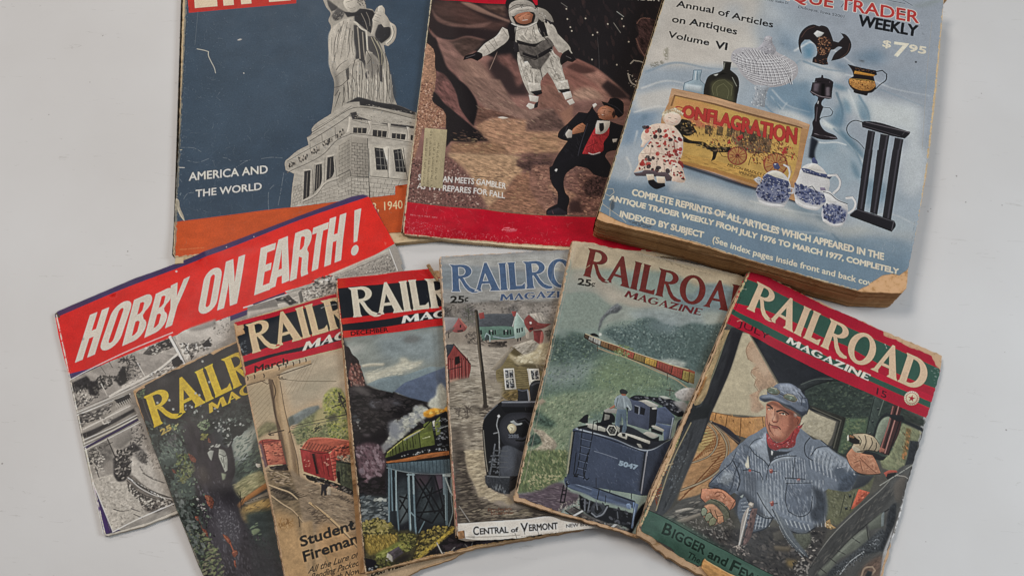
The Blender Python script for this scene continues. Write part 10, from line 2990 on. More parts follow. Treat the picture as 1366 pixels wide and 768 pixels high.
m['ops'] = r'''
p 4c4a44 -50-50 1780 0 0 2560-1780 0|n=.1,6,0,1
p b3a88d 142 547 64-21 355 286 51 140-43 190-414 170 15-411|soft=.4;n=.05,3,-27,1
p a98c72 244 569 65 54 249 179-16 81-57 33-26 51 13 65 68 32-41 71-54 7-20-84-38-28 55-77-50-43-6-47-52-20 4-51 26-51-54 5-40-4-41-65 0-75|soft=.4;n=.1,1.5,-27,1
p b89d83 278 602 69 62 124 89-9 67-66-24-44-23-56-33-54-58|soft=1.5
l 8b6f5a 229 602 0 75 41 65 40 4|w=.5
l 8b6f5a 375 772-44 48 7 33 56 31 0 48 52 30|w=.5
p b0967d 392 1028 52 19 3 71 67-3-62 46|soft=1.2
p a29479 151 1303 155-44 134-45 125-82 11 30-410 179|soft=.8
p ab7d4d 162 1303 126-35 107-31 170-105 84 197-90 28-162 28-220-15|n=.1,1.5,53,2
l 5f3f25 290 1272 22 99|w=.7
l 5f3f25 396 1242 47 153|w=.7
l 5f3f25 548 1148 35 64|w=.7
l 5f3f25 202 1294 11 58|w=.7
l 7b5533 161 1300 126-34 107-31 171-103|w=.6
d c9995a,9b6a39 176 1313 393-171 64 173-283 59|n=50;s=1,4;ang=58;e=4;a=.6
l 6b4528 240 1310 7-10 8 8|w=.5
l 6b4528 341 1293 6-11 6 16|w=.5
l 6b4528 468 1245 2-13 11 12|w=.5
p a8825c 167 1397 165-15 118 31 0 113-24 211-105 217-139 127-8-126-12-350|soft=.6;n=.1,1.5,-47,2
p a27c58 -164 1832 159-322 23 273-31 162-11 203-20 54-42-153|soft=.5;n=.15,1.5,-47,2
p a8905f 164 1445 43 1 56 62-15 98-81 65-9-132|soft=1.2;n=.15,1.5,-27,2
d 6b7a55,7f8a60 139 1492 54-28 4 66-26 14|n=16;s=1,3.5;j=80;e=3
p a07a54 175 1745 98-129 17-122 43-55 82 105-10 138-60 118-163 151|soft=.8;n=.1,1.5,-47,3
l 75482a 76 1525 124-98|w=.55
l 75482a 101 1535 121-98|w=.55
l 75482a 126 1545 117-98|w=.55
l 75482a 150 1555 115-97|w=.55
l 75482a 173 1566 112-97|w=.55
l 75482a 195 1577 110-97|w=.55
l 75482a 217 1588 107-96|w=.55
l 75482a 237 1601 104-97|w=.55
l 75482a 255 1614 102-97|w=.55
l 75482a 273 1627 99-96|w=.55
l 75482a 288 1642 97-96|w=.55
l 75482a 302 1657 94-96|w=.55
l 75482a 314 1673 91-96|w=.55
l 75482a 325 1690 88-96|w=.55
l 75482a 331 1709 85-96|w=.55
l 75482a 327 1733 83-96|w=.55
l 75482a 321 1758 81-96|w=.55
l 75482a 314 1783 78-95|w=.55
l 75482a 305 1810 76-95|w=.55
l 75482a 295 1837 73-95|w=.55
l 75482a 284 1865 70-95|w=.55
l 75482a 271 1893 68-95|w=.55
l 75482a 257 1922 65-95|w=.55
l 75482a 243 1952 62-96|w=.55
l 75482a 227 1981 60-95|w=.55
l 75482a 212 2011 57-95|w=.55
l 6d4226 199 2072 21-54|w=.7
l 6d4226 209 2043 21-54|w=.7
l 6d4226 219 2014 20-54|w=.7
l 6d4226 228 1985 21-54|w=.7
l 6d4226 238 1956 21-54|w=.7
l 6d4226 247 1927 21-54|w=.7
l 6d4226 257 1898 21-54|w=.7
l 6d4226 267 1869 21-54|w=.7
l 6d4226 276 1840 21-55|w=.7
l 6d4226 286 1811 21-55|w=.7
l 6d4226 296 1782 21-55|w=.7
l 6d4226 306 1752 20-54|w=.7
l 6d4226 315 1723 21-55|w=.7
l 6d4226 325 1694 21-55|w=.7
l 6d4226 335 1665 21-56|w=.7
l 6d4226 344 1635 21-55|w=.7
l 7b4c2b 175 1745 15-42|w=.6
l 7b4c2b 185 1728 13-47|w=.6
l 7b4c2b 196 1711 9-51|w=.6
l 7b4c2b 206 1695 7-57|w=.6
l 7b4c2b 217 1678 3-62|w=.6
l 7b4c2b 227 1662 1-68|w=.6
l 7b4c2b 238 1645-3-73|w=.6
l 7b4c2b 248 1628-5-78|w=.6
l 7b4c2b 259 1612-9-84|w=.6
l 7b4c2b 270 1595-13-89|w=.6
l 7b4c2b 280 1578-15-93|w=.6
l 7b4c2b 291 1562-19-99|w=.6
l 7b4c2b 301 1545-21-104|w=.6
l 7b4c2b 312 1529-25-111|w=.6
l 54402f 170 1407 77 30 39 48 13 61-18 88-57 74-50 48|w=1.52
l 97876f 170 1407 77 30 39 48 13 61-18 88-57 74-50 48|w=.8
l 54402f 190 1374 121 64 60 60 28 87-8 115-74 137-138 159|w=2.09
l 97876f 190 1374 121 64 60 60 28 87-8 115-74 137-138 159|w=1.1
l 54402f 237 1385 121 64 50 76 23 89|w=1.14
l 97876f 237 1385 121 64 50 76 23 89|w=.6
l 97876f 185 1388 28 32|w=.5
l 54402f -14 1890 46-47 23-23|w=1.71
l 97876f -14 1890 46-47 23-23|w=.9
l 54402f 0 2158 59-65|w=1.52
l 97876f 0 2158 59-65|w=.8
l 7b4528 -57 1900 81 3|w=.7
l 7b4528 -45 1919 64 9|w=.7
l 7b4528 -33 1938 47 15|w=.7
l 7b4528 -22 1956 31 22|w=.7
l 7b4528 -10 1974 14 28|w=.7
l 7b4528 2 1993-2 34|w=.7
l 7b4528 13 2011-18 40|w=.7
l 7b4528 25 2029-35 47|w=.7
l 7b4528 37 2046-52 54|w=.7
l 7b4528 48 2064-68 60|w=.7
l 7b4528 60 2082-84 66|w=.7
l 6b3a22 -45 2072 75 4|w=.8
l 6b3a22 -29 2092 66 9|w=.8
l 6b3a22 -12 2112 55 14|w=.8
l 6b3a22 4 2131 45 20|w=.8
l 6b3a22 21 2151 34 25|w=.8
l 6b3a22 37 2170 24 30|w=.8
p 2d2b34 199 1369 126-6 134 46-3 47-134-46-128-26|soft=.2
l 6b5f55 237 1385 212 52|w=.4
p 6f7348 -20 1541 33-40 58 38-33 132-42 56-8-99|soft=.8;n=.3,1.5,-27,1
d 8d8a55,55603f -33 1547 81-65 12 109-50 117|n=40;s=1,3;j=60
p 2b2d31 43 610 8-67 98-50 0 75 25 344-4 439 12 223-161 84-18-291 62-90-1-309|soft=.3;n=.12,2,-92,4
p 1d1d22 63 574 83-30 24 357-3 359-26-11-15-349|soft=1;a=.6
p 25282a -13 1328 74-61 89-22 2 115-20 88-81 42|soft=.6
l 6d6d5a 39 599 21 358 1 310|w=.8
l 7b7660 25 606 21 358 6 295|w=.5
p a38d68 -30 609 75-38-2 39 8 352 5 319-33 29-41-50 18-260|n=.12,1.5,-87,3
p 97693d -26 1074 51-38 5 152-13 78-26-10|soft=.6;n=.15,1,-87,2
p 383b3f 41 1463 111-104 12 86 2 492-52 316-52 29-12-393|soft=.4;n=.12,1.5,-87,4
p 4a4d4e 93 1754 34-130 32 295-25 252-35 19|soft=2;a=.7
l 8a8168 50 1458-17 362 30 411|w=.7
l 1c1d20 89 1529 31 345-5 329|w=.8;soft=.5;a=.6
d 5f6264,6d7f8a 13 1797 88-183 58 305-43 262|n=50;s=.8,2.4;ang=-87;j=30;a=.5
l 3a3a35 268 1369 25 22|w=.1
p 1e2027 210 537 730-1 126 9 92 286-285 75-121-126-131 10-60 22|soft=.3;n=.12,3,-7,2
l 5f5a4d 217 540 349 269|w=1
l 8b8470 208 538 344 279|w=.5
p 2f3a34 788 760 58-91 101-89 89-57 197-27 93 25 133 16 122-3 128 439-510 181-42-323-290 30-58-41|soft=.6;n=.16,1.6,-37,2
d 465247,242b28,55604e,3a463c 807 750 159-179 329-47 33 244-119 222-70-150-257 2|n=330;s=1,3.5;ang=-42;j=50;e=2;a=.55
p 2a2f30 722 759 45-61 115-115 125-51 14 11-123 87-79 89-43 53|soft=.4;n=.15,1,-37,3
l 4d5450 744 729 89-96 129-72|w=.6
l 14171a 776 772 73-93 101-90 82-46|w=.8
p a39b85 868 896 35 6 200-9 9 123-10 97-43-1-68-12-86-1-53 5-6-114|soft=.3;n=.07,2,-27,1
d b3ab95,8f8771 846 990 251-82-2 185-193-4|n=60;s=1,4;ang=-47;j=20;a=.5
p 2a2a25 867 861 299-35 30 319-61-26-14-235-247-2|soft=.3;n=.15,1.2,43,3
l 55544a 892 872 244-7 17 245|w=.7
l 191917 1159 836 28 313|w=.7
p 4a5a45 1170 836 152-88 31 135-77 119-44 124-36 19|soft=.8;n=.16,1.5,-47,2
d 5f6d4d,3a4a3b,70785a 1166 826 162-58-11 167-97 186|n=130;s=1,3.5;j=60;a=.6
p 39453f 1310 540 102-15-9 146 22 209-72 3-20-165|soft=.3;n=.12,1.5,43,3
l 1c2222 1321 559 29 314|w=.6
l 5f6b60 1397 544 0 142|w=.5
p 20262a 1364 634 18-12 9 18-14 13
l 6b756c 1370 635 9-7|w=.35
p 20262a 1356 756 18-13 8 18-14 13
l 6b756c 1362 756 9-7|w=.35
p 20262a 1364 862 17-12 9 17-14 13
l 6b756c 1370 863 9-8|w=.35
p 1d2224 1413 701 33-63 52-3 61-8 188-1 21 35-97-9-82 7-79 16-53-2-23 64-9 143-21 0|soft=.3
p 78806f 1428 717 36-53 29-9 8 95-18 147 0 69-48-22-10-64|soft=.3;n=.08,1.5,-27,1
p 767a5d 1589 659 85 3 72-1-1 104-23 170-22 101-89 45-60 8-35-50 54-95 13-166|soft=.5;n=.14,1.5,33,2
d 8b8a68,5d6049,979272 1589 659 157 2-28 366-158 57 4-91|n=120;s=1,3.5;ang=43;j=40;a=.5
p 6d5a38 1628 685 40-8 20 140 7 132-33-6-7-133|soft=.6;n=.25,1,53,2
d b07a4a,5b4a30 1619 690 49-13 27 272-33-6|n=26;s=1,3;ang=53
p 23262a 1685 772 66-22 25 158-5 159-53-40-16-127|soft=.4;n=.2,1,43,2
p 2f352f 1565 542 183 13 5 56-182 22|soft=.6;n=.2,1.2,-7,2
p 3c2422 1473 588 16-55 61-7 9 101 15 16-7 325-39 9-45-11 18-216-9-100|r=.05
l 8b5a52 1481 561 8 114 6 296|w=1
l 9c6f66 1522 540 5 104 7 318|w=.8
l 1d1314 1507 560 2 93 10 294|w=.9
l 1d1314 1566 635-1 329|w=1.1
p 8f5b4c 1484 936 41-3 3 27-38 13
p 1f2023 1348 1034 114-35 72-3 25-18-25 52-38 13-142 10|r=.1
p 1b1d20 1467 639 104-41 30 31-42 34-73 1|r=.1
p 5f604a 1199 1409 91-101 130-110 95-26 0 132-67 208-78 167-58 8-59-56|soft=.5;n=.12,1.5,33,2
d 80806a,4a4c3b 1202 1418 213-107 7 214-116 144|n=70;s=1,3.5;ang=33;j=40;a=.5
l 33362d 1349 1426 14 171|w=.6
l 2b2d28 1415 1377 7 148|w=.5
p 23272a 1371 1413 21-14 10 20-15 16
l 6b756c 1378 1414 10-7|w=.35
p 23272a 1375 1519 20-13 10 19-15 16
l 6b756c 1381 1520 10-7|w=.35
p b0563f 1433 1335 87-16-46 115-38 73-10 0|n=.12,1.5,-67,2
d c9745a,8a3d2f 1436 1344 76-16-70 165|n=14;s=1,3;ang=-67
p 4a4a48 1267 2124 41-205 56-195 84-212 108-207 78-148 42-133 97-93 20 212-36 18 11 275-11 132-8 171 28 157 28 219-487 243|soft=.3;n=.1,3,-72,3
p 3d3d3c 1280 2015 102-300 154-345 101-171 67 54-116 285-134 277-85 285-85 43|soft=2;n=.1,2,-72,4
d 5d5a55,343434,6d6a63 1281 2076 347-872 94-26-167 450-186 472|n=220;s=1,6;ang=-72;j=12;e=5;a=.4
l 7b7a74 1264 2115 83-320 127-297 148-313 21-99|w=.5
l 262626 1361 2077 88-249 139-290 102-159|w=.9
p 65695f 1521 1677 55-81 34 46 3 41-107 168-54 78-29 96-54 75-25-15 90-209|soft=.6;n=.08,2,-67,3
p 595d54 1576 1565 70-132 29-4 11 102-79 71|soft=.5
l 2d2e2c 1577 1585 22 53 22 41|w=.8
l 2f302e 1503 1717 63 10|w=.7
l 2f302e 1429 1859 60 0|w=.7
l 2f302e 1394 1938 55 13|w=.7
l 2f302e 1349 2042 55 14|w=.7
l 83877b 1440 1894 95-203 38-72|w=.6;soft=.4
p 363a3d 1613 1683 76-143 51 37-19 135-109 96-132 209-68 95 11-87 103-174|soft=.6;n=.3,1,-27,1
d 7d838a,23262a,5b6168 1543 1842 151-284 40 33-47 138-184 297-40 0|n=170;s=.6,1.8;j=90;a=.7
l 9aa0a0 1500 2017 40-122 72-118|w=.5;mn=-.2,.6,-27,1
p 23262a 1700 1342 29-37 33 145-13 123-8 139-28 4 4-148|soft=.5;n=.3,1,48,2
p 6b7a7a 1655 1429 10-16 27 104-15 18|soft=.2
p 5f4d42 1624 1972 27-102 52-87 44-53 30 166|soft=1.2;n=.2,1.5,-57,2
l 8d7a68 1650 1960 7-72 48-35 26 18-22 59|w=1.2
p 26282b 1675 1947 4-50 37-8 2 37|soft=.4
p 55504a 1672 1182 61-141 24 120-1 131-41-1|soft=.8
p 3a3837 335 2255 515-289 462-279-4 232-41 232 68 199-872 437|soft=1;n=.2,2,-7,2
d 2a2829,55504c,6d6660,1f1e20,47433f 393 2245 896-504 14 222 3 302-792 398|n=420;s=1.2,4.5;j=50;e=2;a=.65
d 9a948c,b5aea4 1150 1811 151-34-27 221-95 130-4-184|n=40;s=.8,2.6;j=60;e=2;a=.7
p 5f5648 975 2047 125-54 4 39-107 45|soft=.8
p 7d6a45 1097 2098 81-31-17 69-40 0|soft=1.2
p 4d4a44 934 1964 64-55 40 53-64 54|soft=.8
d 85807a,2b2a2b 1155 2089 108-65 21 119-104 45|n=60;s=1,3;j=90
p a8885a 1277 1704 26-45 20 32 44 10-40 31-41-1|r=.2;a=.8;n=.3,1,-27,1
d 3b3327,c9b68f 1262 1690 96 16-49 35|n=10;s=1,2
p 4b4a47 136 2255 81-193 108-100 70 18 14 89-28 36-144 138|soft=.5;n=.15,2,-42,4
d 6b675f,2e2c2a,8d887e 141 2241 187-270 72 102-154 165|n=90;s=1.5,6;ang=-42;j=10;e=5;a=.6
p a39d92 195 2165 78-68 54-23-63 54-57 41|soft=.3
p 7d766b 230 2226 144-139 15 13-136 129|soft=.4
d 3a3634,8d8983 254 2234 165-139 257 27-66 95-215 27|n=120;s=.8,2.4;j=60;a=.6
p 62738a 439 1499 35-75 27-70 45-59 47-85 50 76 68 66 119-64 25-209 59 15 84 26 79-18 89 46 111 23 55 139-146 183-21 120-75 145-102 63-215-4-212 5-122-47-53-83|n=.06,2,43,2;soft=.2
p 5f7087 360 1837 62-164 27-124-4-65 41-89 117-191 38 71 96 175 95-130 93-60 147 14 138 408-86 111-168 54-144 13-177-12-63-54-52 80-146-1|n=.06,2,43,2;r=.1
l 3f4d63 505 1503 65 150 132 287|w=.3;mn=-.25,1.5,53,3
l 9aa7b5 514 1494 67 153 131 288|w=.3;mn=-.25,1.5,53,3
l 3f4d63 522 1484 70 158 129 288|w=.3;mn=-.25,1.5,53,3
l 9aa7b5 531 1475 71 161 129 289|w=.3;mn=-.25,1.5,53,3
l 3f4d63 539 1466 74 164 128 289|w=.3;mn=-.25,1.5,53,3
l 9aa7b5 548 1457 72 169 130 288|w=.3;mn=-.25,1.5,53,3
l 3f4d63 556 1448 75 172 129 289|w=.3;mn=-.25,1.5,53,3
l 9aa7b5 565 1438 77 176 127 290|w=.3;mn=-.25,1.5,53,3
l 3f4d63 574 1429 78 179 127 291|w=.3;mn=-.25,1.5,53,3
l 9aa7b5 582 1420 81 182 125 292|w=.3;mn=-.25,1.5,53,3
l 3f4d63 591 1410 79 189 128 289|w=.3;mn=-.25,1.5,53,3
l 9aa7b5 600 1401 81 192 127 290|w=.3;mn=-.25,1.5,53,3
l 3f4d63 608 1392 83 195 126 291|w=.3;mn=-.25,1.5,53,3
l 9aa7b5 617 1382 85 199 125 292|w=.3;mn=-.25,1.5,53,3
l 3f4d63 626 1373 87 202 123 293|w=.3;mn=-.25,1.5,53,3
l 9aa7b5 634 1364 86 207 126 292|w=.3;mn=-.25,1.5,53,3
l 3f4d63 643 1354 88 211 124 293|w=.3;mn=-.25,1.5,53,3
l 9aa7b5 654 1352 87 208 124 293|w=.3;mn=-.25,1.5,53,3
l 3f4d63 666 1351 86 203 122 294|w=.3;mn=-.25,1.5,53,3
l 9aa7b5 677 1349 86 199 121 295|w=.3;mn=-.25,1.5,53,3
l 3f4d63 689 1347 81 197 124 294|w=.3;mn=-.25,1.5,53,3
l 9aa7b5 700 1345 80 193 123 295|w=.3;mn=-.25,1.5,53,3
l 3f4d63 712 1344 79 189 122 295|w=.3;mn=-.25,1.5,53,3
l 9aa7b5 723 1342 79 185 120 296|w=.3;mn=-.25,1.5,53,3
l 3f4d63 735 1340 78 181 119 297|w=.3;mn=-.25,1.5,53,3
l 9aa7b5 746 1339 73 179 122 295|w=.3;mn=-.25,1.5,53,3
l 3f4d63 758 1337 72 175 121 296|w=.3;mn=-.25,1.5,53,3
l 9aa7b5 769 1336 72 170 119 297|w=.3;mn=-.25,1.5,53,3
l 3f4d63 781 1334 71 166 118 298|w=.3;mn=-.25,1.5,53,3
l 9aa7b5 792 1332 71 162 116 299|w=.3;mn=-.25,1.5,53,3
l 3f4d63 803 1331 66 160 120 297|w=.3;mn=-.25,1.5,53,3
l 9aa7b5 815 1329 65 156 118 298|w=.3;mn=-.25,1.5,53,3
l 3f4d63 826 1328 65 152 117 298|w=.3;mn=-.25,1.5,53,3
l 9aa7b5 838 1326 64 148 115 299|w=.3;mn=-.25,1.5,53,3
l 3f4d63 849 1325 63 143 114 300|w=.3;mn=-.25,1.5,53,3
l 9aa7b5 860 1323 59 142 117 298|w=.3;mn=-.25,1.5,53,3
l 3f4d63 872 1322 58 137 115 300|w=.3;mn=-.25,1.5,53,3
l 9aa7b5 883 1320 57 134 115 300|w=.3;mn=-.25,1.5,53,3
l 3f4d63 894 1319 57 129 113 301|w=.3;mn=-.25,1.5,53,3
l 9aa7b5 906 1317 56 125 112 302|w=.3;mn=-.25,1.5,53,3
l 3f4d63 917 1316 51 123 115 300|w=.3;mn=-.25,1.5,53,3
l 9aa7b5 928 1314 51 119 114 301|w=.3;mn=-.25,1.5,53,3
l 3f4d63 940 1313 50 115 112 302|w=.3;mn=-.25,1.5,53,3
l 9aa7b5 951 1312 50 110 110 303|w=.3;mn=-.25,1.5,53,3
l 3f4d63 962 1310 49 107 110 303|w=.3;mn=-.25,1.5,53,3
l 9aa7b5 973 1309 45 105 112 301|w=.3;mn=-.25,1.5,53,3
d 8b9aab,45546b,a8b3bd,55657d 461 1498 153-265 123 217 102-111 152-57 131 445-283 147-214-108|n=560;s=1,4.5;ang=53;j=22;e=4;a=.45
p 3a4353 557 1627 46-36 113 38 56 35-38 43-9 92-50-16-70-70|soft=2;a=.55
p 8c9aa9 734 1707 38-43 52 82 104 81-71 38-112-99|soft=1;n=.1,1.2,48,3
p 8796a8 528 1418 53-63 36-113 71 133 38 104-63-22-88-31|soft=.6;n=.1,1.2,33,2
p 8695a6 737 1450 51-72 105-68-17 43-93 72-44 58-16-14|soft=.4;n=.1,1.2,-37,2
l 27303f 536 1425 62 34 81 11 54 27 4-47 69-82 98-58|w=.9
l 27303f 729 1488 14 82 25 97 62 97|w=.7
l 2c3646 537 1413 22-58 48-50|w=.6
p 262b38 631 1281 85 79 113-50 33-29-36 53-66 58-28 72-57-93|soft=.3
p c9c9c0 706 1365 18 2 5 31-10 0|soft=.2
l 27303f 557 1627 48-32 81-17 35 37 6 74|w=.8
l 27303f 881 1518 83-38 64-27|w=.9
l 2f3a4b 885 1516 55 125 64 75 107-23|w=.8
l 27303f 900 1329 35 161|w=.7
p 4a5a73 906 1527 125-65 70 204-64 54-64-31|soft=1.5;a=.6
p c9c3b0 532 1517 19-23 44 90-12 12-19-6|r=.04
l 2b2f38 562 1495 38 81|w=.7
p 9c4a3f 595 1598 19-8 4 17-17 7
p 86433a 745 1518 18-17 16 14-4 22-17 5
l c9a090 754 1519 7-5|w=.5
l 252d3a 777 1516 24-15|w=.6
p 86433a 841 1752 18-16 16 13-4 21-17 5
l c9a090 850 1753 6-5|w=.5
l 252d3a 872 1750 25-15|w=.6
p 86433a 969 1484 18-16 16 14-4 22-17 4
l c9a090 978 1486 7-6|w=.5
l 252d3a 1001 1483 24-15|w=.6
p 54657d 461 1498 29-93 54 27 11 119-3 79 11 82 1 86-44 76-69-18-81 8-10-27 48-146 50-91|n=.12,1.5,23,2;soft=.3
d 8593a5,3a475c,a3adb5,6b7c93 461 1498 32-84 61 103 12 259-182 70 42-164|n=170;s=1.2,5;ang=33;j=30;e=4;a=.55
p 7c8a97 429 1692 64 1 22 32-35 72-64 22|soft=.8;n=.15,1.2,-27,1
l 232b39 456 1512-4 102-40 87-52 136|w=.6
l 27303f 466 1596 51 51 46 65 9 82|w=1
l 323d4e 514 1583-7 92 17 100-6 68|w=.8;soft=.4
p 3d4b60 360 1837 87-45 65 33-8 36-76-10-67 17|soft=.5;n=.2,1,-37,2
l 1f2735 355 1839 6 29 67-17 92 23|w=.6
p 363f4e 579 1812 46-46 100 33 114 75-197 106-46-69|soft=1.5
p 9aa39d 607 1830 20-32 1 32|soft=.2
p 5f7087 868 1118 90 11 85-32 86 36 154 24 81 59 45 11-18 75-17 75-88 44-77 17-133-87-69-77-69-78|n=.06,2,43,2;soft=.3
p 7b8b9d 1015 1202 92-70 113 23 63 2 81 59-50 37-80 73-118-41-84-1|soft=.8;n=.1,1,33,3
l 36445a 983 1173 9 86 41 91|w=.35;mn=-.2,1,43,3
l a7b1bb 1001 1173 8 88 41 89|w=.35;mn=-.2,1,43,3
l 36445a 1018 1173 8 89 41 89|w=.35;mn=-.2,1,43,3
l a7b1bb 1035 1174 9 89 40 88|w=.35;mn=-.2,1,43,3
l 36445a 1052 1174 9 90 40 87|w=.35;mn=-.2,1,43,3
l a7b1bb 1069 1175 9 91 40 86|w=.35;mn=-.2,1,43,3
l 36445a 1086 1175 10 92 38 85|w=.35;mn=-.2,1,43,3
l a7b1bb 1103 1175 10 93 38 84|w=.35;mn=-.2,1,43,3
l 36445a 1120 1176 10 94 38 83|w=.35;mn=-.2,1,43,3
l a7b1bb 1137 1176 10 95 38 82|w=.35;mn=-.2,1,43,3
l 36445a 1154 1177 10 95 37 82|w=.35;mn=-.2,1,43,3
l a7b1bb 1170 1177 11 97 37 80|w=.35;mn=-.2,1,43,3
l 36445a 1187 1178 11 97 37 79|w=.35;mn=-.2,1,43,3
l a7b1bb 1204 1178 12 99 36 78|w=.35;mn=-.2,1,43,3
l 36445a 1221 1179 12 99 35 77|w=.35;mn=-.2,1,43,3
l a7b1bb 1238 1179 12 100 35 77|w=.35;mn=-.2,1,43,3
l 36445a 1255 1180 12 101 34 75|w=.35;mn=-.2,1,43,3
l a7b1bb 1272 1180 12 102 34 75|w=.35;mn=-.2,1,43,3
l 36445a 1288 1181 13 103 34 73|w=.35;mn=-.2,1,43,3
l a7b1bb 1305 1181 13 104 33 72|w=.35;mn=-.2,1,43,3
l 36445a 1322 1182 13 105 33 71|w=.35;mn=-.2,1,43,3
l a7b1bb 1339 1182 13 106 32 70|w=.35;mn=-.2,1,43,3
l 232b39 1043 1097 104 27 154 24 60 59|w=.8
l 27303f 954 1119-16 77 36 73 58 15|w=.9
l 27303f 1010 1250 25-81 105-65|w=.7
p 45566c 1206 1240 77-16 37 48-50 69-63-34|soft=1
p 3a4a60 1325 1225 81-7-15 84-35 84-70 35-13-103|soft=.8;n=.15,1.2,33,2
l 8b9aab 1230 1251 83-65|w=.8;mn=-.2,1,-27,1
p 8a9097 1357 1226 14-2 2 21-13-2
l 252d3a 1367 1226 116-25-56 83|w=.9
p 33383f 1391 1236 124-63-47 112-94 92 17-75|soft=.6
p 6a7b90 687 1644 450-237 66 76 58 144-19 95-43 53-46 76-76 18-101-22-72 6-96-57-90-70|n=.06,2,48,2;soft=1.2
l 3f4d63 714 1629 54 135 58 109|w=.3;mn=-.25,1.5,53,3
l 9fabb7 728 1622 54 135 59 112|w=.3;mn=-.25,1.5,53,3
l 3f4d63 741 1614 54 135 60 117|w=.3;mn=-.25,1.5,53,3
l 9fabb7 755 1607 54 135 61 120|w=.3;mn=-.25,1.5,53,3
l 3f4d63 769 1599 53 136 63 124|w=.3;mn=-.25,1.5,53,3
l 9fabb7 782 1592 54 136 63 127|w=.3;mn=-.25,1.5,53,3
l 3f4d63 796 1585 53 135 65 132|w=.3;mn=-.25,1.5,53,3
l 9fabb7 809 1578 54 135 66 135|w=.3;mn=-.25,1.5,53,3
l 3f4d63 823 1570 53 136 67 139|w=.3;mn=-.25,1.5,53,3
l 9fabb7 836 1563 54 136 68 143|w=.3;mn=-.25,1.5,53,3
l 3f4d63 850 1556 53 136 70 146|w=.3;mn=-.25,1.5,53,3
l 9fabb7 863 1549 54 136 70 150|w=.3;mn=-.25,1.5,53,3
l 3f4d63 877 1542 53 136 72 154|w=.3;mn=-.25,1.5,53,3
l 9fabb7 891 1534 52 137 73 157|w=.3;mn=-.25,1.5,53,3
l 3f4d63 904 1527 53 137 74 161|w=.3;mn=-.25,1.5,53,3
l 9fabb7 918 1520 52 137 75 165|w=.3;mn=-.25,1.5,53,3
l 3f4d63 931 1513 52 137 77 169|w=.3;mn=-.25,1.5,53,3
l 9fabb7 945 1506 52 137 77 172|w=.3;mn=-.25,1.5,53,3
l 3f4d63 958 1499 52 137 78 176|w=.3;mn=-.25,1.5,53,3
l 9fabb7 971 1492 53 137 79 180|w=.3;mn=-.25,1.5,53,3
l 3f4d63 985 1485 52 137 80 184|w=.3;mn=-.25,1.5,53,3
l 9fabb7 998 1478 52 137 82 188|w=.3;mn=-.25,1.5,53,3
l 3f4d63 1012 1471 52 138 82 191|w=.3;mn=-.25,1.5,53,3
l 9fabb7 1025 1464 52 138 83 193|w=.3;mn=-.25,1.5,53,3
l 3f4d63 1039 1457 51 138 83 193|w=.3;mn=-.25,1.5,53,3
l 9fabb7 1052 1450 51 138 83 194|w=.3;mn=-.25,1.5,53,3
l 3f4d63 1065 1444 52 138 82 193|w=.3;mn=-.25,1.5,53,3
l 9fabb7 1079 1437 51 138 82 194|w=.3;mn=-.25,1.5,53,3
l 3f4d63 1092 1430 51 138 82 194|w=.3;mn=-.25,1.5,53,3
l 9fabb7 1106 1423 50 138 82 195|w=.3;mn=-.25,1.5,53,3
l 3f4d63 1119 1416 51 139 81 194|w=.3;mn=-.25,1.5,53,3
l 9fabb7 1132 1410 51 138 81 194|w=.3;mn=-.25,1.5,53,3
l 3f4d63 1146 1403 50 138 81 195|w=.3;mn=-.25,1.5,53,3
l 9fabb7 1159 1396 50 139 81 194|w=.3;mn=-.25,1.5,53,3
p 55657d 905 1560 185-107 57 199-64 86-77 19-46-41|soft=.6;n=.1,1.5,53,3
l 27303f 911 1546 32 136 51 70 93-5 57-72-20-119|w=.8
l 27303f 903 1555 187-102|w=.6
d 8b9aab,45546b,9fabb7 712 1652 449-235 92 278-132 151-288-41|n=260;s=1,4.5;ang=53;j=25;e=4;a=.45
p 343f4f 1096 1472 107 11 58 144-10 90-64 22-43-64 20-64|soft=1.2;n=.15,1.5,53,2
p 7c8994 732 1707 45-24 88 62 39 108-82-21-78-66|soft=1.4;a=.6;n=.12,1,43,2
p 5f6f84 878 1781 168-2 144-31 29 27-64 80-75 23-122-22|soft=.5;n=.1,1,-37,2
l 45546b 939 1834 31 27|w=.5
l a3adb3 957 1829 31 28|w=.5
l 45546b 974 1825 31 28|w=.5
l a3adb3 991 1820 32 29|w=.5
l 45546b 1008 1815 32 31|w=.5
l a3adb3 1026 1811 31 31|w=.5
l 45546b 1043 1806 32 32|w=.5
l a3adb3 1060 1802 32 33|w=.5
l 45546b 1077 1797 33 34|w=.5
l a3adb3 1094 1793 33 35|w=.5
l 45546b 1111 1788 33 36|w=.5
l a3adb3 1128 1784 33 37|w=.5
l 45546b 1145 1779 34 38|w=.5
l a3adb3 1162 1775 34 39|w=.5
p 86433a 836 1755 18-24 13 12 6 24-17 13
l c9a090 844 1754 7-11|w=.5
l 252d3a 867 1752 26-18|w=.6
l 232b39 721 1735 91 70 92 48|w=.9
l 232b39 872 1795 89 70 111 17 92-31 55-76|w=.9
p 56636f 897 1803 96 35 135 89 77 44 44 40-96-14-97-44-104-83|soft=.4;n=.1,1,33,3
l 8f979a 893 1794 153 133 171 79|w=.4;mn=-.2,1,-27,1
l 7f888c 891 1817 156 141 156 66|w=.4;mn=-.2,1,-27,1
p 55584d 1078 1900 119-71 27 49-19 93-47-18|soft=.8;n=.15,1.2,-27,1
p 4f5f74 617 1856 25-46 116 78 138-31-12 81-76 82-99 22-76-87|soft=.4;n=.1,1.5,-47,2
l 36445a 625 1863 37-30|w=.35;mn=-.25,1,-27,1
l 97a3ad 632 1874 46-33|w=.35;mn=-.25,1,-27,1
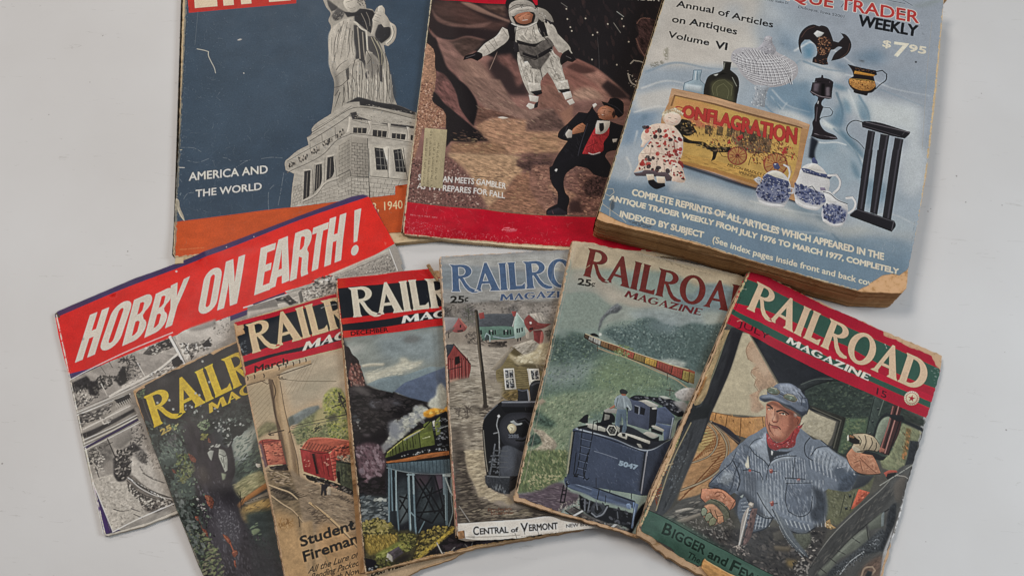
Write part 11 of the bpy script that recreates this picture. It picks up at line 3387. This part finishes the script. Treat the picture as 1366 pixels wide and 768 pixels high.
l 36445a 639 1886 55-36|w=.35;mn=-.25,1,-27,1
l 97a3ad 647 1897 63-39|w=.35;mn=-.25,1,-27,1
l 36445a 654 1908 72-41|w=.35;mn=-.25,1,-27,1
l 97a3ad 661 1919 81-44|w=.35;mn=-.25,1,-27,1
l 36445a 669 1930 89-47|w=.35;mn=-.25,1,-27,1
l 97a3ad 676 1941 99-49|w=.35;mn=-.25,1,-27,1
l 36445a 684 1952 107-52|w=.35;mn=-.25,1,-27,1
l 97a3ad 691 1962 116-53|w=.35;mn=-.25,1,-27,1
l 36445a 699 1973 124-56|w=.35;mn=-.25,1,-27,1
l 97a3ad 706 1984 133-58|w=.35;mn=-.25,1,-27,1
l 36445a 714 1995 141-61|w=.35;mn=-.25,1,-27,1
l 97a3ad 721 2006 150-63|w=.35;mn=-.25,1,-27,1
l 36445a 728 2016 158-65|w=.35;mn=-.25,1,-27,1
l 3b485c 752 1902 17 128|w=.35
l 97a3ad 764 1898 16 123|w=.35
l 3b485c 776 1895 16 117|w=.35
l 97a3ad 788 1892 15 110|w=.35
l 3b485c 799 1889 16 104|w=.35
l 97a3ad 811 1886 15 98|w=.35
l 3b485c 823 1883 15 92|w=.35
l 97a3ad 835 1880 14 85|w=.35
l 3b485c 846 1877 15 79|w=.35
l 97a3ad 858 1874 14 73|w=.35
l 3b485c 870 1871 14 67|w=.35
l 97a3ad 881 1868 14 61|w=.35
l 232b39 667 1819 88 60 88 6 62-33|w=1
l 232b39 900 1866-22 85-85 87|w=.9
p 8f3030 620 1253 25 9 42 23 53-6 50-73 22-93 24-24 26 10-7 73 11 63-21 33-64 35-39 43-53 6-32-28|r=.1;n=.12,1.2,3,2
d c9a5a0 636 1267 196-129 19 116-143 88|n=40;s=.5,1.3;j=90;a=.8
p b0474a 833 1079 20-22 13-24 4 27-15 36|r=.05
l 5b1a1c 690 1295 72-16 50-73|w=.7
l 5b1a1c 819 1133 3 102|w=.6
l 3d2f28 850 1082 21-52|w=.7
p a86f56 541 1039 7-28 57-44 83 14 89-1 29 20 26-2 6 32-11 64-11 29-20 68-32 64-46 25-47-9-49-42-39-60-20-71|r=.06;n=.05,2,33,2
p 8a4f3d 692 991 72-16 36 40 12 98-19 69-30 39 0-93-19-83|soft=1.2;a=.7
p c48f72 571 1058 46-26 42 24 12 64-19 69-46-33-30-53|soft=1.2
p b5745c 689 1075 49-15 31 54-29 73-42-24|soft=1.2;a=.8
p c08a70 655 1198 56-30 26 43-42 35|soft=1
p 7a4535 675 1251 69-20 45-59-10 63-51 41-43 4|soft=.8;a=.7
l 2e1a16 549 1029 45 2|w=1.1
l 2e1a16 642 1039 35-26 57 4|w=1.3
l 3a211b 562 1060 19-20 18 2|w=.8
l 2b1a17 665 1047 28-21 30 5|w=.9
p c9b5a2 569 1059 20-13 1 11-14 10|a=.8
p c9b5a2 677 1044 28-18 8 10-27 14|a=.8
p 1e1715 685 1035 14-8 2 13-10 5
p 1e1715 577 1052 10-5 1 11-7 3
l 6b3c2e 619 1031 14 51-2 54 15 7 22-16 6-15|w=.7
p 8b4a38 632 1135 42-23 1 18-28 15|soft=.3;a=.8
p d0a287 628 1085 11 0 7 37-12 6|soft=.4
l 4b231d 629 1172 27-3 40-11 19 8|w=1.1
p 8d4b40 634 1176 57-18 1 18-41 11|soft=.3
l 6b3c2e 615 1163 30 53 37 26|w=.5
p 9c5a44 784 1000 46-7 15 33-11 41-19 22-23-35|r=.05
l 5b2d22 804 1013 21 12 1 34|w=.6
p aaa59b 767 985 35 5-2 25-22 0|soft=.3
l 7b3f2f 571 1105 32 65 46 55|w=.5
p 6b3a2c 720 976 86 24 28 20-16 79-14 53-32 64 3-83-15-73|soft=1.4;a=.6
p 5b3226 540 1022 36-41 112-2 89 3-1 28-101-4-89 3-27 42|soft=.7;a=.6
l 241512 551 1030 22-3 25 6|w=1.6;w2=.8
l 241512 641 1042 32-27 31-5 32 6|w=1.8;w2=.8
p 6b3f31 625 1046 28 8 24 45-5 30-21-33|soft=.6;a=.6
p c99a80 606 1062 15-6 14 49-4 26-18-2|soft=.7;a=.7
l 5b2f25 619 1160 2 35 25 32|w=.6;a=.7
d 8b5543,c08a70 567 1048 224-28 11 157-122 89|n=50;s=1,3;ang=33;j=40;e=3;a=.35
p 55647e 468 1009 7-26 45-33-14-22 31-55 27-51 55-37 48-21 71 10 68 36 29 21 30 55-3 55-21 35-46-6-79-4-79-4-62 16-52 42-43 6|r=.08;n=.1,1.5,3,2
p 2b3347 468 1009 55 11 51-45 85-14 136 9 48 11 20-35-1-35-42 35-79-5-92-8-83 20-63 42|soft=.3
p 7d8ba3 577 827 62-47 77-6 62 51-47 25-67 1-63 11|soft=.8;n=.12,1.2,33,2
p 6f7f99 483 989 57-45 86-12 102 4-50 15-108 12-77 38|soft=.5
p 40506b 775 850 32-35 35 36 17 50-57-5|soft=.6
d 9aa8bb,45546e,8b99ae 573 817 174-48 85 87-83 45-148-39|n=70;s=1,4;ang=23;j=30;e=3;a=.5
l 232b3d 795 828 35-12 35 70 3 58|w=.8
l 2b3347 742 802 45 18 15 76|w=.6
p 5d6656 501 906 26-29 47-12 32 12-8 25-42 23-39 2|a=.95
l 8b7f60 501 906 26-29 47-12 32 12-8 25-42 23-39 2|w=.9;closed=1
l 2b281f 501 906 26-29 47-12 32 12-8 25-42 23-39 2|w=.3;closed=1
l b5b29e 527 877 47-12|w=.5
l 25231f 598 902-42 23-39 2|w=.5
p 5d6656 645 891 24-28 51-13 37 16-12 25-51 13-39 0|a=.95
l 8b7f60 645 891 24-28 51-13 37 16-12 25-51 13-39 0|w=.9;closed=1
l 2b281f 645 891 24-28 51-13 37 16-12 25-51 13-39 0|w=.3;closed=1
l b5b29e 669 863 51-13|w=.5
l 25231f 745 891-51 13-39 0|w=.5
l 2b2b30 605 889 45 0|w=.8
d 8b9a8d 524 899 47-26 9 25-47 26|n=5;s=1,2
d 8b9a8d 675 881 49-21-3 26-41 10|n=5;s=1,2
p a9765b 1276 1070 17-43 70 22 87-22 42 36 58 71-37 32-72 34-68 12-60-26-47-55|r=.08;n=.08,1.5,-27,1
d bf8e70,8b5a44 1273 1094 180-57 71 98-166 62|n=60;s=1,3.5;j=60;a=.6
l 6b4130 1366 1092 72 31 80 27|w=.5
l 6b4130 1334 1154 38-42 42 68|w=.5
l 3b2a22 1266 1131 47 55 60 26 78-15 97-53|w=.6
p 9f9077 1253 933 53-32 56-23 63 2 47 34 17 37-21 33-66 22-48 47-39 9-28-21 0-34 44-27-29-26|r=.08;n=.07,1.2,-27,1
p b3a388 1310 915 37-18 33 75-39 8|soft=.5
p b09f84 1368 898 42 1 17 72-31 16|soft=.5
l 3d332a 1305 930 27 20 3 44|w=.8
l 3d332a 1347 897 24 45 1 68|w=.8
l 3d332a 1398 894 21 35-9 71|w=.8
l 3d332a 1447 915 12 40-6 31|w=.8
l 3d332a 1253 933 53-32 56-23 63 2 47 34|w=.5
p 1f1c1a 1224 959 11-17 88 13 9 30-36 18-57 0|r=.05
p d2c8b0 1221 966 6-14 16 43-9 11
p 7d5a3d 1237 950 40-6-4 19-34 6
p a9a08a 1286 1019 59 5 13 27-43 11-32-18|soft=.2
l 2b231e 1333 1053 87-56 48-13|w=.8
p 9b4f40 1572 1123 30-38 53-27 14 10-60 42-10 33
p 1d1c1d 1600 1114 60-41 1 38-36 51-24-10|r=.1
p b37b60 320 1911 38-25 108-44 68 14 52 16 10 38-21 53-52-27-83 0-59 62-45-20|r=.08;n=.08,1.5,-27,1
d c9957a,96634c 326 1913 143-62 108 37-18 62-185 30|n=60;s=1,3.5;j=60;a=.6
l 6b3c2c 426 1900 12-23 37-13 32 16-6 25|w=.5
l 6b3c2c 442 1913 22-22|w=.4
l 4b2e24 320 1911 16 67 49 18|w=.6
l 4b2e24 358 1886 108-44 120 30-11 91|w=.5
p 5f6050 381 1998 33-49 67-13 85 32 29 49-24 43-41-53-56-36-55 18|r=.06;n=.1,1.2,-27,1
p a37a5f 388 2016 48-36 70 18 42 32 9 48-31 26-31 26-45-8-59-44|soft=.3;n=.1,1.2,-27,1
p 7d8571 375 2049 18-20 26 13 5 40-24 18-18-18|r=.05;n=.08,1,-27,1
l 2e2a24 375 2049 18-20 26 13 5 40-24 18-18-18|w=.45;closed=1
p 7b8069 421 2073 20-26 31 11-8 46-23 22-19-22|r=.05;n=.08,1,-27,1
l 2e2a24 421 2073 20-26 31 11-8 46-23 22-19-22|w=.45;closed=1
p 77785f 460 2095 19-30 31 11-1 37-30 31-15-14|r=.05;n=.08,1,-27,1
l 2e2a24 460 2095 19-30 31 11-1 37-30 31-15-14|w=.45;closed=1
p ab7f62 505 2051 36-28 23 41-21 31-21 0|r=.05;n=.08,1,-27,1
l 2e2a24 505 2051 36-28 23 41-21 31-21 0|w=.45;closed=1
l 33291f 433 2025 34 35|w=.6
l 33291f 471 2016 38 44|w=.6
l 2e2a24 414 1949 71-4 84 32 26 40|w=.6
d 4a4844,77716a 505 2104 90-87 85 61-73 79|n=50;s=1,3;j=60;a=.6
p 8b837a 685 1852 12-26 29-1 4 30-21 17|r=.04
p c0b7aa 690 1850 9-18 21-1-3 20
p 928a83 691 1882 14-14 37 302-16 14
l c9c2b8 698 1878 33 298|w=.6
p 5b4743 724 1869 40-22 10 54 5 239-23 22|r=.1;n=.2,1.2,-92,2
d 7b635d,3a2d2c 717 1878 43-13 10 279-27 15|n=30;s=1,3;ang=-92
p a59a8f 708 2193 19-20 27 11-24 23|r=.08
d 8d847c,4a4442 673 2196 97-52 66 57-88 47|n=40;s=1,2.6;j=60
p 2c6249 -25 2288 10-28 148-12 308 9 268 2 293-6 398-5 269 226-584 1-362-49-187 17-206 4-42-17-171 1-92-1|n=.07,3,-2,2
p 3f7a60 102 2273 64-24 547 18 282 21-154 78-363-21-321 35|soft=2;a=.6
l 17281f -15 2260 148-12 308 9 268 2 323-7 368-4|w=.6
t 1c3428 168 2368 62-10-64-77|{'t':'B','part':'caption_lettering','b':.3}
t 1c3428 248 2358 267-1-268-65|{'t':'IGGER','part':'caption_lettering','b':.3}
t 1c3428 548 2361 148 1-147-61|{'t':'and','part':'caption_lettering','b':.3}
t 1c3428 734 2369 62-2-60-77|{'t':'F','part':'caption_lettering','b':.3}
t 1c3428 809 2368 247 3-245-64|{'t':'EWER','part':'caption_lettering','b':.3}
t 1c3428 409 2427 663 15-659-55|{'t':'The Story of the Engines','part':'caption_lettering','b':.16}
p a5142c -24 7 20-41 77-21 145 14 246-10 245 13 199-10 312 7 210 7 324-2 113 568-116 0-260 7-265 3-258 5-345-6-230 0-253-11-153-5
p 1d6249 -11 65 101-5 362-12 346 11 442 4 500 7 28 180-303 21-298-21-204-21-182 17-264-11-272 30-239 57
p 176047 -8 376 37 7 226 6 314-3 260 5 401-1 289-3 306-10-5 61-287 0-288 1-397 7-347 10-232 1-268-28
p b31530 -6 328 10-9 264 11 279-8 261 5 406 10 288-6 308-6 5 57-296 5-289 3-401 1-260-5-314 3-226-6-32-9
t c9ae90 92 326 1569 12-1569-293|{'t':'RAILROAD','f':'r','part':'title_lettering','track':.03}
t d6cebc 506 442 727 1-720-62|{'t':'MAGAZINE','f':'r','part':'subtitle_lettering'}
t 43121f 92 506 273-3-279-51|{'t':'JULY','part':'date_lettering','b':.06}
t 431020 1327 521 82 1-90-57|{'t':'15','part':'price_lettering','b':.15}
p cbb99d 1654 395 2 15-1 16-4 15-7 15-10 12-12 10-13 7-14 3-14 0-13-5-11-8-8-10-6-14-3-15 1-16 4-15 8-15 10-12 12-11 13-6 14-3 14 0 13 5 11 8 8 11
l a31a2c 1639 403 2 11-1 11-3 12-5 10-7 9-9 8-10 5-10 2-10 0-10-4-8-5-6-9-4-9-2-11 0-12 4-11 5-11 7-9 9-8 10-5 10-2 10 1 9 3 9 6 6 8|w=.25;closed=1
p a31a2c 1596 391 9 21 21-5-15 20 8 21-19-9-16 19 4-26-19-10 22-6
l 8b5a50 1643 401 6-4|w=.35
l 8b5a50 1645 415 7-1|w=.35
l 8b5a50 1643 430 7 1|w=.35
l 8b5a50 1638 445 6 3|w=.35
l 8b5a50 1629 457 5 5|w=.35
l 8b5a50 1618 467 3 7|w=.35
l 8b5a50 1606 474 1 7|w=.35
l 8b5a50 1593 476-1 8|w=.35
l 8b5a50 1580 474-3 7|w=.35
l 8b5a50 1569 468-5 6|w=.35
l 8b5a50 1560 458-6 5|w=.35
l 8b5a50 1554 446-6 3|w=.35
l 8b5a50 1552 431-7 1|w=.35
l 8b5a50 1554 416-7-1|w=.35
l 8b5a50 1559 402-6-4|w=.35
l 8b5a50 1567 389-4-5|w=.35
l 8b5a50 1578 379-3-7|w=.35
l 8b5a50 1591 372-1-7|w=.35
l 8b5a50 1604 370 1-8|w=.35
l 8b5a50 1617 372 3-8|w=.35
l 8b5a50 1628 378 5-6|w=.35
l 8b5a50 1637 388 6-5|w=.35
p 8f1a26 1231-2 280-124 185 156-242 24|soft=2;a=0
l 9aa79b 1262 64 25 31|w=.5;mn=-.2,.8,-27,1
d 7d9a8b 1661 97 75-38 4 169-34-7|n=10;s=1,2.5;a=.5
l 7d9a85 -5 174 45-17|w=.4
l cbb99d 73 469 19-22 18 3|w=.4;a=.7
l 8f9088 1766 946-78 118-114 168|w=.6;mn=-.3,1,-27,1
l a09b92 1667 1097 65-22 33 6|w=.4
s aaa79f -267 1026 1995-461 82 1314-1679 441|n=90;L=2,8;w=.08,.22;a=.35
e c3a880 6-20-17 506 5 696 14 684-6 524|w=1;a=.85
l 2a231f 26 79-12 508-4 551 11 519|w=.5;mn=.05,1.6,-92,2;a=.8
e b98a55 19 2454 193 30 247-5 150-8|w=1.5;a=.9
e 33302c 1759 521 4 617 21 754|w=1;a=.6
p b98a55 531 2395 5-15 16 7 88 4 100 3 108-7 77 38-202 102-115-44-69-31|n=.12,1.2,-2,3;r=.1
l 6b4626 539 2452 69 31 111 34|w=.4
l d2ab7c 539 2387 103 8 179-1|w=.5'''
MAGS.append(m)
# ---------------------------------------------------------------- table
def rounded_slab(x0, x1, y0, y1, z0, r, n=6):
    import bmesh
    bm = bmesh.new(); bmesh.ops.create_cube(bm, size=1)
    for v in bm.verts: v.co = Vector(((x0+x1)/2+v.co.x*(x1-x0), (y0+y1)/2+v.co.y*(y1-y0), z0/2+v.co.z*abs(z0)))
    bmesh.ops.bevel(bm, geom=bm.edges[:], offset=r, segments=n, affect='EDGES', profile=.5)
    me = bpy.data.meshes.new('table_surface'); bm.to_mesh(me); bm.free(); return me
tme = rounded_slab(-0.95, 0.95, -0.25, 1.15, -0.03, 0.006)
tme.materials.append(table_material())
tb = bpy.data.objects.new('table_surface', tme); COL.objects.link(tb); tb['kind'] = 'structure'
# ---------------------------------------------------------------- build the stack
drape(MAGS)
BUILT = {}
for m in MAGS: BUILT[m['name']] = build(m)
